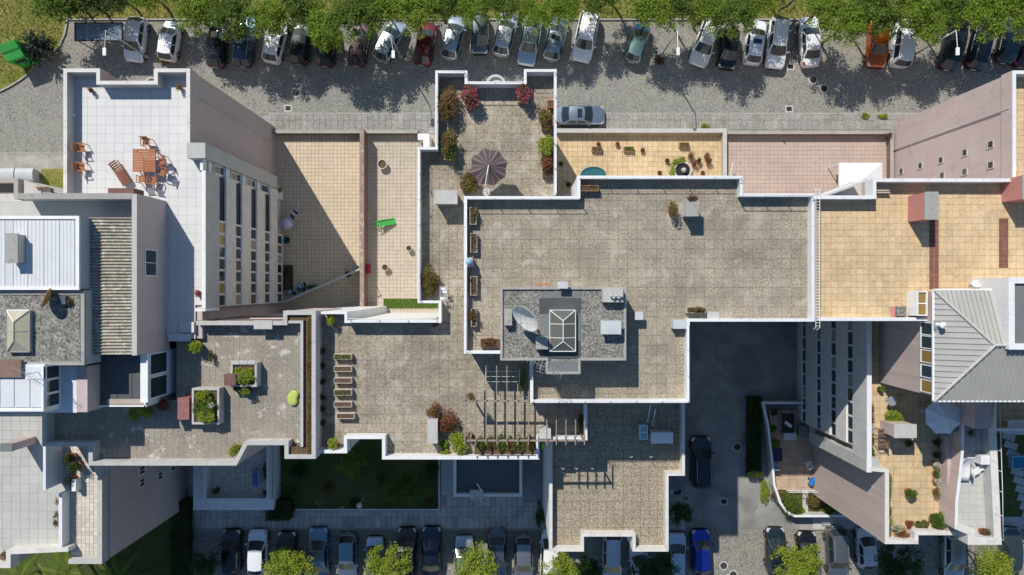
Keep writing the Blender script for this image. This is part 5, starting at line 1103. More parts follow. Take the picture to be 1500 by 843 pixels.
def wall_win(px, X, py, w_, h_, nm=2, owner=RB, gl=glass_d):
    z = CAM_H-(X*FPX)/(px-750); window(owner, X, (421.5-py)*(CAM_H-z)/FPX, z-h_/2, w_, h_, 'x', nm, gl, conc_light)
for px, py in ((1451, 212), (1413, 224), (1378, 235), (1348, 243), (1320, 251), (1451, 242), (1413, 252), (1380, 257.5)):
    wall_win(px, X34, py, .55, .62, 1)
for (x0, y0, x1, y1) in ((1361, 283, 1375, 424), (1463, 320, 1477, 393)):
    a, b_ = P(x0, y0, ZT), P(x1, y1, ZT); 
    nx_ = 2; ny_ = int((a[1]-b_[1])/.33); wx = (b_[0]-a[0])/nx_; wy = (a[1]-b_[1])/ny_; m_ = MB(); m_.box(-wx/2+.012, wx/2-.012, -wy/2+.012, wy/2-.012, 0, .016); me = m_.me('maroon_tile'); o3 = off(RB)
    for i in range(nx_):
        for j in range(ny_): link('maroon_tile', me, M('maroon_tile', (.20, .085, .065), fine=(16, .1), cell=(.33, .33, 0, 0, .12)), RB, loc=(a[0]+(i+.5)*wx-o3[0], b_[1]+(j+.5)*wy-o3[1], ZT+.002-o3[2]))
for i in range(5): a, b_ = P(1282-2+i*1.2, 269+i*3.1, ZT+.3), P(1299+i*1.2, 271+i*3.1, ZT+.3); MB().box(a[0], b_[0], b_[1], a[1], ZT+.28, ZT+.33).build('trellis_slat', tan_tile_pale, RB)
chimney(1355, 281, 1375, 322, ZT, 1.95, 'large chimney with rose painted sides and grey cap on the tan terrace', rose_paint, lidm=concrete, ov=.04)
chimney(1498, 256, 1530, 292, ZT, 1.95, 'rose painted chimney at the right edge of the photo', rose_paint, lidm=concrete, ov=.04)
chimney(1315, 449, 1328, 463, ZT, .35, 'small stained concrete pad near the tan parapet', lichen_conc, lid=False, cat='roof vent', name='vent_block')
a = P(1308, 457, ZT); MB().box(a[0]-.18, a[0]+.18, a[1]-.35, a[1]+.35, ZT+.003, ZT+.02).build('red_patch', rose_paint, RB)
# ladder guard along the seam
t = T('safety_ladder', 'long white ladder lying along the seam between grey and tan terraces', 'ladder', (*P(1198, 378, ZTP+.2), ZT)); ya, yb = P(0, 276, ZTP+.2)[1], P(0, 480, ZTP+.2)[1]; yc = t.location[1]
for sx in (-.13, .13): link('side_rail', MB().tube([(sx, yb-yc, 1.05), (sx, ya-yc, 1.05)], .022, 5).me('side_rail'), white_metal, t)
m_ = MB(); m_.tube([(-.13, 0, 1.05), (.13, 0, 1.05)], .016, 4); me = m_.me('rung')
for i in range(46): link('rung', me, white_metal, t, loc=(0, yb-yc+(i+.5)*(ya-yb)/46, 0))
for e in (yb-yc, ya-yc): link('hook', MB().tube([(-.13, e, 1.05), (-.2, e-.1, .9), (.0, e-.18, .85), (.13, e, 1.05)], .02, 5).me('hook'), white_metal, t)
for i in range(5): link('support', MB().tube([(-.13, yb-yc+1+i*1.8, 0), (-.13, yb-yc+1+i*1.8, 1.05)], .02, 5).me('support'), white_metal, t)
plant(1291, 250, .05, .1, .1, .1, leaf_dry, 'x', 4) if False else None

# facade of the right block and its lower terrace
FB = T('right_apartment_block', 'apartment block with ribbon windows on its left side and a flowered terrace', 'building', (32, -12, 0))
XR = 26.1; yS2 = P(0, 692, Z2P)[1]; xE = P(1297, 0, Z2P)[0]; yT = P(0, 470, ZTP)[1]; yB = P(0, 797, Z2P)[1]
poly = [(XR+.6, yT), (XR+.6, -12.45), (XR+.6, yS2), (xE, yS2), (xE, yB), (P(1345, 0, Z2P)[0], yB), (P(1345, 0, Z2P)[0], P(0, 784, Z2P)[1]), (P(1420, 0, Z2P)[0], P(0, 784, Z2P)[1]), (P(1420, 0, Z2P)[0], yT)]
MB().prism(poly, 0, Z2-.13).build('wall', pink_brick, FB)
TILES_LEFT[FB.name] = 300
paving(FB, 'flower_terrace', [[(XR+.2, yT-.2), (P(1386, 0, Z2P)[0], yT-.2), (P(1386, 0, Z2P)[0], yS2), (XR+.2, yS2)], [(xE+.1, yS2), (P(1400, 0, Z2P)[0], yS2), (P(1400, 0, Z2P)[0], P(0, 783, Z2P)[1]), (xE+.1, P(0, 783, Z2P)[1])], rect(1297, 782, 1344, 796, Z2P)], Z2, patio_tile, grout_brown, ts=.5, joint=.02, indiv=220)
mb = MB(); mb.box(XR-.0, XR+.22, yS2, yT, 10.1, Z2P-.05); o = mb.build('parapet', render_grey, FB); MB().box(XR-.05, XR+.3, yS2-.02, yT, Z2P-.05, Z2P).build('coping', white_paint, o)
parapet(FB, [(1418, 784), (1345, 784), (1345, 797), (1297, 797), (1297, 692), (1274, 690)], Z2P, Z2, .26, mat=weathered_white, skin=pink_brick)
MB().box(XR-.05, XR+.9, -13.55, -12.6, 2.7, Z2P-.1).build('pier', conc_light, FB)
facade(FB, XR, -1, -12.1, yT-.1, [(7.4, 9.1), (4.7, 6.4), (1.8, 3.8), (-.0, .9)], [(9.12, 10.08), (6.42, 7.38), (3.82, 4.68), (.92, 1.78)], 9, ysplit=None, sp=weathered_white)
MB().box(XR+.5, XR+.62, -12.4, yT-.1, 0, 10.1).build('balcony_back', render_grey, FB)
# items on flower terrace
parasol(1382, 610, Z2, 2.35, 1.36, 8, canopy_white, 'large pale blue white parasol on the flowered terrace', scallop=.03, peak=.4, a0=.39)
chimney(1310, 622, 1343, 642, Z2, 2.0, 'chimney with pink sides and a wide grey slab on the flowered terrace', pink_brick, lidm=conc_light, ov=.05, lt=.16)
plant(1308, 612, Z2, 1.35, 1.1, .9, leaf_lime, 'round yellow green bush above the wide grey chimney', 1200, .12, cat='shrub'); plant(1289, 570, Z2, .6, .5, .6, leaf_tree2, 'small green shrub at the top corner of the flowered terrace', 350, .1)
plant(1336, 723, Z2, .85, .75, .7, leaf_tree2, 'green pot plant alone in the middle of the tan tiled terrace', 700, .11, pot=('round', .35, .26, terracotta)); plant(1331, 650, Z2, .7, .5, .4, leaf_dark, 'dark low plant in the chimney shadow', 260, .1)
plant(1379, 762, Z2, 1.5, 1.2, 1.1, leaf_tree2, 'large blue green shrub in the lower right corner of the flowered terrace', 1500, .14, cat='shrub')
for (px, py, w_, mm, lab) in ((1333, 768, .6, leaf_red, 'first round shrub of the lower row, russet'), (1346, 766, .6, leaf_tree2, 'second round shrub of the lower row, green'), (1356, 767, .6, leaf_olive, 'third round shrub of the lower row, orange green'), (1322, 782, 1.2, leaf_red, 'mixed flower bed in the lower left corner of the flowered terrace'), (1313, 775, .7, leaf_white, 'white flowering shrub in the lower left corner bed')): plant(px, py, Z2, w_, w_*.9, .6, mm, lab, 500, .1)
for i, (py, mm, lab) in enumerate(((700, leaf_tree2, 'top'), (715, leaf_lime, 'second'), (730, leaf_tree2, 'third'), (746, leaf_olive, 'fourth'), (762, leaf_lime, 'fifth'), (777, leaf_tree2, 'bottom'))): plant(1301, py, Z2, .5, .95, .6, mm, 'trailing plant along the left white parapet of the flowered terrace, %s' % lab, 300, .1, group='plants along the left white parapet')
for i, (py, mm, lab) in enumerate(((597, leaf_magenta, 'pink flowers, highest'), (612, leaf_magenta, 'pink flowers, second'), (628, leaf_white, 'white flowers'), (645, leaf_olive, 'olive leaves'), (662, leaf_tree2, 'green leaves, lowest'))): plant(1277, py, Z2, .35, .8, .5, mm, 'narrow plant along the facade parapet: %s' % lab, 240, .08, group='plants along the facade parapet')
for i, (py, mm, lab) in enumerate(((650, leaf_dark, 'dark green, highest'), (668, leaf_dark, 'dark green, second'), (681, leaf_white, 'white flowering, third'), (695, leaf_tree2, 'mid green, fourth'), (707, leaf_white, 'white flowering, fifth'), (722, leaf_olive, 'olive, lowest'))): plant(1374, py, Z2, .5, .75, .5, mm, 'pot plant in the column along the right wall, %s' % lab, 300, .09, pot=('round', .25, .2, terracotta), group='pots along the right wall')
chair(1291, 634, Z2, pi/2, 'dark patio chair left of the wide grey chimney', dark_wood, group='patio chairs'); chair(1291, 650, Z2, pi/2, 'lower dark patio chair left of the wide grey chimney', dark_wood, group='patio chairs')
def rtable(px, py, z, r, label, m_, h=.72): x, y = P(px, py, z+h); t = T('table', label, 'table', (x, y, z)); link('top', MB().lathe(0, 0, [(r, h-.03), (r, h)], 20).me('top'), m_, t); link('leg', MB().tube([(0, 0, 0), (0, 0, h-.03)], .03, 6).me('leg'), m_, t); link('foot', MB().lathe(0, 0, [(r*.5, 0), (r*.5, .03)], 12).me('foot'), m_, t)
rtable(1307, 588, Z2, .35, 'small round table in the shade of the pink wall', galv)
# hipped metal roof
HP = T('penthouse', 'rooftop storey with a hipped pale ribbed metal roof on the right', 'building', (33, -4, Z2)); ZE = 18.35
x0, x1 = P(1370, 0, ZE)[0], 42.0; y0, y1 = P(0, 586, ZE)[1], P(0, 425, ZE)[1]
MB().box(x0+.15, x1, y0+.15, y1-.1, Z2-.2, ZE-.25).build('wall', pink_brick, HP)
zr = ZE+1.25; ym = P(0, 506, zr)[1]; xa = P(1457, 0, zr)[0]
A, B_, C_, D_ = (x0-.1, y1, ZE), (x1, y1, ZE), (x1, y0-.1, ZE), (x0-.1, y0-.1, ZE); E, F_ = (xa, ym, zr), (x1, ym, zr)
for nm, vs in (('north_slope', (A, B_, F_, E)), ('south_slope', (C_, D_, E, F_)), ('west_slope', (D_, A, E))): m_ = MB(); m_.add(vs, [tuple(range(len(vs)-1, -1, -1))]); m_.build(nm, roof_metal, HP)
mb = MB(); mb.box(x0-.1, x1, y0-.1, y1, ZE-.2, ZE-.02); mb.build('soffit', white_metal, HP)
mb = MB()
i = 0; xx = x0+.1
while xx < x1:      # seams on the two long slopes
    for (yy, sg) in ((y1, -1), (y0-.1, 1)):
        f = min(1, (xx-(x0-.1))/(xa-x0+.1)); ye_ = yy+(ym-yy)*f; zz = ZE+(zr-ZE)*f
        mb.add([(xx-.02, yy, ZE+.002), (xx+.02, yy, ZE+.002), (xx+.02, ye_, zz+.002), (xx-.02, ye_, zz+.002), (xx-.02, yy, ZE+.09), (xx+.02, yy, ZE+.09), (xx+.02, ye_, zz+.09), (xx-.02, ye_, zz+.09)], [(4,5,6,7), (0,4,7,3), (1,2,6,5), (0,1,5,4)])
    xx += .3
yy = y0+.1
while yy < y1-.05:  # broad ribs on the west slope
    f = 1-abs(yy-ym)/((y1-y0)/2+.05); f = max(0, f); xe_ = x0-.1+(xa-x0+.1)*f; zz = ZE+(zr-ZE)*f
    mb.add([(x0-.1, yy-.035, ZE+.002), (xe_, yy-.035, zz+.002), (xe_, yy+.035, zz+.002), (x0-.1, yy+.035, ZE+.002), (x0-.1, yy-.03, ZE+.06), (xe_, yy-.03, zz+.06), (xe_, yy+.03, zz+.06), (x0-.1, yy+.03, ZE+.06)], [(4,5,6,7), (0,1,5,4), (3,7,6,2), (0,4,7,3)])
    yy += .36
o = mb.build('standing_seams', roof_metal, HP); o['kind'] = 'stuff'
for p0, p1 in ((A, E), (D_, E), (E, F_)): m_ = MB(); m_.tube([tuple(np.array(p0)+[0, 0, .05]), tuple(np.array(p1)+[0, 0, .05])], .09, 8); m_.build('hip_cap', conc_light, HP)
for p0, p1 in ((A, D_), (A, B_), (D_, C_)): m_ = MB(); m_.tube([tuple(np.array(p0)+[0, 0, -.03]), tuple(np.array(p1)+[0, 0, -.03])], .07, 6); m_.build('gutter', white_metal, HP)
for i, pyc in enumerate((482, 502, 523, 545, 567)): window(HP, x0+.08, P(0, pyc, 17.6)[1], 16.7, .86, 1.25, 'x', 1, glass_amber if i in (2, 4) else glass_w)
(xa_, ya_), (xb_, yb_) = P(1343, 427, ZT+1.1), P(1369, 463, ZT+1.1)
m_ = MB(); m_.run([(xa_, yb_), (xa_, ya_), (x0, ya_), (x0, yb_)], .07, ZT, ZT+1.15, True); m_.build('lean_to_frame', white_metal, HP)
for i in range(2): yq = lerp(ya_, yb_, i/2); yr = lerp(ya_, yb_, (i+1)/2); MB().box(xa_+.07, x0, yr+.05, yq-.05, ZT+1.02, ZT+1.05).build('lean_to_pane', glass_amber, HP)
MB().box(xa_+.05, x0, (ya_+yb_)/2-.04, (ya_+yb_)/2+.04, ZT+1.0, ZT+1.1).build('lean_to_bar', white_metal, HP)
chimney(1378, 469, 1388, 481, ZE+.1, .7, 'round topped metal flue on the ribbed roof', galv, lid=False, cat='flue', name='flue') if False else None
t = T('flue', 'white metal flue with cowl on the ribbed hip roof', 'flue', (*P(1382, 477, ZE+.7), ZE+.1)); link('pipe', MB().lathe(0, 0, [(.13, 0), (.13, .5)], 12).me('pipe'), white_metal, t); link('cowl', MB().lathe(0, 0, [(.2, .55), (.2, .6), (.05, .7)], 12).me('cowl'), white_metal, t); link('flashing', MB().box(-.22, .22, -.3, .3, -.05, .03).me('flashing'), galv, t)
# flat topped stair tower at the right edge
TB = T('roof_box', 'tall flat roofed box with white rim at the right edge', 'building', (36, -1, ZT)); zt = 19.9
MB().prism(PP([(1478, 407), (1600, 407), (1600, 512), (1478, 512)], zt), ZT, zt-.2).build('wall', white_paint, TB)
parapet(TB, [(1478, 512), (1478, 407), (1600, 407), (1600, 512), (1478, 512)], zt, zt-.3, .35); MB().prism(PP([(1486, 412), (1600, 412), (1600, 508), (1486, 508)], zt), zt-.2, zt-.17).build('roof', slate_sheet, TB)
dish(1432, 417, ZT, .3, -.5, .6, radians(50), 'small white dish above the ribbed metal roof', white_metal, mast=.7)
x, y = P(1455, 416, ZT); t = T('gutter_pipe', 'grey pipe lying behind the small white dish', 'pipe', (x, y, ZT)); link('pipe', MB().box(-.9, .9, -.15, .15, 0, .12).me('pipe'), render_grey, t)
# grey terrace with kayak-like white chair
GB = T('grey_terrace_block', 'narrow block with grey tiled terrace and curved white wall in the lower right', 'building', (32, -17, 0)); ZH, ZHP = 12.4, 13.3
gp = [(1409, 560), (1409, 655), (1405, 695), (1400, 735), (1399, 775), (1418, 783), (1418, 798), (1467, 798), (1456, 560)]
MB().prism(PP(gp, ZHP), 0, ZH-.13).build('wall', pink_brick, GB)
MB().prism(PP([(1387, 586), (1412, 586), (1412, 783), (1389, 783)], Z2P), 0, Z2P-.01).build('wall', pink_brick, GB)
paving(GB, 'grey_terrace', [PP(gp, ZHP)], ZH, pale_grey_tile, grout_mid, ts=.5, joint=.015, indiv=120)
wp = MB().run(PP(gp[:6], ZHP), .018, 0, 1); mb = MB(); mb.run(wp, -.16, Z2-.2, ZHP-.04); o = mb.build('curved_wall', pink_brick, GB); mb = MB(); mb.run(wp, -.2, ZHP-.04, ZHP); mb.build('coping', white_paint, o)
parapet(GB, [(1456, 560), (1467, 798), (1418, 798), (1418, 783), (1399, 775)], ZHP, ZH, .5, mat=render_grey, cap=weathered_white)
MB().prism(PP([(1428, 590), (1452, 590), (1452, 628), (1428, 628)], 15.2), ZH, 15.2).build('stair_wall', pink_brick, GB)
MB().prism(PP([(1390, 588), (1430, 588), (1430, 622), (1390, 640)], ZHP), ZH, ZHP-.3).build('blue_slab', slate_sheet, GB)
railing(GB, [(1461, 600), (1463, 660), (1465, 720), (1466, 790)], ZHP, ZHP+.25)
t = T('sun_lounger', 'white moulded lounger on the grey terrace behind the curved wall', 'sun lounger', (*P(1415, 687, ZH+.4), ZH)); K = 12
m_ = MB(); prof = [(-.9, .3, .28), (-.5, .34, .30), (0, .36, .32), (.4, .34, .42), (.85, .3, .85), (.95, .24, .9)]; vs = []
for yy, hw_, zz in prof: vs += [(-hw_, yy, zz+.05), (-hw_*.8, yy, zz), (hw_*.8, yy, zz), (hw_, yy, zz+.05), (hw_*.8, yy, zz-.05), (-hw_*.8, yy, zz-.05)]
m_.add(vs, [(i*6+k, i*6+(k+1) % 6, (i+1)*6+(k+1) % 6, (i+1)*6+k) for i in range(5) for k in range(6)]+[(5,4,3,2,1,0), tuple(30+k for k in range(6))]); link('shell', m_.me('shell', smooth=True), white_paint, t)
for sy in (-.6, .4): link('leg', MB().box(-.28, .28, sy-.04, sy+.04, 0, .3).me('leg'), white_paint, t)
t = T('chair', 'small white reclining chair beside the white lounger', 'chair', (*P(1430, 691, ZH+.4), ZH), -1.1); link('seat', MB().cbox(0, 0, .38, .45, .5, .04).me('seat'), white_paint, t); link('backrest', MB().cbox(0, -.4, .6, .45, .45, .04, rx=-.9).me('backrest'), white_paint, t)
for sx in (-.2, .2):
    for sy in (-.2, .2): link('leg', MB().box(sx-.02, sx+.02, sy-.02, sy+.02, 0, .36).me('leg'), white_paint, t)
link('footrest', MB().cbox(0, .45, .3, .4, .4, .03).me('footrest'), white_paint, t)
chimney(1437, 668, 1453, 681, ZH, .8, 'white cube on the grey terrace near the rail', white_paint, lid=False, cat='box', name='storage_box')
plant(1443, 780, ZH, .75, .6, .5, leaf_red, 'russet pot plant at the bottom of the grey terrace', 420, .09, pot=('round', .3, .2, terracotta)); plant(1424, 636, ZH, .5, .7, .5, leaf_olive, 'small plant in the shade below the pale parasol', 160, .09)
# balcony and yard at the far right
BL = T('balcony', 'shaded tiled balcony under the metal roof at the right edge', 'balcony', (37, -10, 0)); zb_ = 13.4
MB().prism(PP([(1457, 586), (1600, 586), (1600, 630), (1457, 630)], zb_), 0, zb_-.2).build('wall', white_paint, BL); paving(BL, 'balcony_floor', [PP([(1458, 588), (1600, 588), (1600, 626), (1458, 626)], zb_)], zb_-.1, patio_tile, grout_brown, ts=.42, indiv=60)
parapet(BL, [(1600, 631), (1457, 631), (1457, 588)], zb_+.8, zb_, .12)
lounger(1489, 622, zb_-.1, pi/2, 'white garden bench at the far right balcony edge', white_paint, 1.6)
GP = T('garden_path', 'stepping path of pale planks in the dark garden at the right edge', 'path', (*P(1485, 700, 0), 0))
for i in range(12): a = P(1478+i*3.2, 640+i*13, .15); link('plank', MB().cbox(a[0]-GP.location[0], a[1]-GP.location[1], .12, 1.2, .62, .06, rz=-.35).me('plank'), conc_light, GP)
t = T('paddling_pool', 'bright blue tub beside the plank path at the right edge', 'tub', (*P(1497, 678, .6), 0)); m_ = MB(); m_.run([(-.9, -.6), (-.9, .6), (.9, .6), (.9, -.6)], .12, 0, .6, True); link('wall', m_.me('wall'), skyblue_m, t); link('water', MB().box(-.78, .78, -.48, .48, 0, .45).me('water'), M('blue_pool', (.02, .22, .40), rough=.1, bump=0), t)
MB().prism(PP([(1470, 628), (1600, 628), (1600, 642), (1470, 636)], 3), 0, 3).build('lean_to', render_grey, BL)

x_ = P(277.5, 0, ZWP)[0]+.07
for yy, lab in ((13.2, 0), (9.95, 1)): MB().tube([(x_, yy, .2), (x_, yy, ZWP-.3)], .05, 6).build('downpipe', render_grey, TW)
for yy in (12.5,): MB().tube([(X34-.05, yy, .2), (X34-.05, yy, ZGP-.3)], .05, 6).build('downpipe', render_grey, RB)
# ================================================================== GROUND FLOOR COURTYARDS
zc = .06
def court(name, label, polys, mat, grout, ts, indiv, loc):
    t = T(name, label, 'courtyard', loc); TILES_LEFT[t.name] = 300; paving(t, 'paving', polys, zc, mat, grout, ts=ts, joint=.02, indiv=indiv, jit=.004); return t
C1 = court('courtyard', 'large tan tiled courtyard half covered by the tower shadow', [[P(398, 193), P(529, 193), P(529, 480), P(398, 480)]], tan_tile_cream, grout_brown, .34, 100, (-18, 6, 0))
C2 = court('courtyard', 'narrow pale tiled courtyard with round pots and a green toy', [[P(534, 193), P(660, 193), P(660, 480), P(534, 480)]], tan_tile_pale, grout_brown, .34, 100, (-11, 6, 0))
C3 = court('courtyard', 'yellow tan courtyard with many small plant pots right of the flower terrace', [[P(800, 192), P(1060, 192), P(1060, 290), P(800, 290)]], tan_tile, grout_brown, .46, 260, (11, 11, 0))
C4 = court('courtyard', 'plain pink tiled courtyard with a white gazebo', [[P(1066, 194), P(1330, 194), P(1330, 300), P(1066, 300)]], pink_tile, M('grout_pink', (.30, .21, .17)), .38, 100, (26, 11, 0))
def wallrun(name, label, pts, z, t, mat, cap=None, closed=False, z0=0, group=None):
    w_ = PP(pts, z); T_ = T(name, label, 'wall', (w_[0][0], w_[0][1], z0), 0, group); m_ = MB(); m_.run(w_, t, z0, z-.05, closed); m_.build('wall_body', mat, T_); m_ = MB(); m_.run(w_, t*1.1, z-.05, z, closed); m_.build('coping', cap or conc_light, T_); return T_
wallrun('garden_wall', 'stained boundary wall above the two left courtyards', [(400, 190.5), (612, 190.5)], .8, .28, brown_render, concrete)
wallrun('garden_wall', 'tall wall with brown face between the two left courtyards', [(527, 455), (527, 189)], 1.75, .34, brown_render, M('brown_cap', (.27, .205, .165), fine=(12, .12), patch=(1.2, .25), stain=((.5,.48,.44), 2.2, .56, .66, .7)))
wallrun('garden_wall', 'boundary wall above and right of the yellow tan courtyard', [(815, 188.5), (1065, 188.5), (1065, 300)], .78, .34, tan_tile_pale, conc_light)
wallrun('garden_wall', 'long grey boundary wall above the pink courtyard', [(1066, 192), (1309, 192), (1309, 300)], .75, .26, brown_render, concrete)
wallrun('garden_wall', 'short white pillar wall where the narrow courtyard meets the block', [(612, 196), (629, 196), (629, 216)], 1.9, .5, white_paint, white_paint)
# lattice fence across the shaded courtyard
t = T('fence', 'white slatted fence running diagonally across the shaded courtyard', 'fence', (*P(470, 418), zc)); a, b_ = P(414, 443, 1.3), P(528, 394, 1.3); d = np.array([b_[0]-a[0], b_[1]-a[1]]); L = np.linalg.norm(d); d /= L; cx, cy = t.location[0], t.location[1]; ang = atan2(d[1], d[0])
m_ = MB(); m_.cbox(0, 0, 0, .035, .09, .05); m2 = MB(); m2.box(-.02, .02, -.012, .012, 0, 1.25); me = m2.me('slat')
for i in range(62): link('slat', me, white_metal, t, loc=(a[0]-cx+d[0]*L*(i+.5)/62, a[1]-cy+d[1]*L*(i+.5)/62, 0), rz=ang)
for z in (.2, 1.15): m2 = MB(); m2.cbox((a[0]+b_[0])/2-cx, (a[1]+b_[1])/2-cy, z, L, .05, .06, rz=ang); link('rail', m2.me('rail'), white_metal, t)
m2 = MB(); m2.cbox((a[0]+b_[0])/2-cx, (a[1]+b_[1])/2-cy, 1.28, L, .14, .04, rz=ang); link('top_rail', m2.me('top_rail'), conc_light, t)
plant(509, 402, zc, .5, .5, .5, leaf_dark, 'dark pot plant in the corner above the slatted fence', 220, .09, pot=('round', .3, .25, black_plastic)); plant(523, 392, zc, .35, .35, .35, leaf_white, 'pale pot plant against the tall brown wall', 140, .08, pot=('round', .3, .2, conc_light))
planter(414, 389, 427, 425, zc, .45, 'long dark planter at the foot of the ribbon window facade', black_plastic, leaf_dark, 200, group='courtyard planters'); plant(421, 400, zc, .6, 1.4, .7, leaf_dark, 'dark green shrub at the foot of the ribbon window facade', 420, .1); plant(457, 420, zc, 1.4, .5, .5, leaf_tree2, 'green creeper along the slatted fence', 420, .09)
t = T('clutter', 'heap of blue and grey household things behind the slatted fence', 'clutter', (*P(437, 424), zc))
for i in range(9): a_ = RNG.uniform(-1, 1, 2); link('box', MB().cbox(a_[0]*.9, a_[1]*.35+a_[0]*.2, .2, .35, .3, .4, rz=a_[0]*2).me('box'), [skyblue_m, grey_plastic, slate_sheet][i % 3], t)
t = T('washing_basket', 'teal plastic basin at the foot of the ribbon window facade', 'basin', (*P(420, 352, .3), zc)); link('basin', MB().lathe(0, 0, [(.2, 0), (.3, .3), (.33, .3), (.31, .33), (.27, .3), (.18, .05)], 16).me('basin'), teal_m, t)
plant(409, 279, 1.0, .5, .5, .5, leaf_lime, 'yellow pot plant by the top corner of the ribbon windows', 220, .1, z0=1)
# person-sized airer with laundry (rotary) in the shade
t = T('laundry_rack', 'folding rack with mixed laundry and a pale blue sheet in the tower shadow', 'laundry rack', (*P(429, 318, .8), zc), radians(-40))
for sx in (-.35, .35): link('side_frame', MB().tube([(sx, -1.0, 0), (sx, 0, .95), (sx, 1.0, 0)], .018, 5).me('side_frame'), white_metal, t)
for i in range(7): link('rail', MB().tube([(-.35, -.6+i*.2, .9), (.35, -.6+i*.2, .9)], .01, 4).me('rail'), white_metal, t)
for i, (y_, m__) in enumerate(((.75, clothes_m), (.5, black_plastic), (.28, clothes_m), (.05, slate_dark), (-.12, teal_m), (-.25, clothes_m))): link('garment', MB().cbox(.05*(-1)**i, y_, .92-.1*abs(y_), .5, .22, .05, rx=.1*i).me('garment'), m__, t)
q = MB(); q.lathe(0, -.85, [(.02, 1.25), (.25, 1.18), (.48, .95), (.52, .55)], 14); link('sheet', q.me('sheet', smooth=True), M('lilac_sheet', (.50, .50, .66), rough=.9), t)
# narrow courtyard
for px, py, r, lab in ((560, 241, .42, 'large round clay tub nearest the street in the narrow courtyard'), (599, 364, .26, 'small round pot near the bushy corner of the narrow courtyard'), (564, 392, .30, 'round pot near the brown wall in the narrow courtyard')):
    x, y = P(px, py, .5); t = T('tub', lab, 'tub', (x, y, zc)); q = MB(); q.lathe(0, 0, [(r*.8, 0), (r, .48), (r*1.06, .48), (r*1.06, .54), (r*.9, .54), (r*.88, .40)], 18); link('tub', q.me('tub'), planter_m, t); link('soil', MB().lathe(0, 0, [(r*.88, .36), (r*.88, .42)], 16).me('soil'), soil, t)
    if r < .4: link('stems', quads_mesh('stems', leaves(ball_pts(60, (r*.6, r*.6, .1), (0, 0, .5)), .08)), leaf_olive, t)
t = T('toy_slide', 'bright green plastic toy slide in the narrow courtyard', 'toy slide', (*P(563, 327, .4), zc), radians(-78)); q = MB()
q.add([(-.24, .95, .05), (.24, .95, .05), (.24, -.5, .62), (-.24, -.5, .62), (-.24, .95, .09), (.24, .95, .09), (.24, -.5, .66), (-.24, -.5, .66)], [(4,5,6,7), (0,3,2,1), (0,1,5,4), (2,3,7,6), (1,2,6,5), (3,0,4,7)]); link('chute', q.me('chute'), green_plastic, t)
for sx in (-.26, .26): link('side_rail', MB().tube([(sx, .95, .12), (sx, -.5, .72), (sx, -.85, .72)], .035, 6).me('side_rail'), green_plastic, t); link('leg', MB().tube([(sx, -.55, .66), (sx, -.95, 0)], .03, 6).me('leg'), green_plastic, t)
for i in range(3): link('rung', MB().tube([(-.26, -.62-i*.11, .5-i*.16), (.26, -.62-i*.11, .5-i*.16)], .025, 5).me('rung'), green_plastic, t)
t = T('artificial_lawn', 'strip of artificial grass at the bottom of the narrow courtyard', 'lawn', (*P(587, 445), zc)); link('mat', MB().box(P(562, 0)[0]-t.location[0], P(660, 0)[0]-t.location[0], P(0, 452)[1]-t.location[1], P(0, 438)[1]-t.location[1], .004, .03).me('mat'), turf_m, t)
n = 5000; C = np.stack([RNG.uniform(P(562, 0)[0], P(640, 0)[0], n), RNG.uniform(P(0, 452)[1], P(0, 438)[1], n), np.full(n, zc+.05)], 1)-np.array(t.location); link('pile', quads_mesh('pile', leaves(C, .07, up=.2, asp=.3, droop=-1)), lawn_blade, t)
t = T('bench', 'small white box bench beside the artificial grass', 'bench', (*P(547, 454, .4), zc)); link('seat', MB().box(-.42, .42, -.18, .18, .36, .42).me('seat'), white_paint, t)
for sx in (-.35, .35): link('leg', MB().box(sx-.04, sx+.04, -.16, .16, 0, .36).me('leg'), white_paint, t)
t = T('fire_hydrant_cabinet', 'small red box on the tall brown wall', 'red box', (*P(538, 394, 1.0), .3)); link('cabinet', MB().box(-.1, .16, -.42, .42, 0, .7).me('cabinet'), M('dark_red', (.28, .02, .05)), t); link('handle', MB().box(.16, .18, -.05, .05, .3, .4).me('handle'), galv, t)
t = T('broom', 'broom leaning in the narrow courtyard near the artificial grass', 'broom', (*P(556, 428), zc)); link('handle', MB().tube([(-.25, .5, .05), (.12, -.3, .05)], .02, 5).me('handle'), dark_wood, t); link('head', MB().cbox(.02, -.38, .04, .4, .06, .06, rz=.3).me('head'), dark_wood, t)
# yellow tan courtyard pots
for (x0, y0, x1, y1, lab, v) in ((867, 215, 882, 222, 'first long planter from the left in the yellow tan courtyard', leaf_olive), (914, 215, 929, 222, 'second long planter from the left in the yellow tan courtyard', leaf_tree2), (995, 209, 1010, 216, 'rightmost long planter in the yellow tan courtyard', leaf_olive)):
    planter(x0, y0, x1, y1, zc, .35, lab, tub_tan, v, 130, group='courtyard planters', vh=.25)
for (px, py, lab, mm) in ((877, 211, 'tiny pot above the first long planter', leaf_dry), (905, 211, 'tiny pot midway between the two left planters', leaf_dry), (942, 220, 'small pot right of the second long planter', leaf_dry), (978, 235, 'pot with two plants left of the circular bed', leaf_dark),
        (967, 253, 'small pot at the lower left of the circular bed', leaf_dry), (1030, 253, 'small pot at the lower right of the circular bed', leaf_dry), (822, 240, 'dark plant in the shade of the flower terrace wall', leaf_dark), (833, 270, 'dark plant low in the shaded corner', leaf_dark)): plant(px, py, zc, .38, .38, .35, mm, lab, 130, .08, pot=('round', .25, .2, terracotta))
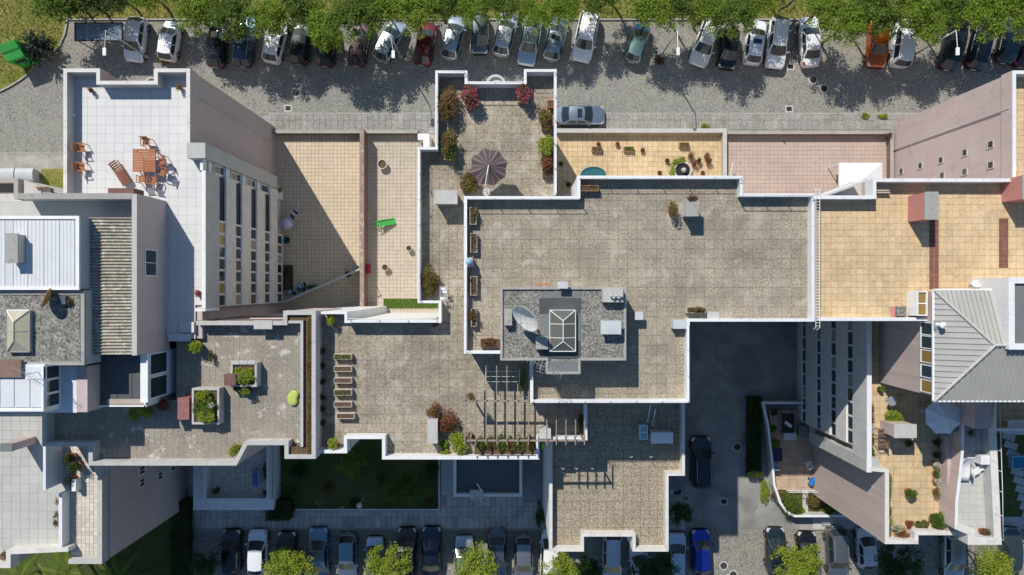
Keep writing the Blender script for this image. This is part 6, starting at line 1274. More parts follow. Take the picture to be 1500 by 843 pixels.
for (px, py, w_, mm, lab) in ((1013, 228, .8, leaf_dry, 'dry brown shrub, upper left of the cluster by the right wall'), (1036, 229, .65, leaf_dry, 'dark stemmed pot at the top of the cluster by the right wall'), (1025, 235, .45, leaf_dark, 'round dark pot plant in the middle of the cluster'), (1039, 236, .6, leaf_red, 'red brown shrub, lower right of the cluster by the right wall'), (1018, 240, .6, leaf_red, 'small russet shrub, lower left of the cluster')): plant(px, py, zc, w_, w_, .6, mm, lab, 240, .09, pot=('round', .25, .2, terracotta))
t = T('round_bed', 'circular brick flower bed with a half ring of yellow green plants', 'flower bed', (*P(1000, 250, .4), zc)); q = MB(); q.lathe(0, 0, [(.85, 0), (.85, .4), (.68, .42), (.66, .2)], 28); link('ring', q.me('ring'), planter_m, t); link('soil', MB().lathe(0, 0, [(.66, .2), (.66, .3)], 20).me('soil'), black_plastic, t)
aa = RNG.uniform(.6*pi, 1.25*pi, 14)-.35; pts = np.concatenate([ball_pts(70, (.32, .32, .25), (cos(a)*.95, sin(a)*.95, .35)) for a in aa]); link('foliage', foliage_me('foliage', pts, .13), leaf_lime, t)
link('statue', MB().lathe(.05, 0, [(.25, .3), (.18, .5), (.22, .62), (.12, .8), (.02, .84)], 12).me('statue', smooth=True), conc_light, t)
t = T('paddling_pool', 'teal oval pool half hidden behind the big parapet', 'pool', (*P(869, 256, .4), zc)); q = MB(); K = 28
vs = []; 
for r_, zz in ((1.15, 0), (1.15, .38), (1.05, .4), (1.03, .3)): vs += [(r_*cos(2*pi*k/K)*1.0, r_*.62*sin(2*pi*k/K), zz) for k in range(K)]
q.add(vs, [(i*K+k, i*K+(k+1) % K, (i+1)*K+(k+1) % K, (i+1)*K+k) for i in range(3) for k in range(K)]); link('rim', q.me('rim'), teal_m, t); link('cover', MB().add([(1.04*cos(2*pi*k/K), .64*sin(2*pi*k/K), .33) for k in range(K)], [tuple(range(K))]).me('cover'), teal_m, t)
# pink courtyard
t = T('gazebo', 'white pyramid roofed gazebo half hidden behind the tan block', 'gazebo', (*P(1262, 262, 2.4), zc)); cx, cy = t.location[0], t.location[1]; x0, y0 = P(1229, 239, 2.3); x1 = P(1292, 0, 2.3)[0]; y1 = cy-(y0-cy); zz = 2.3; pk = (0, 0, 2.9)
cr = [(x0-cx, y0-cy), (x1-cx, y0-cy), (x1-cx, y1-cy), (x0-cx, y1-cy)]
for i in range(4): a, b_ = cr[i], cr[(i+1) % 4]; link('roof_panel', MB().add([(*a, zz), (*b_, zz), pk], [(2, 1, 0)]).me('roof_panel'), tent_m, t); link('valance', MB().add([(*a, zz), (*b_, zz), (*b_, zz-.22), (*a, zz-.22)], [(0, 1, 2, 3)]).me('valance'), tent_m, t); link('post', MB().box(a[0]*.97-.03, a[0]*.97+.03, a[1]*.97-.03, a[1]*.97+.03, 0, zz).me('post'), white_metal, t)
t = T('garden_lamp', 'white globe lamp on a post left of the gazebo', 'lamp', (*P(1226, 260), zc)); link('post', MB().tube([(0, 0, 0), (0, 0, 2.0)], .035, 6).me('post'), black_plastic, t); link('globe', MB().lathe(0, 0, [(.06, 1.95), (.17, 2.05), (.2, 2.18), (.14, 2.32), (.02, 2.37)], 14).me('globe', smooth=True), white_paint, t); link('wall_clutter', MB().box(-.1, .1, -.4, .2, 0, .5).me('wall_clutter'), dark_wood, t)
t = T('hose_reel', 'small dark garden tap hose on the pink tiles', 'hose', (*P(1148, 209), zc)); link('hose', MB().tube([(-.1, .15, .03), (0, .0, .03), (.12, -.15, .03)], .03, 5).me('hose'), black_plastic, t)
t = T('stand_pipe', 'white drain pipe on the left wall of the pink courtyard', 'pipe', (*P(1068, 250), zc)); link('pipe', MB().tube([(0, .5, 1.0), (0, -.6, .3)], .06, 8).me('pipe'), white_metal, t)
plant(1303, 197, .7, .6, .4, .5, leaf_dry, 'dry creeper on the corner of the long grey boundary wall', 200, .1)
for px in (1266, 1293): plant(px, 170, .1, .9, .5, .3, leaf_lime, 'tuft of yellow weeds at the kerb near the pink wall, %s' % ('left' if px < 1280 else 'right'), 300, .12, stems=0)
plant(1033, 184, .1, .8, .5, .3, leaf_lime, 'weeds at the pavement corner above the tan courtyard', 240, .1, stems=0)

# ------------------------------------------------------------------ ground floor garden of the right block
t = T('garden_wall', 'curved white garden wall around the small patio right of the yard', 'wall', (*P(1130, 650), 0)); w_ = PP([(1180, 589), (1116, 589), (1124, 625), (1130, 680), (1133, 712), (1142, 738), (1152, 752), (1164, 758), (1240, 758)], 1.25)
m_ = MB(); m_.run(w_, -.16, 0, 1.2); m_.build('wall_body', render_grey, t); m_ = MB(); m_.run(w_, -.2, 1.2, 1.25); m_.build('coping', white_paint, t)
GPT = T('garden_patio', 'small ground floor patio behind the curved white wall', 'patio', (*P(1160, 650), 0)); TILES_LEFT[GPT.name] = 300
paving(GPT, 'patio_floor', [[P(1124, 600), P(1192, 600), P(1192, 716), P(1136, 716)]], .35, M('brown_patio_tile', (.46, .34, .25), fine=(12, .08), cell=(.7, .7, 0, 0, .08)), grout_brown, ts=.7, joint=.02, indiv=60)
sheet('garden_soil', [P(1134, 716), P(1240, 716), P(1240, 757), P(1160, 757), P(1140, 742)], .2, lawn_m); sheet('garden_step', [P(1174, 716), P(1182, 716), P(1182, 756), P(1174, 756)], .24, conc_light)
t = T('patio_rail', 'white low railing at the foot of the small patio', 'railing', (*P(1168, 715), .3)); 
for z in (.5, 1.0): link('rail', MB().tube([(-1.3, 0, z), (1.3, 0, z)], .03, 6).me('rail'), white_metal, t)
for i in range(9): link('baluster', MB().tube([(-1.3+i*.325, 0, 0), (-1.3+i*.325, 0, 1.0)], .018, 5).me('baluster'), white_metal, t)
for (px, py, w_, h_, mm, lab, nn) in ((1158, 742, 1.9, 1.4, leaf_tree2, 'large round green bush inside the curved wall', 2200), (1191, 733, 1.2, 1.2, leaf_olive, 'olive bush right of the garden step', 1100), (1136, 650, .8, 1.2, leaf_lime, 'yellow green shrub at the middle of the patio wall', 700), (1133, 628, .7, 1.2, leaf_tree2, 'green shrub at the upper part of the patio wall', 600), (1138, 725, 1.0, .9, leaf_olive, 'shrub with brown tips below the patio rail', 800), (1134, 605, .6, .9, leaf_dark, 'dark shrub at the top of the patio wall', 350), (1212, 745, 1.3, 1.0, leaf_tree2, 'spreading green bush at the right end of the curved wall garden', 1100), (1172, 750, .9, .6, leaf_lime, 'low bright bush by the lower curve of the wall', 600), (1148, 728, 1.0, .8, leaf_tree2, 'green bush in the bend of the curved wall', 700)):
    plant(px, py, .2, w_, w_, h_, mm, lab, nn, .12, cat='shrub')
t = T('table', 'dark patio table with a pale paper on it', 'table', (*P(1154, 620, 1.0), .35)); link('top', MB().box(-.55, .55, -.85, .85, .7, .76).me('top'), black_plastic, t); link('paper', MB().cbox(0, -.1, .77, .28, .75, .012, rz=.9).me('paper'), tent_m, t)
for sx in (-.5, .5):
    for sy in (-.8, .8): link('leg', MB().box(sx-.03, sx+.03, sy-.03, sy+.03, 0, .7).me('leg'), black_plastic, t)
lounger(1157, 640, .35, pi/2, 'white bench below the dark patio table', white_paint, 1.2)
chimney(1171, 624, 1184, 641, .35, .8, 'grey storage box beside the dark patio table', slate_sheet, cat='box', name='storage_box'); chimney(1131, 657, 1146, 676, .35, .6, 'navy storage chest against the patio wall', M('navy_box', (.03, .035, .09)), cat='box', name='storage_box')
chair(1135, 682, .35, 0, 'pale blue chair in the corner of the small patio', skyblue_m, group='patio chairs'); chair(1184, 680, .35, .4, 'white chair against the right side of the small patio', white_metal, group='patio chairs')
t = T('toy_vehicle', 'bright blue toy at the lower right of the small patio', 'toy', (*P(1188, 705, .5), .35)); link('body', MB().cbox(0, 0, .3, .35, .7, .3, rz=-.4).me('body'), M('toy_blue', (.02, .16, .5), rough=.3), t)
for sx in (-.2, .2):
    for sy in (-.25, .25): link('wheel', MB().tube([(sx-.04, sy, .1), (sx+.04, sy, .1)], .1, 10).me('wheel'), black_plastic, t)
hedge(1097, 583, 1117, 700, 0, .9, 'long dark clipped hedge between the yard and the curved white wall'); plant(1121, 720, .02, .9, 2.4, .5, leaf_lime, 'strip of yellow green ground cover outside the curved wall', 1100, .12, stems=0)
t = T('barrier_rail', 'thin metal rail on the pavement below the curved garden wall', 'railing', (*P(1225, 763), .1)); link('rail', MB().tube([(-1.6, 0, .5), (1.8, 0, .5)], .03, 6).me('rail'), galv, t)
for x_ in (-1.5, 0, 1.5): link('post', MB().tube([(x_, 0, 0), (x_, 0, .5)], .03, 6).me('post'), galv, t)

# ------------------------------------------------------------------ south front of the middle block
t = T('entrance_canopy', 'flat dark entrance canopy with a white rim and open umbrella pole', 'canopy', (*P(714, 700), 0)); m_ = MB(); w_ = PP([(664, 660), (765, 660), (765, 728), (664, 728)], 3.0); m_.run(w_, .25, 0, 3.0, True); m_.build('rim', white_paint, t)
MB().prism(inset(w_, .2), 0, 2.55).build('roof', M('dark_slate_roof', (.10, .115, .125), fine=(14, .06)), t)
(a, b_), (c, d) = P(688, 719, 3.15), P(708, 732, 3.15); MB().box(a, c, d, b_, 2.7, 3.15).build('fascia_box', skyblue_m if False else render_grey, t)
t = T('flag_pole', 'slanting white pole standing on the canopy rim', 'pole', (*P(707, 722, 3.0), 3.0)); link('pole', MB().tube([(0, 0, 0), (-.45, 1.05, .9)], .05, 6, .04).me('pole'), white_metal, t); link('base', MB().box(-.1, .1, -.1, .1, 0, .08).me('base'), galv, t)
t = T('ramp_slab', 'pale raised slab left of the entrance canopy', 'slab', (*P(655, 697), 0)); (a, b_), (c, d) = P(646, 660, .3), P(664, 722, .3); MB().box(a, c, d, b_, 0, .3).build('slab', conc_light, t)
t = T('ramp_slab', 'grey raised slab right of the entrance canopy', 'slab', (*P(785, 700), 0)); (a, b_), (c, d) = P(765, 660, .3), P(806, 737, .3); MB().box(a, c, d, b_, 0, .28).build('slab', M('slab_grey', (.28, .28, .29)), t)
wallrun('garden_wall', 'low white kerb wall round the dark front lawn', [(644, 655), (644, 748), (432, 748)], .35, .1, white_paint, white_paint)
hedge(388, 735, 424, 764, 0.1, 1.3, 'square clipped hedge at the left end of the front lawn'); hedge(247, 735, 273, 900, .1, 1.5, 'tall dark hedge along the mauve wall'); hedge(304, 736, 341, 743, .1, .8, 'low dark hedge under the small front patio', dens=500)
plant(791, 755, .1, .8, 2.4, 1.6, leaf_dark, 'dark conical shrub at the left wall of the south terrace', 1100, .12, cat='shrub')
t = T('garden_lamp', 'round topped lawn lamp on the dark front lawn', 'lamp', (*P(538, 722), .14)); k = P(527, 740, 2.2); dx, dy = k[0]-t.location[0], k[1]-t.location[1]; link('post', MB().tube([(0, 0, 0), (0, 0, 1.9)], .04, 6).me('post'), lamp_m, t); link('arm', MB().tube([(0, 0, 1.9), (dx, dy, 2.05)], .03, 6).me('arm'), lamp_m, t); link('globe', MB().lathe(dx, dy, [(.05, 1.98), (.24, 2.05), (.27, 2.2), (.2, 2.33), (.03, 2.38)], 18).me('globe', smooth=True), lampglass, t)
for i, (px, py) in enumerate(((466, 737), (473, 741), (501, 742))): plant(px, py, .14, .9, .5, .3, leaf_white, 'patch of small white flowers on the dark lawn, %s' % ('left', 'middle', 'right')[i], 40, .1, stems=0)
tree(514, 679, 22, 1.9, leaf_tree, 'round green tree on the front lawn near the white parapet', 11, 'garden_tree', 'garden trees', .07); tree(597, 716, 30, 2.2, leaf_tree2, 'wide dark needled tree on the right of the front lawn', 12, 'garden_tree', 'garden trees', .1)
tree(998, 750, 22, 3.4, leaf_dark, 'dark narrow tree hugging the corner of the south terrace', 13, 'garden_tree', 'garden trees', .1, base=P(996, 752))
t = T('motor_scooter', 'grey scooter parked in the dark recess right of the south terrace', 'scooter', (*P(987, 722, .8), .0), 1.57); link('body', MB().cbox(0, 0, .55, .35, .9, .35).me('body'), grey_plastic, t); link('seat', MB().cbox(0, -.3, .8, .3, .6, .12).me('seat'), black_plastic, t); link('handlebar', MB().tube([(-.35, .45, 1.0), (.35, .45, 1.0)], .025, 6).me('handlebar'), black_plastic, t); link('front_shield', MB().cbox(0, .5, .7, .4, .08, .6, rx=-.2).me('front_shield'), white_metal, t)
for y_ in (-.6, .65): link('wheel', MB().tube([(-.06, y_, .25), (.06, y_, .25)], .25, 16).me('wheel'), tyre_m, t)

# palms at the lower left
def palm(px, py, z, L, n, label, a0=0, a1=6.28):
    x, y = P(px, py, z); t = T('palm', label, 'palm', (x, y, .1)); link('trunk', MB().tube([(0, 0, 0), (0, 0, z-.1)], .2, 8, .14).me('trunk'), bark, t)
    for i in range(n):
        a = a0+(a1-a0)*(i+RNG.uniform(-.2, .2))/n; l = L*RNG.uniform(.85, 1.1); Q = []; S = 20; el = RNG.uniform(.2, .9)
        for s_ in range(S):
            u = (s_+.5)/S; c = np.array([cos(a)*l*u, sin(a)*l*u, z-.1+l*.35*el*sin(u*2.4)-.35*l*u*u]); w_ = .2*l*sin(min(1, u*1.3+.12)*2.6)*.5+.05
            for sg in (-1, 1):
                for j in range(2):
                    e = c+np.array([-sin(a)*sg*w_+cos(a)*w_*.8, cos(a)*sg*w_+sin(a)*w_*.8, -w_*.4]); c2 = c+np.array([cos(a), sin(a), 0])*l/S*.5*j; e2 = e+np.array([cos(a), sin(a), 0])*l/S*.5*j
                    d_ = np.array([cos(a), sin(a), 0])*.022; Q.append([c2-d_, c2+d_, e2+d_*.3, e2-d_*.3])
        link('frond', quads_mesh('frond', np.array(Q)), leaf_tree if i % 2 == 0 else leaf_tree2, t)
    return t
palm(100, 838, 2.8, 3.3, 17, 'broad palm below the lower left block'); palm(30, 848, 2.2, 2.6, 12, 'smaller palm at the lower left edge'); palm(176, 846, 2.0, 2.6, 13, 'palm with bright fronds below the mauve wall')
tree(300, 828, 24, 2.6, leaf_dark, 'dark small tree between the hedge and the first black car', 14, 'garden_tree', 'garden trees', .08)

# ------------------------------------------------------------------ left edge, ground level
for (px, lab) in ((8, 'left grey wheeled container at the left edge'), (36, 'right grey wheeled container at the left edge')):
    x, y = P(px, 256, 1.3); t = T('waste_container', lab, 'waste bin', (x, y, .1), 0, 'grey wheeled containers'); q = MB(); q.add([(-.6, -.45, .15), (.6, -.45, .15), (.6, .45, .15), (-.6, .45, .15), (-.78, -.55, 1.15), (.78, -.55, 1.15), (.78, .55, 1.15), (-.78, .55, 1.15)], [(0,3,2,1), (4,5,6,7), (0,1,5,4), (1,2,6,5), (2,3,7,6), (3,0,4,7)]); link('bin_body', q.me('bin_body'), grey_plastic, t)
    q = MB(); K = 8; vs = []
    for i in range(K+1): a = pi*i/K; vs += [(-.8, .57*cos(a), 1.15+.22*sin(a)), (.8, .57*cos(a), 1.15+.22*sin(a))]
    q.add(vs, [(2*i, 2*i+1, 2*i+3, 2*i+2) for i in range(K)]+[tuple(range(0, 2*K+2, 2))[::-1], tuple(range(1, 2*K+2, 2))]); link('lid', q.me('lid', smooth=False), grey_plastic, t); link('handle', MB().box(-.12, .12, -.63, -.57, 1.2, 1.26).me('handle'), red_paint, t)
    for sx in (-.5, .5):
        for sy in (-.35, .35): link('wheel', MB().tube([(sx-.03, sy, .08), (sx+.03, sy, .08)], .08, 8).me('wheel'), tyre_m, t)
LS = T('low_annex', 'low grey annex with parapets at the left edge below the bins', 'building', (*P(10, 280, 3), 0)); MB().prism(PP([(-60, 262), (26, 262), (100, 290), (100, 330), (-60, 330)], 9), 0, 8.8).build('wall', render_grey, LS)
parapet(LS, [(-60, 262), (26, 262), (26, 292)], 9.6, 8.8, .3, mat=conc_light, cap=concrete); MB().prism(PP([(-60, 268), (21, 268), (21, 283), (-60, 283)], 9), 8.8, 8.83).build('flat_roof', slate_sheet, LS); MB().prism(PP([(27, 262), (52, 272), (52, 292), (27, 292)], 10), 8.8, 9.4).build('flat_roof', conc_light, LS)
t = T('bench', 'small beige bench on the grey annex roof beside the tower', 'bench', (*P(60, 278, 9.6), 8.85)); link('seat', MB().box(-.5, .5, -.2, .2, .4, .45).me('seat'), conc_light, t); link('backrest', MB().box(-.5, .5, .18, .22, .45, .85).me('backrest'), tub_tan, t)
for sx in (-.45, .45): link('leg', MB().box(sx-.03, sx+.03, -.18, .18, 0, .4).me('leg'), dark_wood, t)

# green container, shelter
t = T('clothes_bank', 'bright green recycling container on the grass in the upper left', 'container', (*P(42, 86), .1), radians(20)); q = MB()
q.add([(-.7, -.75, 0), (.7, -.75, 0), (.7, .75, 0), (-.7, .75, 0), (-.8, -.75, 1.9), (.8, -.75, 1.9), (.8, .55, 2.5), (-.8, .55, 2.5), (.7, .75, 2.2), (-.7, .75, 2.2)], [(0,3,2,1), (4,5,6,7), (0,1,5,4), (1,2,8,6,5), (0,4,7,9,3), (2,3,9,8), (6,8,9,7)]); link('shell', q.me('shell'), green_plastic, t); link('hatch', MB().cbox(0, -.77, 1.3, .9, .05, .4).me('hatch'), black_plastic, t); link('lid_seam', MB().cbox(0, -.1, 2.24, 1.62, .04, .02, rx=.43).me('lid_seam'), black_plastic, t)
t = T('shelter', 'open shelter with a blue grey translucent roof in the upper left corner', 'shelter', (*P(150, 58), 0)); (a, b_), (c, d) = P(109, 33, 2.6), P(179, 60, 2.6); cx, cy = t.location[0], t.location[1]
for i in range(4): link('roof_panel', MB().box(lerp(a, c, i/4)-cx+.02, lerp(a, c, (i+1)/4)-cx-.02, d-cy, b_-cy, 2.5, 2.55).me('roof_panel'), M('blue_grey_panel', (.15, .21, .26), rough=.3, fine=(8, .1), patch=(1.5, .3), bump=0), t)
q = MB(); q.run([(a-cx, d-cy), (a-cx, b_-cy), (c-cx, b_-cy), (c-cx, d-cy)], .07, 2.45, 2.62, True); link('frame', q.me('frame'), black_plastic, t)
for xx in (a+.1, c-.1):
    for yy in (b_-.1, d+.1): link('post', MB().box(xx-cx-.05, xx-cx+.05, yy-cy-.05, yy-cy+.05, 0, 2.45).me('post'), galv, t)
# conifer-like dark shrub
x, y = P(66, 74, 1.6); t = T('conifer', 'dark spiky conifer beside the bright green container', 'tree', (*P(68, 78), .1)); link('trunk', MB().tube([(0, 0, 0), (0, 0, 1.8)], .1, 7, .05).me('trunk'), bark, t)
for i in range(80):
    a = RNG.uniform(0, 6.28); l = RNG.uniform(.9, 1.75); z0_ = RNG.uniform(.5, 1.7); C = np.array([[cos(a)*l*u+RNG.normal()*.05, sin(a)*l*u+RNG.normal()*.05, z0_+.5*u-.3*u*u+RNG.normal()*.04] for u in np.linspace(.1, 1, 34)]); link('bough', quads_mesh('bough', leaves(C, .30, asp=.3)), leaf_blue, t)
# street lamps
def street_lamp(bx, by, label, zt=6.3, arm=(0, -1.5)):
    x, y = P(bx, by); t = T('street_lamp', label, 'street lamp', (x, y, 0), 0, 'street lamps along the parking row'); link('post', MB().tube([(0, 0, 0), (0, 0, zt)], .085, 10, .05).me('post', smooth=True), lamp_m, t); link('base', MB().lathe(0, 0, [(.16, 0), (.16, .3), (.1, .45)], 12).me('base'), lamp_m, t)
    link('arm', MB().tube([(0, 0, zt-.05), (arm[0], arm[1], zt+.12)], .04, 8, .03).me('arm'), lamp_m, t); q = MB(); q.cbox(arm[0], arm[1]-.28, zt+.13, .26, .62, .12); link('lamp_head', q.me('lamp_head'), M('lamp_head', (.7, .72, .72), rough=.4, bump=0), t); link('lens', MB().cbox(arm[0], arm[1]-.3, zt+.05, .18, .4, .05).me('lens'), lampglass, t); return t
street_lamp(216, 84, 'street lamp at the left, beside the white cars', 6.4); street_lamp(587, 84, 'street lamp over the tilted silver car', 5.2, (.25, -1.3)); street_lamp(968, 83, 'street lamp in the gap of the parking row, centre right'); street_lamp(1335, 83, 'street lamp between the white van and the dark blue car')
# dead branch over the kerb
t = T('dead_branch', 'bare crooked branch fallen over the kerb by the white estate car', 'branch', (*P(1150, 25), .1)); c = t.location
def pp3(px, py, z): x, y = P(px, py, z); return (x-c[0], y-c[1], z-c[2])
link('main_stem', MB().tube([pp3(1163, 0, 1.5), pp3(1155, 8, 1.6), pp3(1142, 15, 1.7), pp3(1139, 21, 1.6), pp3(1146, 29, 1.5)], .12, 7, .05).me('main_stem'), branch_dark, t)
for pth in (((1139, 21, 1.6), (1150, 38, .7), (1160, 45, .4), (1167, 60, .3), (1168, 78, .2), (1160, 90, .1)), ((1167, 60, .3), (1160, 72, .3), (1150, 80, .1)), ((1163, 8, 1.5), (1165, 15, 1.7), (1170, 18, 1.6)), ((1163, 12, 1.5), (1155, 20, 1.6))): link('twig', MB().tube([pp3(*q) for q in pth], .06, 5, .02).me('twig'), branch_dark, t)
for i, (px, py) in enumerate(((240, 88), (966, 88), (1018, 30))): plant(px, py, .0, 1.0, .9, .4, leaf_dry, 'clump of dry weeds in the parking row, %s' % ('by the left white cars', 'at the centre right lamp', 'behind the white car near the kerb')[i], 500, .14, stems=0)

# ================================================================== CARS
W_, SV, SB, BK, DB = (.78, .79, .80), (.50, .53, .55), (.34, .42, .48), (.022, .023, .027), (.025, .035, .055)
for a in [
 (198, 58, 7, 'hatch', (.72, .76, .80), 'white hatchback beside the left street lamp', False, 'down'), (248, 60, 9, 'mini', W_, 'small white boxy car, second from the left in the upper row', False, 'up'),
 (318, 66, 5, 'hatch', BK, 'black hatchback, first of the dark pair left of the red tailed white car', False, 'up'), (359, 60, 8, 'wagon', (.03, .06, .11), 'dark blue estate car half under leaves left of the white car with red lights', False, 'up'),
 (403, 60, 13, 'hatch', (.80, .80, .80), 'white car with red tail lights under the left trees', False, 'up'), (441, 62, 8, 'hatch', (.015, .018, .025), 'black hatchback right of the white car with red lights', False, 'up'),
 (479, 68, 8, 'mini', BK, 'black car almost hidden under the leaves left of centre', False, 'up'), (527, 64, 12, 'hatch', (.045, .03, .035), 'dark car with red tail lights deep under the tree', False, 'up'),
 (570, 60, 28, 'hatch', (.42, .48, .52), 'silver blue car parked at a strong tilt under the street lamp', False, 'up'), (623, 63, 10, 'hatch', (.14, .012, .02), 'dark red car half under the leaves', False, 'up'),
 (664, 55, 14, 'hatch', (.40, .47, .52), 'silver blue hatchback right of the dark red car', False, 'up'), (703, 50, 1, 'mini', (.10, .13, .15), 'small dark car with pale bonnet between two silver cars', False, 'down'),
 (740, 50, 14, 'hatch', (.55, .58, .60), 'silver hatchback above the umbrella terrace', False, 'up'), (776, 60, 10, 'sedan', (.48, .54, .60), 'silver saloon facing down, leaves over its boot', False, 'down'),
 (814, 57, 14, 'hatch', (.30, .38, .44), 'blue grey hatchback left of the large white car', True, 'up'), (858, 54, 12, 'suv', (.76, .77, .78), 'large white car facing down with leaves on its roof', False, 'down'),
 (934, 63, 18, 'mini', (.22, .36, .36), 'small grey green car alone in a gap of the row', False, 'up'), (1034, 61, 20, 'wagon', (.72, .72, .70), 'white estate car facing down right of the lamp gap', False, 'down'),
 (1068, 72, 8, 'mini', BK, 'small black car facing down with pale windscreen', False, 'down'), (1106, 62, 8, 'hatch', (.74, .77, .80), 'white hatchback with blue sky reflected in its roof', True, 'up'),
 (1139, 63, 6, 'wagon', (.80, .80, .79), 'white estate car beside the fallen branch', False, 'down'), (1187, 61, -3, 'sedan', (.74, .76, .77), 'white saloon right of the fallen branch', False, 'up'),
 (1286, 62, 3, 'sedan', (.52, .11, .008), 'orange car facing down under the leaves', False, 'down'), (1322, 63, 8, 'van', (.70, .74, .76), 'pale van beside the orange car', False, 'up'),
 (1395, 70, 12, 'hatch', (.02, .045, .07), 'dark blue car right of the long lamp pole', False, 'up'), (1437, 65, 14, 'wagon', (.03, .04, .055), 'black estate car with bright glints near the right end', False, 'up'),
 (1478, 60, 12, 'hatch', (.05, .075, .075), 'dark grey green car under the right trees', False, 'up'), (1503, 66, 10, 'hatch', (.10, .02, .035), 'dark car cut by the right edge of the photo', False, 'up'),
 (1404, 28, 10, 'hatch', (.02, .03, .05), 'dark car under the trees behind the parking row', False, 'up'),
 (849, 169, 90, 'sedan', (.34, .40, .46), 'silver blue saloon parked sideways at the pavement right of the flower terrace', True, 'up'),
 (339, 809, 0, 'hatch', BK, 'black hatchback, leftmost of the bottom row', False, 'up'), (377, 809, 1, 'hatch', (.76, .79, .82), 'white hatchback, second from the left in the bottom row', False, 'up'),
 (420, 812, 0, 'hatch', BK, 'black car between the white hatchback and the blue one, bottom row', False, 'up'), (467, 810, -2, 'sedan', (.16, .26, .34), 'steel blue saloon in the bottom row', False, 'up'),
 (509, 815, 0, 'hatch', (.26, .34, .40), 'grey blue car with shiny rear between two small trees', False, 'down'), (549, 816, 0, 'mini', (.50, .58, .64), 'pale blue grey car half under the second bottom tree', False, 'up'),
 (596, 811, 0, 'wagon', (.035, .028, .028), 'brown black estate car right of the second bottom tree', False, 'up'), (632, 809, 0, 'sedan', (.02, .035, .05), 'dark navy saloon right of the brown black estate', False, 'up'),
 (680, 818, 0, 'hatch', (.42, .48, .52), 'silver car half under the third bottom tree', False, 'up'), (728, 812, 0, 'sedan', (.16, .18, .23), 'slate grey saloon above the third bottom tree', False, 'down'),
 (767, 818, 0, 'hatch', (.34, .35, .37), 'grey hatchback facing down right of the third bottom tree', False, 'down'), (806, 812, 2, 'van', W_, 'white van half hidden under the south terrace', False, 'up'),
 (897, 818, 1, 'wagon', (.58, .62, .68), 'silver estate car facing down below the notch of the south terrace', False, 'down'), (938, 830, -8, 'hatch', (.66, .72, .74), 'white car under dark leaves below the south terrace', False, 'up'),
 (991, 814, 1, 'hatch', (.52, .62, .70), 'pale blue car partly under dark leaves', False, 'up'), (1027, 809, -1, 'hatch', (.012, .045, .42), 'vivid blue car at the mouth of the yard', False, 'up'),
 (1027, 677, -1, 'suv', (.018, .026, .034), 'black off road car parked in the shaded yard', False, 'up'), (1136, 806, 0, 'hatch', (.03, .06, .07), 'dark green blue car right of the cobbled lane', False, 'up'),
 (1181, 812, 2, 'hatch', BK, 'black hatchback half under the fourth bottom tree', False, 'up'), (1226, 810, -3, 'suv', (.24, .25, .26), 'grey people carrier facing down below the mauve wall', False, 'down'),
 (1269, 803, -3, 'mini', (.78, .79, .80), 'small white car below the mauve wall', False, 'up'), (1397, 815, 0, 'wagon', (.52, .56, .60), 'silver estate car below the flowered terrace corner', False, 'down'),
 (1481, 806, 4, 'hatch', (.08, .12, .12), 'dark grey green car at the lower right edge', False, 'up')]:
    car(*a[:6], sun=a[6], front=a[7], group='cars parked in the upper row' if a[1] < 100 else ('cars parked in the bottom row' if a[1] > 700 else 'cars parked alone'))

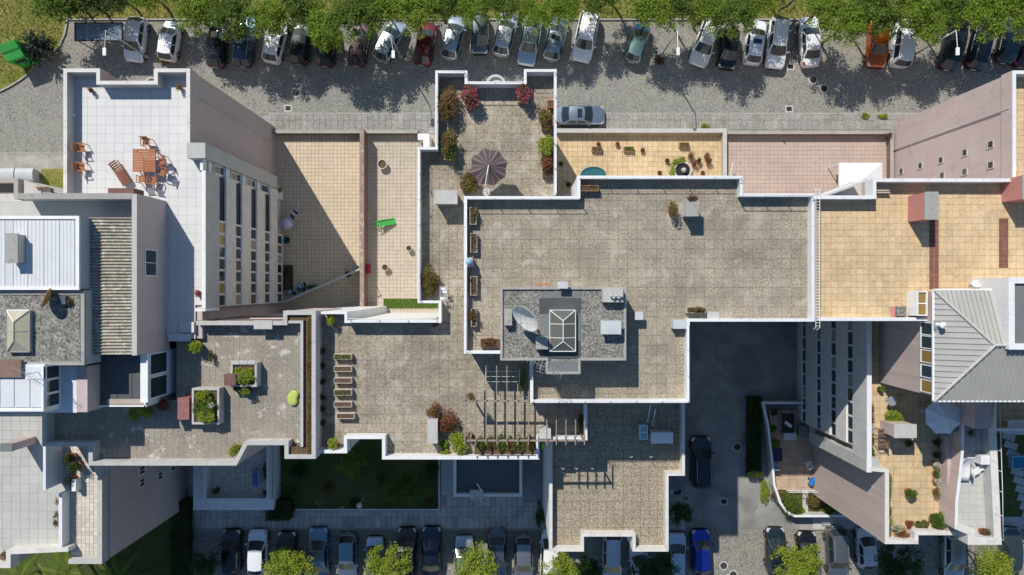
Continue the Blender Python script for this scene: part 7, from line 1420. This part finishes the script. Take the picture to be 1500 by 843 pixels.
# ================================================================== TREES
top = [(88, -8, 38, 4.2, 'M', 'mid green tree in the upper left above the shelter'), (122, -4, 30, 3.6, 'D', 'dark tree over the left end of the shelter'), (172, -8, 26, 3.4, 'D', 'small dark tree over the right end of the shelter'),
 (212, -16, 26, 4, 'B', 'bright tree at the top edge above the first white car'), (292, 12, 34, 4.3, 'B', 'bright tree right of the second white car'), (338, 16, 34, 4.6, 'M', 'tree over the bonnet of the dark blue estate car'), (392, 24, 31, 4.4, 'B', 'bright tree over the white car with red lights'),
 (436, 8, 30, 4.6, 'M', 'tree behind the black hatchback, left of centre'), (478, 36, 32, 4.6, 'B', 'bright tree hiding the black car left of centre'), (520, 24, 34, 5.0, 'M', 'tree over the dark car with red lights'), (562, 2, 30, 4.6, 'B', 'bright tree above the tilted silver car'),
 (606, 12, 34, 4.8, 'B', 'bright tree between the tilted silver car and the dark red car'), (646, 4, 28, 4.4, 'M', 'tree above the dark red car'), (690, 2, 28, 4.4, 'B', 'bright tree above the small dark car'), (736, -2, 28, 4.6, 'M', 'tree above the silver hatchback, top centre'),
 (786, 16, 25, 4.2, 'B', 'bright tree over the boot of the silver saloon'), (822, 8, 27, 4.4, 'B', 'bright tree over the blue grey hatchback'), (872, -4, 26, 4.4, 'M', 'tree above the large white car'), (955, 12, 32, 4.6, 'B', 'bright tree right of the grey green car'),
 (998, -2, 28, 4.6, 'M', 'tree above the centre right lamp'), (1036, 10, 28, 4.4, 'B', 'tree over the bonnet of the white estate, right of the lamp'), (1076, 22, 30, 4.8, 'M', 'tree over the small black car facing down'), (1112, -2, 26, 4.4, 'B', 'bright tree above the white hatchback with blue roof'),
 (1208, 6, 30, 4.8, 'B', 'bright tree right of the white saloon'), (1240, 34, 30, 4.8, 'B', 'low bright tree in the gap left of the orange car'), (1286, 12, 36, 5.0, 'M', 'wide tree over the orange car'), (1340, 8, 32, 4.8, 'B', 'bright tree behind the pale van'), (1362, 34, 26, 4.6, 'B', 'low bright tree right of the pale van'),
 (1392, 6, 30, 4.6, 'M', 'tree over the long lamp pole at the right'), (1442, 14, 36, 5.2, 'B', 'bright feathery tree near the right end of the row'), (1490, 12, 34, 5.0, 'B', 'bright feathery tree at the right edge'), (1150, -34, 30, 4.4, 'M', 'tree cut by the top edge above the fallen branch'), (250, -28, 28, 4.4, 'B', 'tree cut by the top edge above the second white car'), (905, -32, 26, 4.4, 'M', 'tree cut by the top edge above the parking gap')]
lm = dict(B=leaf_tree, M=leaf_tree2, D=leaf_dark)
for i, (px, py, r, z, m_, lab) in enumerate(top): tree(px, py+2, r*1.24, z, lm[m_], lab, i % 6, 'street_tree', 'trees along the upper edge')
bot = [(424, 832, 34, 3.4, leaf_lime, 'bright round tree, first of the bottom row'), (567, 828, 33, 3.4, leaf_lime, 'bright round tree, second of the bottom row'), (702, 836, 38, 3.6, leaf_lime, 'bright round tree, third of the bottom row'), (828, 836, 32, 3.4, leaf_lime, 'bright tree under the left corner of the south terrace'),
 (866, 838, 22, 3.0, leaf_dark, 'small dark tree below the notch of the south terrace'), (960, 836, 34, 3.6, leaf_dark, 'dark tree below the right corner of the south terrace'), (1170, 825, 34, 3.6, leaf_lime, 'bright round tree right of the cobbled lane'), (1316, 828, 34, 3.8, leaf_dark, 'dark tree under the flowered terrace corner'), (1455, 828, 33, 3.6, leaf_lime, 'bright tree in the lower right corner')]
for i, (px, py, r, z, m_, lab) in enumerate(bot): tree(px, py, r*1.1, z, m_, lab, (i+2) % 6, 'street_tree', 'trees along the bottom edge', .09)
